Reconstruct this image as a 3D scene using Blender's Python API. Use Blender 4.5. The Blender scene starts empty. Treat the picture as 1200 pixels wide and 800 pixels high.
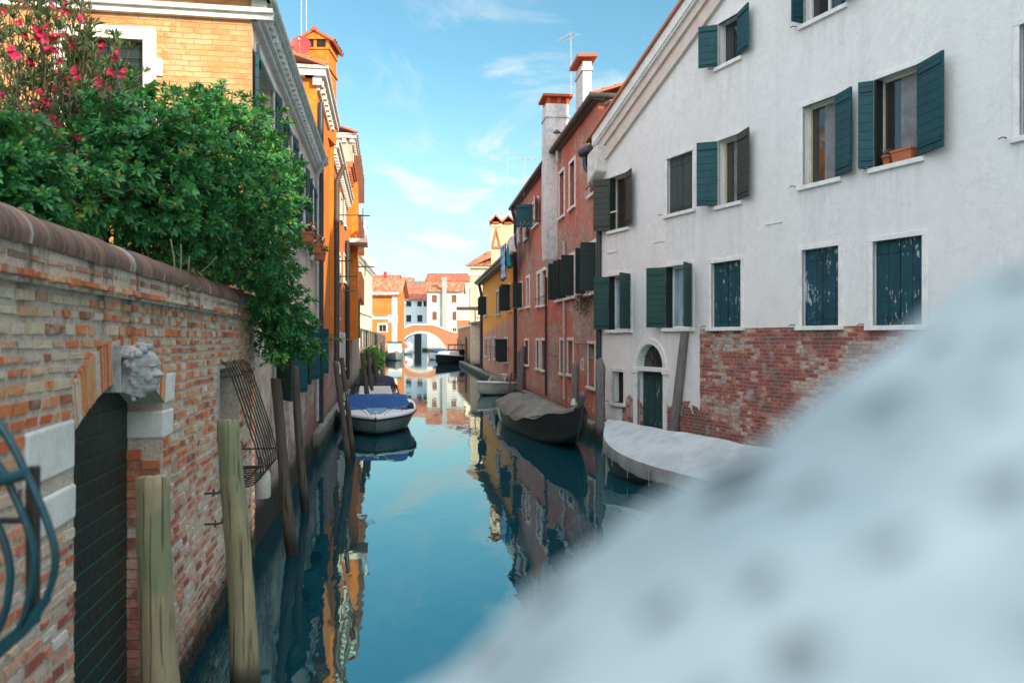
import bpy, bmesh, math, random
import numpy as np
from mathutils import Vector, Matrix
random.seed(7); rng = np.random.default_rng(7)
C = bpy.context.scene.collection
FPX, HV = 933.333, 398.0            # focal length and horizon row, in pixels of the 1200 px photograph

# ------------------------------------------------------------------ camera, sky, sun, exposure
cam_d = bpy.data.cameras.new('camera'); cam = bpy.data.objects.new('camera', cam_d); C.objects.link(cam)
cam.location = (0, 0, 3.0); cam.rotation_euler = (math.radians(90), 0, 0)
cam_d.lens = 28; cam_d.sensor_width = 36; cam_d.sensor_fit = 'HORIZONTAL'; cam_d.shift_y = -2/1200
cam_d.clip_start = .02; cam_d.clip_end = 5000
cam_d.dof.use_dof = True; cam_d.dof.focus_distance = 14; cam_d.dof.aperture_fstop = 2.3
bpy.context.scene.camera = cam
SUN_EL, SUN_AZ = math.radians(21), math.radians(135)      # azimuth clockwise from +Y
S = Vector((math.cos(SUN_EL)*math.sin(SUN_AZ), math.cos(SUN_EL)*math.cos(SUN_AZ), math.sin(SUN_EL)))
sd = bpy.data.lights.new('sun', 'SUN'); sun = bpy.data.objects.new('sun', sd); C.objects.link(sun)
sd.energy = 4.2; sd.angle = math.radians(.5); sd.color = (1, .80, .54)
sun.location = (20, -30, 40); sun.rotation_euler = (-S).to_track_quat('-Z', 'Y').to_euler()
W = bpy.data.worlds.new('World'); bpy.context.scene.world = W; W.use_nodes = True
vs = bpy.context.scene.view_settings
vs.view_transform = 'Standard'; vs.look = 'None'; vs.gamma = 1; vs.use_curve_mapping = False; vs.exposure = 0.84

class NT:
    def __init__(s, tree): s.t = tree; tree.nodes.clear()
    def new(s, typ, **p):
        n = s.t.nodes.new(typ)
        for k, v in p.items(): setattr(n, k, v)
        return n
    def put(s, sock, v):
        if isinstance(v, bpy.types.NodeSocket): s.t.links.new(v, sock)
        elif v is not None:
            if sock.type == 'RGBA' and not isinstance(v, (int, float)) and len(v) == 3: v = (*v, 1)
            sock.default_value = v
    def math(s, op, a, b=None, c=None, clamp=False):
        n = s.new('ShaderNodeMath', operation=op, use_clamp=clamp)
        s.put(n.inputs[0], a); s.put(n.inputs[1], b); s.put(n.inputs[2], c); return n.outputs[0]
    def add(s, a, b): return s.math('ADD', a, b)
    def mul(s, a, b): return s.math('MULTIPLY', a, b)
    def vm(s, op, a, b=None):
        n = s.new('ShaderNodeVectorMath', operation=op); s.put(n.inputs[0], a); s.put(n.inputs[1], b); return n.outputs[0]
    def mix(s, f, a, b, blend='MIX'):
        n = s.new('ShaderNodeMix', data_type='RGBA', blend_type=blend)
        s.put(n.inputs[0], f); s.put(n.inputs[6], a); s.put(n.inputs[7], b); return n.outputs[2]
    def noise(s, vec, scale, det=4, rough=.55, dist=0, out=0):
        n = s.new('ShaderNodeTexNoise'); s.put(n.inputs['Vector'], vec); s.put(n.inputs['Scale'], scale)
        s.put(n.inputs['Detail'], det); s.put(n.inputs['Roughness'], rough); s.put(n.inputs['Distortion'], dist); return n.outputs[out]
    def ramp(s, f, stops, interp='LINEAR'):
        n = s.new('ShaderNodeValToRGB'); n.color_ramp.interpolation = interp; e = n.color_ramp.elements
        while len(e) < len(stops): e.new(.5)
        for q, (p, c) in zip(e, stops): q.position = p; q.color = (*c, 1)
        s.put(n.inputs[0], f); return n.outputs[0]
    def mr(s, v, a, b, c=0., d=1., smooth=True):
        n = s.new('ShaderNodeMapRange', interpolation_type='SMOOTHSTEP' if smooth else 'LINEAR')
        for i, q in enumerate((v, a, b, c, d)): s.put(n.inputs[i], q)
        return n.outputs[0]
    def pos(s): return s.new('ShaderNodeNewGeometry').outputs['Position']
    def uv(s): return s.new('ShaderNodeTexCoord').outputs['UV']
    def sep(s, v): n = s.new('ShaderNodeSeparateXYZ'); s.put(n.inputs[0], v); return n.outputs
    def comb(s, x=0, y=0, z=0):
        n = s.new('ShaderNodeCombineXYZ')
        for i, q in enumerate((x, y, z)): s.put(n.inputs[i], q)
        return n.outputs[0]
    def white(s, v, out='Value', dim='2D'):
        n = s.new('ShaderNodeTexWhiteNoise', noise_dimensions=dim); s.put(n.inputs['Vector'], v); return n.outputs[out]
    def bump(s, h, strength=.5, dist=.02, normal=None):
        n = s.new('ShaderNodeBump'); s.put(n.inputs['Strength'], strength); s.put(n.inputs['Distance'], dist)
        s.put(n.inputs['Height'], h); s.put(n.inputs['Normal'], normal); return n.outputs[0]
    def out(s, col, rough=.85, normal=None, metal=0., spec=.35, shader=None):
        o = s.new('ShaderNodeOutputMaterial')
        if shader is None:
            b = s.new('ShaderNodeBsdfPrincipled'); s.put(b.inputs['Base Color'], col); s.put(b.inputs['Roughness'], rough)
            s.put(b.inputs['Metallic'], metal); s.put(b.inputs['Specular IOR Level'], spec); s.put(b.inputs['Normal'], normal)
            shader = b.outputs[0]
        s.t.links.new(shader, o.inputs[0]); return shader

# ---- sky: NISHITA with thin white clouds
n = NT(W.node_tree)
sky = n.new('ShaderNodeTexSky', sky_type='NISHITA'); sky.sun_disc = False; sky.sun_elevation = SUN_EL; sky.sun_rotation = SUN_AZ
sky.air_density = 1.0; sky.dust_density = .6; sky.ozone_density = 1.6
tint = n.mix(1.0, sky.outputs[0], (.76, 1.12, 1.03), 'MULTIPLY')
g = n.new('ShaderNodeTexCoord').outputs['Generated']
x, y, z = n.sep(g)
den = n.math('MAXIMUM', n.add(z, .10), .04)
cp = n.comb(n.math('DIVIDE', x, den), n.math('DIVIDE', y, den), 0)
cl = n.noise(n.vm('MULTIPLY', cp, (1.0, .55, 1)), 2.1, 9, .60, .7)
cl2 = n.noise(cp, .42, 3, .5)
m = n.mul(n.mr(cl, .49, .63), n.mr(cl2, .42, .54))
lowc = n.mr(z, .60, .02)
m = n.mul(m, n.add(.25, n.mul(lowc, .9)))
hz = n.mr(z, .34, -.02)
base = n.mix(n.mul(hz, .70), tint, (4.3, 4.75, 4.8))
skyc = n.mix(n.mul(m, .9), base, (4.9, 5.0, 5.0))
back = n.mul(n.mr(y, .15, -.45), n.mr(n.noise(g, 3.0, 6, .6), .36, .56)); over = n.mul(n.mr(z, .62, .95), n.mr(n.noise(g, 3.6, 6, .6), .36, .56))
skyc = n.mix(n.mul(n.math('MAXIMUM', back, over), .9), skyc, (15.5, 15.9, 16.4))     # bright cloud banks added overhead and behind the viewer to lift the shade
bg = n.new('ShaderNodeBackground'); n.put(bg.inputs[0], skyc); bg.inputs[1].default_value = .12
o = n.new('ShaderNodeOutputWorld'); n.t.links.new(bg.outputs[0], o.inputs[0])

# ------------------------------------------------------------------ mesh helpers
def P(u, v, Y): return Vector(((u-600)/FPX*Y, Y, 3-(v-HV)/FPX*Y))

class MB:
    """collects polygons; build() links them as ONE mesh object"""
    def __init__(s): s.v = []; s.f = []; s.uv = []; s.mi = []; s.rnd = []; s.sm = []
    def poly(s, pts, uv=None, mi=0, rnd=0., smooth=False):
        b = len(s.v); s.v += [tuple(p) for p in pts]; s.f.append(list(range(b, b+len(pts)))); s.mi.append(mi); s.rnd.append(rnd); s.sm.append(smooth)
        if uv is None:
            q = [Vector(p) for p in pts]; nn = Vector((0, 0, 0))
            for i in range(len(q)): nn += q[i].cross(q[(i+1) % len(q)])
            nn = nn.normalized() if nn.length > 1e-12 else Vector((0, 0, 1))
            if abs(nn.z) > .97: uv = [(p.x, p.y) for p in q]
            else:
                t = Vector((0, 0, 1)).cross(nn).normalized(); bb = nn.cross(t); uv = [(t.dot(p), bb.dot(p)) for p in q]
        s.uv.append(uv)
    def grid(s, rows, closed=False, mi=0, rnd=0., smooth=True, capends=False):
        """rows of points -> shared-vertex quads"""
        b = len(s.v); R = len(rows); K = len(rows[0])
        for r in rows: s.v += [tuple(p) for p in r]
        def L(a, c): return (Vector(a)-Vector(c)).length
        ua = [0.]
        for k in range(1, K+1): ua.append(ua[-1]+L(rows[R//2][k % K], rows[R//2][k-1]))
        va = [0.]
        for i in range(1, R): va.append(va[-1]+max(L(rows[i][k], rows[i-1][k]) for k in (0, K//2)))
        for i in range(R-1):
            for k in range(K if closed else K-1):
                k2 = (k+1) % K
                s.f.append([b+i*K+k, b+i*K+k2, b+(i+1)*K+k2, b+(i+1)*K+k]); s.mi.append(mi); s.rnd.append(rnd); s.sm.append(smooth)
                s.uv.append([(ua[k], va[i]), (ua[k+1], va[i]), (ua[k+1], va[i+1]), (ua[k], va[i+1])])
        if capends:
            s.poly(list(reversed(rows[0])), mi=mi, rnd=rnd); s.poly(rows[-1], mi=mi, rnd=rnd)
    def hexa(s, c, mi=0, rnd=0.):
        """8 corners: 0-3 one face ccw seen from outside (front), 4-7 the back behind them"""
        for q in ((0, 1, 2, 3), (5, 4, 7, 6), (1, 5, 6, 2), (4, 0, 3, 7), (3, 2, 6, 7), (4, 5, 1, 0)):
            s.poly([c[i] for i in q], mi=mi, rnd=rnd)
    def box(s, x0, x1, y0, y1, z0, z1, mi=0, rnd=0.):
        s.hexa([(x0, y0, z0), (x1, y0, z0), (x1, y0, z1), (x0, y0, z1), (x0, y1, z0), (x1, y1, z0), (x1, y1, z1), (x0, y1, z1)], mi, rnd)
    def obox(s, o, ax, ay, az, mi=0, rnd=0.):
        """box from corner o along three vectors (ax right, ay back, az up)"""
        o, ax, ay, az = map(Vector, (o, ax, ay, az))
        s.hexa([o, o+ax, o+ax+az, o+az, o+ay, o+ax+ay, o+ax+ay+az, o+ay+az], mi, rnd)
    def tube(s, pts, r, k=8, mi=0, rnd=0., cap=True):
        pts = [Vector(p) for p in pts]; rows = []; up = None
        for i, p in enumerate(pts):
            d = (pts[min(i+1, len(pts)-1)]-pts[max(i-1, 0)]).normalized()
            if up is None: up = Vector((0, 0, 1)) if abs(d.z) < .9 else Vector((1, 0, 0))
            a = d.cross(up).normalized(); up = a.cross(d).normalized()
            rr = r[i] if isinstance(r, (list, tuple)) else r
            rows.append([p+(a*math.cos(2*math.pi*j/k)+up*math.sin(2*math.pi*j/k))*rr for j in range(k)])
        s.grid(rows, closed=True, mi=mi, rnd=rnd, capends=cap)
    def lathe(s, prof, c, k=16, mi=0, rnd=0.):
        c = Vector(c)
        s.grid([[c+Vector((r*math.cos(2*math.pi*j/k), r*math.sin(2*math.pi*j/k), z)) for j in range(k)] for r, z in prof], closed=True, mi=mi, rnd=rnd, capends=True)
    def ball(s, c, rx, ry=None, rz=None, k=10, h=6, mi=0, rnd=0., rot=None):
        ry = rx if ry is None else ry; rz = rx if rz is None else rz; c = Vector(c); rows = []
        for i in range(h+1):
            a = -math.pi/2+math.pi*i/h; ca, sa = max(math.cos(a), .02), math.sin(a)
            row = [Vector((rx*ca*math.cos(2*math.pi*j/k), ry*ca*math.sin(2*math.pi*j/k), rz*sa)) for j in range(k)]
            rows.append([c+(rot @ p if rot else p) for p in row])
        s.grid(rows, closed=True, mi=mi, rnd=rnd, capends=True)
    def build(s, name, mat, parent=None, origin=None, local=False, bevel=0., weld=False):
        me = bpy.data.meshes.new(name)
        off = Vector((0, 0, 0))
        if parent is not None and not local: off = world_loc(parent)
        elif origin is not None and not local: off = Vector(origin)
        me.from_pydata([(a-off.x, b-off.y, c-off.z) for a, b, c in s.v], [], s.f)
        ul = me.uv_layers.new(name='UVMap'); flat = [q for f in s.uv for p in f for q in p]
        ul.data.foreach_set('uv', flat)
        for mm in (mat if isinstance(mat, (list, tuple)) else [mat]): me.materials.append(mm)
        me.polygons.foreach_set('material_index', s.mi); me.polygons.foreach_set('use_smooth', s.sm)
        if any(s.rnd):
            at = me.attributes.new('rnd', 'FLOAT', 'FACE'); at.data.foreach_set('value', s.rnd)
        me.update()
        ob = bpy.data.objects.new(name, me); C.objects.link(ob)
        if parent is not None: ob.parent = parent
        elif origin is not None: ob.location = origin
        if bevel or weld:
            w = ob.modifiers.new('weld', 'WELD'); w.merge_threshold = .0008
        if bevel:
            b = ob.modifiers.new('bevel', 'BEVEL'); b.width = bevel; b.segments = 2; b.limit_method = 'ANGLE'; b.angle_limit = math.radians(40)
        return ob

def world_loc(o):
    v = Vector(o.location)
    while o.parent: o = o.parent; v = v+Vector(o.location)
    return v
def tag(o, label=None, cat=None, group=None, kind=None):
    if label: o['label'] = label
    if cat: o['category'] = cat
    if group: o['group'] = group
    if kind: o['kind'] = kind
    return o
def thing(name, loc, label, cat, group=None, rz=0.):
    o = bpy.data.objects.new(name, None); o.empty_display_size = .3; C.objects.link(o)
    o.location = loc; o.rotation_euler = (0, 0, rz); return tag(o, label, cat, group)

class Fac:
    """a vertical wall plane: t runs to the viewer's right, n points at the viewer"""
    def __init__(s, o, d): s.o = Vector((o[0], o[1])); s.d = Vector(d).normalized(); s.n = Vector((s.d.y, -s.d.x))
    def p(s, t, z, off=0.): q = s.o+s.d*t+s.n*off; return Vector((q.x, q.y, z))
    def t(s, u):
        k = (u-600)/FPX; return (k*s.o.y-s.o.x)/(s.d.x-k*s.d.y)
    def z(s, u, v): return 3-(v-HV)/FPX*(s.o.y+s.d.y*s.t(u))
    def tz(s, u, v): return s.t(u), s.z(u, v)
    def tY(s, Y): return (Y-s.o.y)/s.d.y
    @property
    def d3(s): return Vector((s.d.x, s.d.y, 0))
    @property
    def n3(s): return Vector((s.n.x, s.n.y, 0))

def fbox(mb, f, t0, t1, z0, z1, o0, o1, mi=0, rnd=0.):
    """box in facade coordinates, o1 = outer offset"""
    mb.hexa([f.p(t0, z0, o1), f.p(t1, z0, o1), f.p(t1, z1, o1), f.p(t0, z1, o1), f.p(t0, z0, o0), f.p(t1, z0, o0), f.p(t1, z1, o0), f.p(t0, z1, o0)], mi, rnd)
def fprism(mb, f, pts, o0, o1, mi=0, rnd=0.):
    """polygon (t,z) ccw from the viewer, extruded between offsets"""
    mb.poly([f.p(t, z, o1) for t, z in pts], uv=list(pts), mi=mi, rnd=rnd)
    k = len(pts)
    for i in range(k):
        (a, b), (c, d) = pts[i], pts[(i+1) % k]
        mb.poly([f.p(a, b, o1), f.p(a, b, o0), f.p(c, d, o0), f.p(c, d, o1)], mi=mi, rnd=rnd)
    mb.poly([f.p(t, z, o0) for t, z in reversed(pts)], mi=mi, rnd=rnd)
def clip(poly, a, b, c):
    out = []
    for i in range(len(poly)):
        p, q = poly[i], poly[(i+1) % len(poly)]
        dp, dq = a*p[0]+b*p[1]-c, a*q[0]+b*q[1]-c
        if dp <= 0: out.append(p)
        if (dp < 0 < dq) or (dq < 0 < dp):
            k = dp/(dp-dq); out.append((p[0]+(q[0]-p[0])*k, p[1]+(q[1]-p[1])*k))
    return out
def wall(mb, f, t0, t1, z0, z1, holes=(), clips=(), depth=.25, off=0., arches=(), mi=0):
    """wall sheet with rectangular holes (ta,tb,za,zb) and arched tops (tc,half,zs,rise), with reveals"""
    rect = list(holes)+[(tc-h, tc+h, zb, zs+r) for tc, h, zb, zs, r in arches]
    T = sorted({t0, t1, *[min(max(q, t0), t1) for h in rect for q in h[:2]]}); Z = sorted({z0, z1, *[min(max(q, z0), z1) for h in rect for q in h[2:]]})
    for i in range(len(T)-1):
        for j in range(len(Z)-1):
            a, b, c, d = T[i], T[i+1], Z[j], Z[j+1]; ct, cz = (a+b)/2, (c+d)/2
            if any(h[0] < ct < h[1] and h[2] < cz < h[3] for h in rect): continue
            pl = [(a, c), (b, c), (b, d), (a, d)]
            for cl in clips: pl = clip(pl, *cl) if pl else pl
            if len(pl) > 2: mb.poly([f.p(t, z, off) for t, z in pl], uv=pl, mi=mi)
    for (a, b, c, d) in holes:
        for (p, q) in (((a, c), (a, d)), ((a, d), (b, d)), ((b, d), (b, c)), ((b, c), (a, c))):
            mb.poly([f.p(*p, off), f.p(*q, off), f.p(*q, off-depth), f.p(*p, off-depth)], uv=[p, q, (q[0]+.2, q[1]+.01), (p[0]+.2, p[1]+.01)], mi=mi)
    for tc, h, zb, zs, r in arches:
        arc = arch_pts(tc, h, zs, r)
        k = len(arc)//2
        for i in range(k): mb.poly([f.p(*q, off) for q in ((tc-h, zs+r), arc[i], arc[i+1])], uv=[(tc-h, zs+r), arc[i], arc[i+1]], mi=mi)
        for i in range(k, len(arc)-1): mb.poly([f.p(*q, off) for q in ((tc+h, zs+r), arc[i], arc[i+1])], uv=[(tc+h, zs+r), arc[i], arc[i+1]], mi=mi)
        ring = [(tc-h, zb)]+arc+[(tc+h, zb)]
        for p, q in zip(ring, ring[1:]):
            mb.poly([f.p(*p, off), f.p(*q, off), f.p(*q, off-depth), f.p(*p, off-depth)], uv=[p, q, (q[0]+.2, q[1]+.01), (p[0]+.2, p[1]+.01)], mi=mi)
def arch_pts(tc, h, zs, r, k=16):
    """segmental or round arch, from left spring to right spring"""
    R = (h*h+r*r)/(2*r); a = math.asin(min(1, h/R)); zc = zs+r-R
    if r > h*.98: a = math.pi/2
    return [(tc+R*math.sin(-a+2*a*i/k), zc+R*math.cos(-a+2*a*i/k)) for i in range(k+1)]
def shell(mb, f, t0, t1, depth, z0, z1, top=True, mi=0):
    """side, back and top walls behind a facade"""
    mb.poly([f.p(t1, z0), f.p(t1, z0, -depth), f.p(t1, z1, -depth), f.p(t1, z1)], mi=mi)
    mb.poly([f.p(t0, z0, -depth), f.p(t0, z0), f.p(t0, z1), f.p(t0, z1, -depth)], mi=mi)
    mb.poly([f.p(t1, z0, -depth), f.p(t0, z0, -depth), f.p(t0, z1, -depth), f.p(t1, z1, -depth)], mi=mi)
    if top: mb.poly([f.p(t0, z1-.05), f.p(t1, z1-.05), f.p(t1, z1-.05, -depth), f.p(t0, z1-.05, -depth)], mi=mi)
def tiles(mb, A, B, U, pitch=.22, row=.38, amp=.055, mi=0):
    """barrel tile roof: eave from A to B, U the vector up the slope"""
    A, B, U = Vector(A), Vector(B), Vector(U); E = B-A; nr = E.cross(U).normalized()
    if nr.z < 0: nr = -nr
    k = max(2, int(E.length/pitch)); R = max(1, int(U.length/row)); prof = (0, .75, 1, .75)
    ev = E.normalized(); le, lu = E.length, U.length
    for r in range(R):
        lo = [];  hi = []
        for j in range(k*4+1):
            h = prof[j % 4]*amp; a = E*(j/(k*4)); jit = 0.012*math.sin(j//4*2.3+r*1.7)
            lo.append(A+a+U*(r/R)+nr*(h+.028+jit)); hi.append(A+a+U*((r+1)/R)+nr*(h*.8))
        b = len(mb.v); mb.v += [tuple(p) for p in lo+hi]; K = k*4+1
        flip = E.cross(U).z < 0
        for j in range(K-1):
            q = [b+j, b+j+1, b+K+j+1, b+K+j]; w = [(j/4*pitch, r*row), ((j+1)/4*pitch, r*row), ((j+1)/4*pitch, (r+1)*row), (j/4*pitch, (r+1)*row)]
            if flip: q.reverse(); w.reverse()
            mb.f.append(q); mb.uv.append(w); mb.mi.append(mi); mb.rnd.append(.001+random.Random(r*7919+(j//4)*31).random()*.99); mb.sm.append(False)
    # underside
    q = [A-nr*.05, B-nr*.05, B+U-nr*.05, A+U-nr*.05]
    mb.poly(q if E.cross(U).z < 0 else list(reversed(q)), mi=mi, rnd=.3)
    for a, b_ in ((A, B), (B, B+U), (B+U, A+U), (A+U, A)): mb.poly([a-nr*.05, b_-nr*.05, b_+nr*.03, a+nr*.03], mi=mi, rnd=.4)
# ------------------------------------------------------------------ materials
def M(name):
    m = bpy.data.materials.new(name); m.use_nodes = True; return m, NT(m.node_tree)
def brick(n, uv, pos, bw, bh, jit=.012, joint=.008):
    """returns (random per brick, second random, mortar mask 0..1)"""
    w = n.noise(pos, 4.5, 2, out=1); uv = n.vm('ADD', uv, n.vm('MULTIPLY', n.vm('SUBTRACT', w, (.5, .5, .5)), (jit*2, jit*2, 0)))
    x, y, _ = n.sep(uv); yy = n.math('DIVIDE', y, bh); r = n.math('FLOOR', yy); fy = n.math('FRACT', yy)
    wr = n.white(n.comb(r, 3.7, 0)); xx = n.add(n.math('DIVIDE', x, bw), n.add(n.mul(n.math('MODULO', r, 2), .5), n.mul(wr, .35)))
    c = n.math('FLOOR', xx); fx = n.math('FRACT', xx)
    ex = n.mul(n.math('MINIMUM', fx, n.math('SUBTRACT', 1., fx)), bw); ey = n.mul(n.math('MINIMUM', fy, n.math('SUBTRACT', 1., fy)), bh)
    e = n.math('MINIMUM', ex, ey); k = n.mul(n.noise(pos, 30, 2), joint*.8)
    mort = n.mr(n.math('SUBTRACT', e, k), joint*.1, joint*.75, 1., 0.)
    return n.white(n.comb(c, r, 0)), n.white(n.comb(n.add(c, 17.3), n.add(r, 5.1), 0)), mort

REDS = [(0, (.10, .045, .04)), (.2, (.26, .055, .04)), (.42, (.38, .10, .06)), (.6, (.42, .19, .12)), (.78, (.44, .32, .24)), (1, (.52, .46, .40))]
def wall_mat(name, p1, p2, p3=None, bricks=REDS, mortar=(.40, .37, .33), expose=.66, bw=.24, bh=.075, zgrad=(0, 5, .16, -.10), tide=.55, streak=.35, stains=(),
             grime=(.10, .095, .085), rule=None, bs=1.0):
    m, n = M(name); pos = n.pos(); uv = n.uv(); px, py, pz = n.sep(pos)
    N1 = n.noise(pos, .32, 5, .6); N2 = n.noise(pos, 1.7, 6, .62); N3 = n.noise(pos, 22, 4, .65); N4 = n.noise(pos, 5.5, 5, .7)
    st = n.noise(n.vm('MULTIPLY', pos, (2.6, 2.6, .16)), 1.2, 5, .65)
    blot = n.mr(n.add(n.mul(N1, .6), n.mul(N2, .4)), .36, .62)
    col = n.mix(blot, p1, p2)
    if p3: col = n.mix(n.mr(n.add(n.mul(N4, .6), n.mul(N1, .4)), .47, .60), col, p3)
    col = n.mix(n.mul(n.mr(N3, .35, .75), .14), col, tuple(c*.72 for c in p1))
    col = n.mix(n.mul(n.mr(st, .48, .78), streak), col, grime)
    if stains:                                                          # rain and rust runs below the sills
        x, y, _ = n.sep(uv); run = n.noise(n.vm('MULTIPLY', uv, (2.6, .16, 1)), 2.2, 6, .75); tot = None
        for a, b, z0 in stains:
            q = n.mul(n.mul(n.mr(x, a-.16, a-.02), n.mr(x, b+.16, b+.02)), n.mul(n.mr(y, z0-1.5, z0-.15), n.math('LESS_THAN', y, z0))); tot = q if tot is None else n.math('MAXIMUM', tot, q)
        col = n.mix(n.mul(n.mul(tot, n.mr(run, .42, .72)), .34), col, (.30, .285, .27))
        cr = n.noise(pos, 1.1, 9, .72, .9); col = n.mix(n.mul(n.mr(n.math('ABSOLUTE', n.math('SUBTRACT', cr, .5)), .006, .0), .35), col, (.25, .24, .24))
    h = n.add(n.mul(N3, .25), n.mul(N4, .5))
    mask = None
    if expose is not None:
        r1, r2, mo = brick(n, uv, pos, bw, bh)
        r1 = n.math('ADD', n.mul(r1, .50), n.add(.25, n.mul(n.math('SUBTRACT', n.noise(pos, .8, 5, .65), .5), 3.4)), clamp=True); bc = n.ramp(r1, bricks); bc = n.mix(n.mul(n.mr(N4, .4, .7), .45), bc, n.ramp(r2, bricks)); bc = n.mix(n.mul(N3, .35), bc, (.30, .24, .20))
        bc = n.mix(mo, bc, n.mix(N2, mortar, tuple(c*.6 for c in mortar)))
        bc = n.mix(n.mr(N2, .56, .72, 0, .75), bc, tuple(min(1, c*1.15) for c in mortar))
        e = n.add(n.add(n.mul(N1, .55), n.mul(N2, .45)), n.mul(n.math('SUBTRACT', N4, .5), .25))
        e = n.add(e, n.mr(pz, *zgrad, smooth=False))
        if rule: e = rule(n, uv, pos, e, N2, N4)
        mask = n.mr(e, expose, expose+.025)
        col = n.mix(mask, col, bc)
        edge = n.mul(n.mr(e, expose-.05, expose), n.math('SUBTRACT', 1., mask)); col = n.mix(n.mul(edge, .35), col, tuple(c*.5 for c in p2))
        hb = n.add(n.mul(n.math('SUBTRACT', 1., mo), 1.3), n.mul(N4, .8))
        h = n.add(n.mul(h, n.math('SUBTRACT', 1., mask)), n.mul(n.math('SUBTRACT', hb, 1.4), mask)) if True else h
    if tide:
        zz = n.add(pz, n.mul(n.math('SUBTRACT', N2, .5), .55))
        col = n.mix(n.mr(zz, tide*2.2, tide, 0, .55), col, (.09, .075, .06))
        col = n.mix(n.mr(zz, tide+.12, tide-.12, 0, .93), col, (.018, .022, .016))
    nm = n.bump(h, .75*bs, .018)
    n.out(col, n.mr(N2, .3, .7, .82, .95), nm, spec=.25); return m

def plain(name, c, rough=.6, c2=None, scale=6., metal=0., bump=.15, spec=.4, amt=.8):
    m, n = M(name); pos = n.pos(); N = n.noise(pos, scale, 6, .65); N3 = n.noise(pos, scale*7, 3)
    c2 = c2 or tuple(q*.6 for q in c)
    col = n.mix(n.mul(n.mr(n.add(n.mul(N, .7), n.mul(N3, .3)), .38, .68), amt), c, c2)
    n.out(col, n.mr(N3, .3, .7, max(.03, rough-.08), min(1, rough+.08)), n.bump(n.add(N, n.mul(N3, .4)), bump, .01), metal, spec); return m
def shutter_mat(name, c, c2, peel=None, plank=.17, vertical=False):
    m, n = M(name); pos = n.pos(); uv = n.uv(); x, y, _ = n.sep(uv); q = x if vertical else y
    f = n.math('FRACT', n.math('DIVIDE', q, plank)); g = n.mr(n.math('MINIMUM', f, n.math('SUBTRACT', 1., f)), .02, .06, 1., 0.)
    N = n.noise(pos, 3, 5, .6); st = n.noise(n.vm('MULTIPLY', pos, (14, 14, 1.2)), 2, 5, .65); pid = n.white(n.comb(n.math('FLOOR', n.math('DIVIDE', q, plank)), 1.3, 0))
    col = n.mix(n.mr(n.add(n.mul(N, .5), n.mul(st, .5)), .38, .62), c, c2); col = n.mix(n.mul(pid, .3), col, tuple(k*.6 for k in c))
    if peel:
        pl = n.noise(n.vm('MULTIPLY', pos, (1.6, 1.6, .55)), 9, 7, .72); hi = n.noise(pos, 1.1, 2)
        col = n.mix(n.mr(n.add(n.mul(pl, .7), n.mul(hi, .3)), .565, .60), col, peel)
    col = n.mix(n.mul(g, .8), col, tuple(k*.25 for k in c))
    n.out(col, .62, n.bump(n.add(n.mul(st, .4), n.mul(g, -1.2)), .5, .012), spec=.35); return m
def wood_mat(name, c, c2, c3=None, sx=1.0):
    m, n = M(name); pos = n.pos(); px, py, pz = n.sep(pos)
    st = n.noise(n.vm('MULTIPLY', pos, (16*sx, 16*sx, .9)), 1.6, 6, .7); N = n.noise(pos, 2.2, 4)
    col = n.mix(n.mr(st, .32, .68), c, c2)
    if c3: col = n.mix(n.mr(n.add(N, n.mr(pz, .3, 2.4, -.15, .1)), .46, .64), col, c3)
    col = n.mix(n.mr(n.add(pz, n.mul(N, .3)), .62, .28, 0, .92), col, (.02, .022, .015))
    ck = n.noise(n.vm('MULTIPLY', pos, (30*sx, 30*sx, .7)), 1.4, 3, .5); col = n.mix(n.mr(ck, .60, .68, 0, .7), col, tuple(q*.3 for q in c2))
    n.out(col, .85, n.bump(n.add(n.add(st, n.mul(N, .6)), n.mr(ck, .58, .68, 0, -1.2)), .8, .012), spec=.2); return m

MT = {}
MT['stone'] = plain('pale_stone', (.62, .60, .56), .85, (.40, .38, .34), 5, bump=.35)
MT['stone_white'] = plain('white_stone', (.74, .72, .68), .85, (.50, .48, .44), 4, bump=.3)
MT['stone_grey'] = plain('grey_stone', (.36, .37, .37), .85, (.18, .18, .18), 9, bump=.4)
MT['iron'] = plain('dark_iron', (.03, .032, .035), .55, (.07, .045, .03), 20, bump=.3)
MT['rust'] = plain('rusty_iron', (.035, .034, .032), .75, (.09, .055, .04), 14, bump=.4)
MT['pipe_dark'] = plain('dark_pipe', (.022, .026, .034), .45, (.04, .04, .042), 8, bump=.05)
MT['pipe_grey'] = plain('grey_pipe', (.42, .42, .42), .5, (.28, .26, .24), 6, bump=.05)
MT['pipe_copper'] = plain('brown_gutter', (.09, .07, .06), .5, (.05, .04, .035), 6, bump=.05)
MT['teal_paint'] = plain('teal_iron_paint', (.008, .085, .11), .38, (.012, .05, .065), 8, bump=.1, spec=.5)
MT['terracotta'] = plain('terracotta', (.46, .13, .055), .8, (.32, .10, .05), 10)
MT['dark'] = plain('dark_interior', (.012, .012, .013), .8, bump=0)
MT['cream_sash'] = plain('cream_sash_paint', (.55, .48, .36), .6, (.42, .36, .27), 6)
MT['white_sash'] = plain('white_sash_paint', (.68, .68, .66), .6, (.5, .5, .48), 6)
MT['curtain'] = plain('curtain_cloth', (.20, .21, .22), .9, (.10, .105, .11), 3)
MT['brass'] = plain('brass', (.42, .30, .12), .4, metal=.8, bump=.05)
MT['green_shutter'] = shutter_mat('green_shutter', (.006, .055, .045), (.010, .040, .036))
MT['teal_shutter'] = shutter_mat('teal_shutter', (.004, .070, .085), (.006, .045, .055))
MT['olive_shutter'] = shutter_mat('olive_shutter', (.042, .048, .036), (.030, .034, .028))
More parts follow.
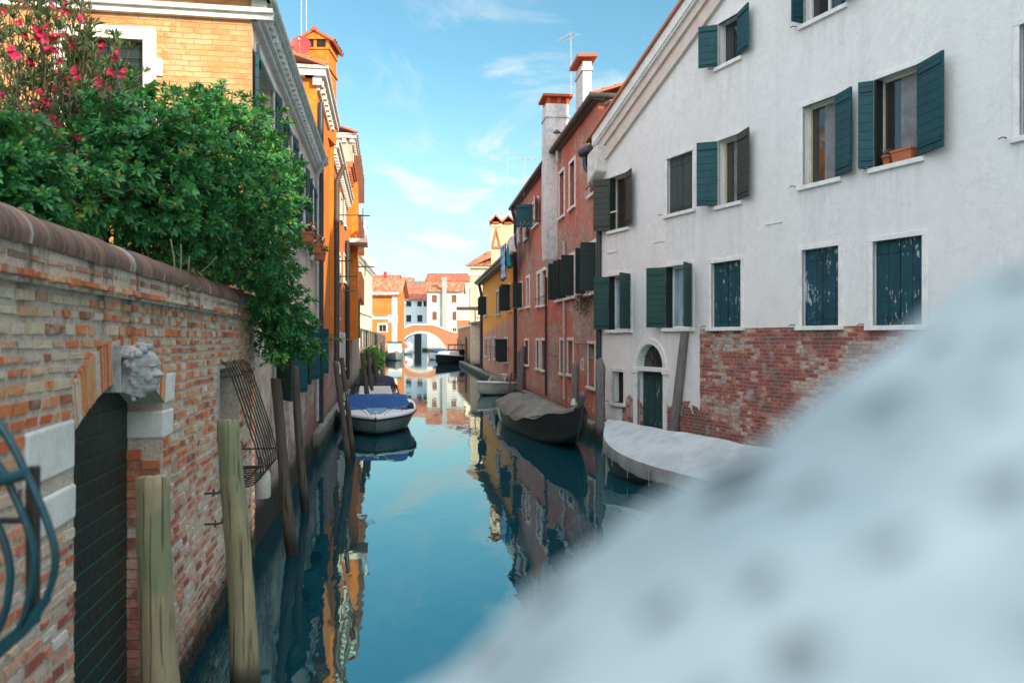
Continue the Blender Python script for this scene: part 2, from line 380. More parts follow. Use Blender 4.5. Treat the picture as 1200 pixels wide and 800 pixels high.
MT['grey_shutter'] = shutter_mat('grey_shutter', (.050, .070, .066), (.038, .052, .050), plank=.3, vertical=True)
MT['peel_shutter'] = shutter_mat('peeling_shutter', (.007, .062, .085), (.006, .040, .055), peel=(.36, .40, .40), plank=.26, vertical=True)
MT['black_shutter'] = shutter_mat('blackish_shutter', (.008, .022, .020), (.010, .016, .015))
MT['brown_shutter'] = shutter_mat('brown_shutter', (.20, .075, .045), (.14, .055, .035))
MT['yellow_shutter'] = shutter_mat('ochre_shutter', (.36, .24, .08), (.28, .18, .06))
MT['white_shutter'] = shutter_mat('white_shutter', (.60, .60, .60), (.45, .46, .47))
MT['door_green'] = plain('dark_green_door_paint', (.010, .026, .022), .5, (.014, .018, .016), 3, bump=.15)
MT['door_edge'] = plain('worn_green_edge', (.03, .12, .09), .6, (.015, .06, .045), 20)
def glass_mat():
    m, n = M('window_glass'); N = n.noise(n.pos(), .8, 3)
    n.out(n.mix(N, (.010, .009, .008), (.04, .038, .036)), .06, n.bump(n.noise(n.pos(), 1.3, 2), .05, .02), spec=.9); return m
MT['glass'] = glass_mat()
def glass_blue():
    m, n = M('curtained_glass'); N = n.noise(n.vm('MULTIPLY', n.pos(), (6, 6, .6)), 1.5, 3)
    n.out(n.mix(n.mr(N, .35, .65), (.16, .24, .29), (.30, .40, .45)), .1, None, spec=.8); return m
MT['glass_blue'] = glass_blue()
def tile_mat(name, stops):
    m, n = M(name); a = n.new('ShaderNodeAttribute', attribute_name='rnd'); pos = n.pos(); N = n.noise(pos, 1.3, 5, .6); N2 = n.noise(pos, 9, 4)
    col = n.ramp(a.outputs['Fac'], stops); col = n.mix(n.mr(N, .5, .75, 0, .55), col, (.10, .085, .07)); col = n.mix(n.mul(N2, .3), col, (.30, .24, .18))
    n.out(col, .9, n.bump(N2, .3, .01), spec=.2); return m
MT['tile'] = tile_mat('terracotta_roof_tile', [(0, (.30, .085, .04)), (.35, (.42, .13, .065)), (.7, (.46, .20, .11)), (1, (.40, .25, .16))])
MT['tile_red'] = tile_mat('red_roof_tile', [(0, (.36, .075, .04)), (.5, (.46, .12, .07)), (1, (.50, .19, .11))])
MT['tile_grey'] = tile_mat('grey_roof_tile', [(0, (.16, .13, .11)), (1, (.26, .22, .19))])

WH_TB = 0.0
# facade plasters
def white_rule(n, uv, pos, e, N2, N4):
    x, y, _ = n.sep(uv)
    right = n.mr(n.add(x, n.mul(n.math('SUBTRACT', N4, .5), .12)), WH_TB-.02, WH_TB+.02)
    below = n.mr(n.add(y, n.mul(n.math('SUBTRACT', N4, .5), .02)), 3.285, 3.265)
    base = n.mul(right, below)
    rag = n.mr(n.add(y, n.mul(n.math('SUBTRACT', N2, .5), 1.6)), 1.30, 1.22)
    rag = n.mul(rag, n.mr(x, 1.0, 1.5))
    return n.math('MAXIMUM', n.mul(n.math('MAXIMUM', base, rag), .9), n.mul(e, .3))
# ------------------------------------------------------------------ the canal, ground
def water_mat():
    m, n = M('canal_water'); pos = n.pos()
    a = n.noise(n.vm('MULTIPLY', pos, (1.0, .42, 1)), 1.5, 3, .5, .6); b = n.noise(n.vm('MULTIPLY', pos, (1, .5, 1)), 5.0, 2, .5, .4); c = n.noise(pos, .28, 2)
    h = n.add(n.mul(a, .014), n.mul(n.mul(b, .003), n.mr(c, .35, .65, .3, 1.)))
    nm = n.bump(h, 1.0, .35)
    bs = n.new('ShaderNodeBsdfPrincipled')
    n.put(bs.inputs['Base Color'], (.002, .032, .047)); n.put(bs.inputs['Roughness'], .015); n.put(bs.inputs['IOR'], 3.1)
    n.put(bs.inputs['Specular IOR Level'], .55); n.put(bs.inputs['Specular Tint'], (.50, 1.0, 1.0)); n.put(bs.inputs['Normal'], nm)
    n.out(None, shader=bs.outputs[0]); return m
MT['water'] = water_mat()
mb = MB(); mb.poly([(-900, -120, 0), (900, -120, 0), (900, 900, 0), (-900, 900, 0)])
tag(mb.build('water', MT['water']), kind='structure')
MT['earth'] = plain('garden_earth', (.12, .085, .055), .95, (.06, .045, .03), 3, bump=.5)
MT['paving'] = plain('stone_paving', (.30, .27, .23), .9, (.18, .16, .14), 2, bump=.3)

# ------------------------------------------------------------------ left bank: the garden wall
GW = Fac((-1.676, 0), (-.1736, 1))
gt = lambda Y: GW.tY(Y)
D0, D1, DSP, DRISE = gt(4.456), gt(6.33), 2.50, .24
DC, DH = (D0+D1)/2, (D1-D0)/2
GEND = gt(11.2)
def brick_attr_mat():
    m, n = M('old_brick'); pos = n.pos(); px, py, pz = n.sep(pos); a = n.new('ShaderNodeAttribute', attribute_name='rnd').outputs['Fac']
    N = n.noise(pos, 9, 6, .68); N2 = n.noise(pos, .9, 4, .6); N3 = n.noise(pos, 45, 4, .6); st = n.noise(n.vm('MULTIPLY', pos, (5, 5, .5)), 1.4, 5, .65)
    up = n.ramp(a, [(0, (.24, .09, .055)), (.18, (.62, .12, .035)), (.44, (.70, .22, .065)), (.62, (.64, .34, .18)), (.76, (.68, .49, .32)), (.84, (.66, .54, .38)), (.93, (.72, .64, .52)), (1, (.50, .42, .34))])
    lo = n.ramp(a, [(0, (.28, .075, .06)), (.18, (.52, .12, .08)), (.38, (.62, .25, .16)), (.55, (.66, .42, .29)), (.70, (.64, .52, .45)), (.85, (.68, .62, .60)), (1, (.60, .44, .26))])
    tp = n.ramp(a, [(0, (.17, .125, .10)), (.3, (.28, .21, .16)), (.5, (.36, .29, .22)), (.7, (.44, .18, .09)), (1, (.40, .36, .31))])
    zz = n.add(pz, n.mul(n.math('SUBTRACT', N2, .5), .9))
    col = n.mix(n.mr(zz, 2.1, 1.4), up, lo); col = n.mix(n.mr(pz, 3.32, 3.36), col, tp)
    col = n.mix(n.mul(n.mr(N, .35, .7), .40), col, n.mix(N2, (.36, .15, .08), (.56, .46, .36)))
    col = n.mix(n.mul(n.mr(N3, .45, .75), .35), col, (.16, .11, .09))
    col = n.mix(n.mul(n.mr(n.add(n.mul(N2, .6), n.mul(N, .4)), .56, .66), n.mr(zz, 2.3, 1.5, 0, .8)), col, (.64, .61, .64))   # salt bloom
    col = n.mix(n.mul(n.mr(st, .50, .72), n.mr(pz, 2.7, 3.4, .05, .75)), col, (.06, .055, .05))
    col = n.mix(n.mr(zz, .75, .35, 0, .6), col, (.10, .07, .05)); col = n.mix(n.mr(zz, .38, .18, 0, .95), col, (.02, .024, .017))
    sm = n.noise(pos, 3.2, 5, .7); col = n.mix(n.mul(n.mr(n.add(n.mul(sm, .7), n.mul(N, .3)), .50, .60), n.mr(pz, .5, 1., 0, .55)), col, n.mix(N3, (.66, .53, .42), (.52, .39, .29)))   # mortar smears
    n.out(col, .93, n.bump(n.add(n.mul(N, .8), n.mul(N3, .7)), .9, .012), spec=.2); return m
MT['brick'] = brick_attr_mat()
def mortar_mat():
    m, n = M('old_lime_mortar'); pos = n.pos(); px, py, pz = n.sep(pos); N = n.noise(pos, 3, 6, .65); N3 = n.noise(pos, 40, 4, .6); st = n.noise(n.vm('MULTIPLY', pos, (5, 5, .5)), 1.4, 5, .65)
    col = n.mix(N, (.66, .565, .47), (.50, .41, .33)); col = n.mix(n.mr(N3, .45, .7, 0, .5), col, (.20, .17, .15))
    col = n.mix(n.mul(n.mr(st, .46, .68), n.mr(pz, 2.7, 3.4, .1, .8)), col, (.055, .05, .045))
    col = n.mix(n.mr(n.add(pz, n.mul(N, .3)), .62, .36, 0, .95), col, (.02, .024, .017))
    n.out(col, .95, n.bump(n.add(N, N3), .9, .015), spec=.15); return m
MT['mortar'] = mortar_mat()
def cap_mat():
    m, n = M('wall_cap_tiles'); pos = n.pos(); x, y, _ = n.sep(n.uv()); N = n.noise(pos, 6, 6, .65)
    c = n.math('FLOOR', n.math('DIVIDE', x, .075)); r = n.white(n.comb(c, 2.2, 0)); f = n.math('FRACT', n.math('DIVIDE', x, .075)); g = n.mr(n.math('MINIMUM', f, n.math('SUBTRACT', 1., f)), .04, .16, 1., 0.)
    col = n.ramp(r, [(0, (.115, .075, .06)), (.4, (.17, .10, .075)), (.75, (.21, .115, .085)), (1, (.24, .14, .10))]); col = n.mix(n.mr(N, .42, .7, 0, .6), col, (.09, .075, .065))
    q = n.noise(n.comb(n.mul(x, 7.), n.mul(y, .8), 0), 1.0, 3, .5, .3); col = n.mix(n.mr(q, .585, .66, 0, .8), col, (.50, .49, .47))     # bird lime runs
    col = n.mix(n.mul(g, .45), col, (.30, .25, .21))
    n.out(col, .8, n.bump(n.add(n.mul(g, -1.), n.mul(N, .7)), .6, .012), spec=.25); return m
MT['cap'] = cap_mat()
base = GW.p(gt(5.4), 0)
wallT = thing('garden_wall', base, 'weathered brick garden wall with rounded tiled top, arched water door and carved head keystone', 'wall')
# core sheets (mortar) with the arched opening and the barred window niche
WN0, WN1, WNB, WNT = gt(8.62), gt(9.95), 1.42, 2.68
mb = MB(); wall(mb, GW, -2.2, GEND, -.5, 3.27, holes=[(WN0, WN1, WNB, WNT)], arches=[(DC, DH, -.5, DSP, DRISE)], depth=.33, off=-.003)
mb.poly([GW.p(-2.2, -.5, -.45), GW.p(-2.2, 3.27, -.45), GW.p(GEND, 3.27, -.45), GW.p(GEND, -.5, -.45)])
mb.poly([GW.p(GEND, -.5, -.012), GW.p(GEND, -.5, -.45), GW.p(GEND, 3.5, -.45), GW.p(GEND, 3.5, -.012)])
fbox(mb, GW, -2.2, GEND, 3.27, 3.50, -.45, .045)
mb.build('wall_core', MT['mortar'], wallT)
QL = [(D0-.64, D0-.02, 2.28, 2.56), (D0-.56, D0+.0, 2.0, 2.20)]; QR = [(D1+.06, D1+.36, 2.49, 2.73), (D1-.0, D1+.30, 2.22, 2.435)]
RING = .30
arc_in = arch_pts(DC, DH, DSP, DRISE, 40); arc_out = arch_pts(DC, DH+.05, DSP+.25, DRISE+.02, 40)
def ring_top(t):
    for (a, b), (c, d) in zip(arc_out, arc_out[1:]):
        if a <= t <= c: return b+(d-b)*(t-a)/(c-a)
    return -1
def blocked(z0, z1):
    out = []; zc = (z0+z1)/2
    if zc < DSP+.02: out.append((D0, D1))
    for a, b, c, d in QL+QR:
        if c-.02 < zc < d+.02: out.append((a-.01, b+.01))
    if WNB < zc < WNT: out.append((WN0-.10, WN1))
    ts = [t for t, z in arc_out if z > z0+.01]
    if ts and zc > DSP-.05: out.append((min(ts)-.005, max(ts)+.005))
    return out
def irregular(mb, f, a, b, c, d, o0, o1, rnd, R):
    """one worn brick: jittered corners, chamfered front"""
    j = lambda s=.009: R.uniform(-s, s)
    A = [(a+j(), c+j(.004)), (b+j(), c+j(.004)), (b+j(), d+j(.004)), (a+j(), d+j(.004))]; e = .009; oo = o1+R.uniform(-.007, .006)
    F = [(A[0][0]+e, A[0][1]+e), (A[1][0]-e, A[1][1]+e), (A[2][0]-e, A[2][1]-e), (A[3][0]+e, A[3][1]-e)]
    mb.poly([f.p(t, z, oo+j(.003)) for t, z in F], rnd=rnd)
    for i in range(4):
        k = (i+1) % 4; mb.poly([f.p(*A[i], o0), f.p(*A[k], o0), f.p(*F[k], oo-.001), f.p(*F[i], oo-.001)], rnd=rnd)
R = random.Random(3); mb = MB(); z = -.1
def course(z0, z1, t0, t1, o0, o1, lmin, lmax, blk=()):
    iv = [(t0, t1)]
    for a, b in sorted(blk):
        iv = [q for (p, r) in iv for q in ((p, min(r, a)), (max(p, b), r)) if q[1]-q[0] > .03]
    for a, b in iv:
        t = a+R.uniform(0, .01)
        while t < b-.03:
            L = R.uniform(lmin, lmax) if R.random() < .62 else R.uniform(.10, .15)
            if b-t-L < .06: L = b-t
            if R.random() > .015: irregular(mb, GW, t+R.uniform(.007, .013), t+L-R.uniform(.009, .016), z0+R.uniform(.007, .012), z1-R.uniform(.008, .014), o0, o1, max(.002, R.random()), R)
            t += L
zs = []
while z < 3.24:
    hgt = R.uniform(.062, .092); zs.append((z, min(z+hgt, 3.265))); z += hgt
for z0, z1 in zs: course(z0, z1, -.6, GEND, -.03, .009, .16, .25, blocked(z0, z1))
course(3.275, 3.345, -.6, GEND, -.02, .085, .20, .27)
for z0, z1 in ((3.36, 3.425), (3.43, 3.50)): course(z0, z1, -.6, GEND, .0, .052, .18, .27)
# door jamb bricks inside the right reveal
for z0, z1 in zs:
    if z1 < 2.2:
        for (o0, o1) in ((-.02, -.15), (-.16, -.29)):
            if R.random() < .97:
                q = R.uniform(0, .008); mb.hexa([GW.p(D1-.012-q, z0+.006, o1), GW.p(D1-.012-q, z0+.006, o0), GW.p(D1-.012-q, z1-.006, o0), GW.p(D1-.012-q, z1-.006, o1), GW.p(D1+.02, z0+.006, o1), GW.p(D1+.02, z0+.006, o0), GW.p(D1+.02, z1-.006, o0), GW.p(D1+.02, z1-.006, o1)], rnd=max(.01, R.random()*.3))
mb.build('brickwork', MT['brick'], wallT)
# arch voussoirs
def vous_mat():
    m, n = M('arch_brick'); pos = n.pos(); a = n.new('ShaderNodeAttribute', attribute_name='rnd').outputs['Fac']; N = n.noise(pos, 9, 6, .68); N3 = n.noise(pos, 45, 3)
    col = n.ramp(a, [(0, (.44, .085, .03)), (.4, (.60, .16, .045)), (.75, (.60, .25, .09)), (1, (.52, .36, .24))]); col = n.mix(n.mr(N, .45, .7, 0, .5), col, (.30, .16, .10))
    n.out(col, .93, n.bump(n.add(N, n.mul(N3, .6)), .9, .012), spec=.2); return m
MT['arch_brick'] = vous_mat()
mb = MB(); K = 36; ai = arch_pts(DC, DH, DSP, DRISE, K); ao = arch_pts(DC, DH+.05, DSP+.25, DRISE+.02, K)
for i in range(K):
    sh = lambda p, q, k: (p[0]+(q[0]-p[0])*k, p[1]+(q[1]-p[1])*k)
    a, b, c, d = sh(ai[i], ai[i+1], .14), sh(ai[i], ai[i+1], R.uniform(.70, .84)), sh(ao[i], ao[i+1], R.uniform(.62, .80)), sh(ao[i], ao[i+1], .16); r = max(.01, R.random())
    k = R.uniform(-.02, .10)
    fprism(mb, GW, [a, b, sh(c, b, -k), sh(d, a, -k)], -.25, .014+R.uniform(-.006, .006), rnd=r)
mb.build('arch', MT['arch_brick'], wallT, bevel=.006)
mb = MB(); fprism(mb, GW, ai+list(reversed(ao)), -.26, .011); mb.build('arch_mortar', MT['mortar'], wallT)
for (a, b, c, d) in QL:
    mb = MB(); mb.hexa([GW.p(a+R.uniform(-.02, .02), c, .014), GW.p(b+R.uniform(-.015, .0), c+.01, .014), GW.p(b, d, .014), GW.p(a, d-R.uniform(0, .03), .014), GW.p(a, c, -.2), GW.p(b, c, -.2), GW.p(b, d, -.2), GW.p(a, d, -.2)])
    mb.build('stone_block', MT['stone_white'], wallT, bevel=.015)
for (a, b, c, d) in QR:
    mb = MB(); mb.hexa([GW.p(a-.02, c, .016), GW.p(b-.05, c+.01, .016), GW.p(b, d, .016), GW.p(a-.02, d, .016), GW.p(a-.02, c, -.27), GW.p(b, c, -.27), GW.p(b, d, -.27), GW.p(a-.02, d, -.27)])
    mb.build('stone_block', MT['stone_white'], wallT, bevel=.015)
mb = MB(); fbox(mb, GW, WN0, WN1, WNB, WNT, -.36, -.325); fbox(mb, GW, WN0+.02, WN1-.02, WNB+.02, WNT-.02, -.325, -.32); mb.build('niche_window', MT['dark'], wallT)
mb = MB(); fbox(mb, GW, WN0-.10, WN0+.0, WNB, WNT, -.2, .012); fbox(mb, GW, WN0-.10, WN1, WNB-.1, WNB, -.2, .03); mb.build('niche_frame', MT['stone_grey'], wallT, bevel=.008)
# rounded cap
mb = MB(); rows = []; ts = np.concatenate([np.arange(-2.2, .6, .12), np.arange(.6, GEND+.01, .0125)])
for t in ts:
    wob = .004*math.sin(t*5.1)+.003*math.sin(t*11.7)
    rib = .010*abs(math.sin(math.pi*t/.075))**.5+.006*math.sin(math.floor(t/.075)*12.9898)-.008
    rows.append([GW.p(t, 3.49+(.165+rib)*math.sin(a)+wob, -.20+(.275+rib)*math.cos(a)) for a in np.linspace(-.25, math.pi+.25, 14)])
b = len(mb.v); K = 14
for r in rows: mb.v += [tuple(p) for p in r]
for i in range(len(rows)-1):
    for k in range(K-1):
        mb.f.append([b+i*K+k, b+(i+1)*K+k, b+(i+1)*K+k+1, b+i*K+k+1]); mb.mi.append(0); mb.rnd.append(0); mb.sm.append(True)
        mb.uv.append([(ts[i], k*.035), (ts[i+1], k*.035), (ts[i+1], k*.035+.035), (ts[i], k*.035+.035)])
mb.poly(rows[-1]); mb.build('cap', MT['cap'], wallT)
# recessed door
door = MB(); zb = -.3
for z0 in np.arange(-.3, 2.8, 0.146):
    a, b = D0-.05, D1+.05; top = min(z0+.140, DSP+DRISE+.02)
    fbox(door, GW, a, b, z0, top, -.30, -.262-R.uniform(0, .004))
dob = door.build('door', MT['door_green'], wallT, bevel=.004)
mb = MB()
for z0 in np.arange(-.3, 2.75, 0.146): fbox(mb, GW, D0, D1, z0+.1392, z0+.1455, -.295, -.259)
mb.build('board_edge', MT['door_edge'], dob)
mb = MB(); fbox(mb, GW, D0+.30, D0+.32, -.3, 2.62, -.29, -.256); mb.build('leaf_joint', MT['door_green'], dob)
lt, lz = GW.tz(132, 634); mb = MB(); fbox(mb, GW, lt-.035, lt+.035, lz-.03, lz+.03, -.27, -.250); mb.build('lock_plate', MT['brass'], dob)
lt, lz = GW.tz(121, 673); mb = MB(); mb.ball(GW.p(lt, lz, -.225), .03); mb.tube([GW.p(lt, lz, -.262), GW.p(lt, lz, -.225)], .012); mb.build('knob', MT['iron'], dob)
# carved head on the keystone (profile to the canal, curls of hair)
kt, kz = GW.tz(135, 432); kc = GW.p(kt, kz, .16); n3, d3, z3 = GW.n3, GW.d3, Vector((0, 0, 1))
RM = Matrix((n3, d3, z3)).transposed()          # local x = out of the wall, y along it, z up
hp = lambda x, y, z: kc+(n3*x+d3*y+z3*z)*.95
mb = MB()
zz_ = [-.175, -.16, -.145, -.132, -.118, -.105, -.096, -.087, -.078, -.067, -.056, -.045, -.03, -.01, .008, .025, .06, .10, .135, .16]
xf_ = [.02, .075, .105, .114, .108, .110, .122, .113, .123, .110, .128, .154, .141, .120, .106, .117, .113, .092, .05, -.01]; wd_ = [.045, .055, .062, .066, .070, .074, .077, .079, .081, .083, .086, .088, .091, .094, .096, .100, .104, .096, .07, .03]
mb.grid([[hp((-.11+x_)/2+((x_+.11)/2)*math.cos(2*math.pi*q/24), w_*math.sin(2*math.pi*q/24)*(1-.28*max(0, math.cos(2*math.pi*q/24))), z_) for q in range(24)] for z_, x_, w_ in zip(zz_, xf_, wd_)], closed=True, capends=True)      # skull and profile
for s in (-1, 1):
    mb.ball(hp(.080, s*.052, -.004), .015, .012, .009, 8, 6, rot=RM); mb.ball(hp(.078, s*.050, .018), .026, .022, .009, 8, 6, rot=RM); mb.ball(hp(.052, s*.058, -.06), .036, .024, .034, 8, 6, rot=RM)     # lid, brow, cheek
R2 = random.Random(5)
for i in range(60):                                                            # curls over crown and nape
    a = R2.uniform(-2.0, .62); b = R2.uniform(-1.2, 1.2); r = R2.uniform(.018, .030)
    c = hp(-.01+.120*math.sin(a)*math.cos(b), .104*math.sin(b), .045+.120*math.cos(a)*math.cos(b)); mb.ball(c, r, r, r*.8, 8, 6)
for s in (-1, 1):
    for k in range(9): mb.ball(hp(-.030+.010*math.sin(k*1.5), s*(.092-.004*k), .02-.028*k), .026-.001*k, None, None, 8, 6)        # side locks
mb.tube([hp(-.02, 0, -.06), hp(-.06, 0, -.17)], [.075, .085], 12)
mb.obox(GW.p(kt-.085, kz-.15, .06), d3*.17, -n3*.20, z3*.30)
ho = mb.build('keystone_head', MT['stone_grey'], wallT)
rm = ho.modifiers.new('remesh', 'REMESH'); rm.mode = 'VOXEL'; rm.voxel_size = .0038; rm.use_smooth_shade = True
sm = ho.modifiers.new('smooth', 'SMOOTH'); sm.factor = .5; sm.iterations = 1
# hooks on the wall
def wall_hook(t, z, label):
    mb = MB(); mb.tube([GW.p(t, z, -.02), GW.p(t, z, .13), GW.p(t+.01, z+.01, .16)], .011, 6)
    mb.tube([GW.p(t-.02, z-.03, .10), GW.p(t+.0, z+.04, .10)], .009, 6); mb.tube([GW.p(t, z, .16), GW.p(t-.01, z+.06, .17)], .009, 6)
    tag(mb.build('wall_hook', MT['rust'], origin=GW.p(t, z)), label, 'hook', 'iron hooks in the garden wall')
t_, z_ = GW.tz(238, 578); wall_hook(t_, z_, 'upper of two small iron hooks behind the mooring post on the garden wall')
t_, z_ = GW.tz(240, 614); wall_hook(t_, z_, 'lower iron hook of the pair in the garden wall behind the post')

# belly grille over the niche
gr = thing('window_grille', GW.p((WN0+WN1)/2, WNB-.05), 'rusty iron belly grille bulging from the garden wall window', 'window grille')
prof = [(2.76, .0), (2.72, .07), (2.60, .13), (2.2, .26), (1.85, .37), (1.62, .43), (1.50, .44), (1.42, .36), (1.38, .20), (1.36, .02)]
mb = MB(); tsb = np.linspace(WN0+.02, WN1+.12, 9)
for t in tsb: mb.tube([GW.p(t, z, o) for z, o in prof], .0095, 6)
mb.build('bars', MT['rust'], gr)
for zz, oo in ((2.60, .135), (1.62, .435), (1.38, .20)):
    mb = MB(); a, b = tsb[0], tsb[-1]; mb.tube([GW.p(a, zz, -.02), GW.p(a-.01, zz, oo), GW.p((a+b)/2, zz, oo+.01), GW.p(b+.01, zz, oo), GW.p(b, zz, -.02)], .013, 6); mb.build('hoop', MT['rust'], gr)
for (zc, oc, r, s) in ((2.02, .12, .07, 1), (1.86, .22, .06, -1), (1.70, .13, .075, 1), (1.56, .25, .06, -1), (1.55, .08, .05, 1)):
    mb = MB(); mb.tube([GW.p(WN0-.0, zc+r*(1-k/22)*math.sin(s*k*.5), oc+r*(1-k/22)*math.cos(k*.5)) for k in range(20)], .007, 5); mb.build('scroll', MT['rust'], gr)
mb = MB()
for i in range(13):
    t = R.uniform(WN0, WN1+.3); a = GW.p(t, 2.74+R.uniform(-.1, .05), .02); e = a+GW.d3*R.uniform(.05, .5)+GW.n3*R.uniform(.0, .22)+Vector((0, 0, R.uniform(-.35, .12)))
    mb.tube([a, (a+e)/2+Vector((0, 0, R.uniform(.02, .10))), e], [.005, .004, .002], 4)
tag(mb.build('dry_creeper', plain('dry_twig', (.36, .27, .17), .9), origin=GW.p(WN0, 2.7)), 'dry creeper twigs caught on top of the iron grille', 'twigs')
# plastic jug hanging below
jt, jz = GW.tz(305, 545); jc = P(308, 583, 9.75)
jug = thing('plastic_jug', jc, 'white plastic jug hanging under the iron grille', 'jug')
mb = MB(); mb.lathe([(.08, 0), (.094, .02), (.094, .26), (.085, .31), (.05, .345), (.03, .36)], jc, 16); mb.build('jug_body', plain('dirty_white_plastic', (.60, .56, .50), .5, (.40, .36, .31), 8), jug)
mb = MB(); mb.lathe([(.034, .355), (.034, .395)], jc, 12); mb.build('jug_cap', MT['stone_grey'], jug)
mb = MB(); mb.tube([jc+Vector((0, 0, .36)), jc+Vector((-.04, .0, .5)), GW.p(tsb[-2], 1.40, .22)], .006, 5); mb.build('cord', MT['rust'], jug)

# garden earth behind the wall, closed by the house
mb = MB(); mb.poly([GW.p(-2.2, 1.6, -.46), GW.p(GEND+.2, 1.6, -.46), (-16, 9.2, 1.6), (-16, -2.5, 1.6)][::1]); tag(mb.build('ground', MT['earth']), kind='structure')

def smooth(pts, k=6):
    pts = [Vector(p) for p in pts]; out = []
    for i in range(len(pts)-1):
        p0, p1, p2, p3 = pts[max(i-1, 0)], pts[i], pts[i+1], pts[min(i+2, len(pts)-1)]
        for j in range(k):
            t = j/k; out.append(.5*((2*p1)+(p2-p0)*t+(2*p0-5*p1+4*p2-p3)*t*t+(3*p1-p0-3*p2+p3)*t**3))
    return out+[pts[-1]]

# ------------------------------------------------------------------ mooring posts in the water
MT['post_green'] = wood_mat('new_mooring_timber', (.36, .30, .18), (.25, .215, .13), (.21, .225, .13))
MT['post_old'] = wood_mat('old_mooring_timber', (.13, .105, .085), (.07, .058, .048), (.10, .085, .075), 1.2)
MT['post_grey'] = wood_mat('grey_mooring_timber', (.20, .185, .17), (.11, .10, .095), None, 1.2)
def post(top, bot, r0, r1, mat, label, group='wooden mooring posts in the canal', sq=False, tip=.0, band=None):
    top, bot = Vector(top), Vector(bot); mb = MB(); N = 9; Q = random.Random(int(top.x*97+top.y*31))
    pts = []; rr = []
    for i in range(N+1):
        k = i/N; p = bot.lerp(top, k); w = .012*math.sin(k*5+top.x*3); pts.append(p+Vector((w, w*.5, 0))); rr.append((r0+(r1-r0)*k)*(1+.04*math.sin(k*9+top.y)))
    if tip: pts.append(top+Vector((0, 0, tip))); rr.append(r1*.35)
    KA = 18; ph = [Q.uniform(0, 6.28) for _ in range(5)]; rows = []; dn = (top-bot).normalized(); ax_ = dn.cross(Vector((0, 1, 0))).normalized(); ay_ = dn.cross(ax_)
    fine = smooth(pts, 4) if len(pts) > 2 else pts; fr = np.interp(np.linspace(0, 1, len(fine)), np.linspace(0, 1, len(rr)), rr)
    for i, (p, r_) in enumerate(zip(fine, fr)):
        row = []
        for j in range(KA):
            a = 2*math.pi*j/KA; g_ = 1+.045*math.sin(2*a+ph[0]+i*.06)+.03*math.sin(5*a+ph[1]+i*.11)+.02*math.sin(i*1.3+ph[2]+a)
            if j in (3, 11) and i > len(fine)*.45: g_ -= .13                    # drying cracks
            row.append(p+(ax_*math.cos(a)+ay_*math.sin(a))*r_*g_)
        rows.append(row)
    rows[-1] = [q+dn*(.02*math.sin(2*math.pi*j/KA+ph[3])+.012*math.sin(3*j+ph[4])) for j, q in enumerate(rows[-1])]
    c_ = sum(rows[-1], Vector((0, 0, 0)))/KA; rows.append([c_+(q-c_)*.86+dn*.012 for q in rows[-1]]); rows.append([c_+(q-c_)*.1+dn*.014 for q in rows[-2]])
    mb.grid(rows, closed=True, capends=True)
    nm = 'mooring_post'
    if band is None: return tag(mb.build(nm, mat, origin=(bot.x, bot.y, 0), bevel=0), label, 'post', group)
    e = thing(nm, (bot.x, bot.y, 0), label, 'post', group); mb.build('shaft', mat, e)
    c = bot.lerp(top, band); mb = MB(); mb.tube([c, c+(top-bot).normalized()*.22], r1*1.12, 12); mb.build('band', MT['white_sash'], e); return e
post(P(182, 560, 4.7), (P(190, 700, 4.7).x, 4.72, -.5), .135, .088, MT['post_green'], 'thick pale green-brown timber post in front of the dark water door')
post(P(268.5, 494, 6.6), (P(288, 800, 6.6).x+.02, 6.62, -.5), .125, .082, MT['post_green'], 'tall pale timber post standing in front of the iron grille')
def leaning(u0, v0, u1, v1, Y, r0, r1, label, mat='post_old', **k):
    a, b = P(u0, v0, Y), P(u1, v1, Y); dn = (b-a).normalized(); post(a, b+dn*(.8/max(.3, abs(dn.z))), r0, r1, MT[mat], label, **k)
leaning(322, 445, 343, 648, 11.1, .085, .065, 'brown weathered post leaning by the end of the garden wall')
leaning(346, 431, 357, 598, 14.0, .085, .065, 'brown weathered post leaning beneath the hanging shrub')
leaning(394, 424, 408, 545, 19.0, .085, .06, 'dark leaning post nearest the bow of the blue covered boat')
leaning(401, 420, 411, 512, 20.5, .075, .06, 'dark leaning post with white band beside the blue covered boat', band=.62)
leaning(424, 414, 435, 494, 29.0, .10, .075, 'dark leaning post beside the cockpit of the second left boat')
leaning(431, 410, 439, 484, 32.5, .10, .08, 'dark leaning post just behind the second left boat windscreen')
leaning(437, 412, 446, 473, 37.5, .11, .09, 'dark leaning post at the stern of the third left boat')
for i, (u, v0, v1, Y, s) in enumerate(((429.5, 405, 431, 88, 'nearest the grass'), (436, 404, 431, 90, 'second from the grass'), (441, 403, 427, 101, 'midway along the white fence'), (447, 401, 426, 106, 'below the far part of the fence'), (450, 398, 423, 112, 'nearest the moored far boat'))):
    leaning(u, v0, u+(1.3 if i < 2 else .3), v1, Y, .17, .14, 'thin dark post before the white fence quay, '+s)
leaning(613, 406, 611, 462, 41.2, .17, .13, 'grey post of a pair at the red wall, the taller right one', mat='post_grey')
leaning(608, 412, 609, 462, 41.8, .13, .11, 'grey post of a pair at the red wall, the shorter left one', mat='post_grey')
leaning(675, 430, 672, 500, 26.3, .15, .12, 'grey pointed post with white band beside the tarpaulin boat prow', mat='post_grey', tip=.2, band=.55)
leaning(703.5, 430, 704.5, 512, 23.8, .15, .135, 'broad grey pointed post at the corner of the white house', mat='post_grey', tip=.25)
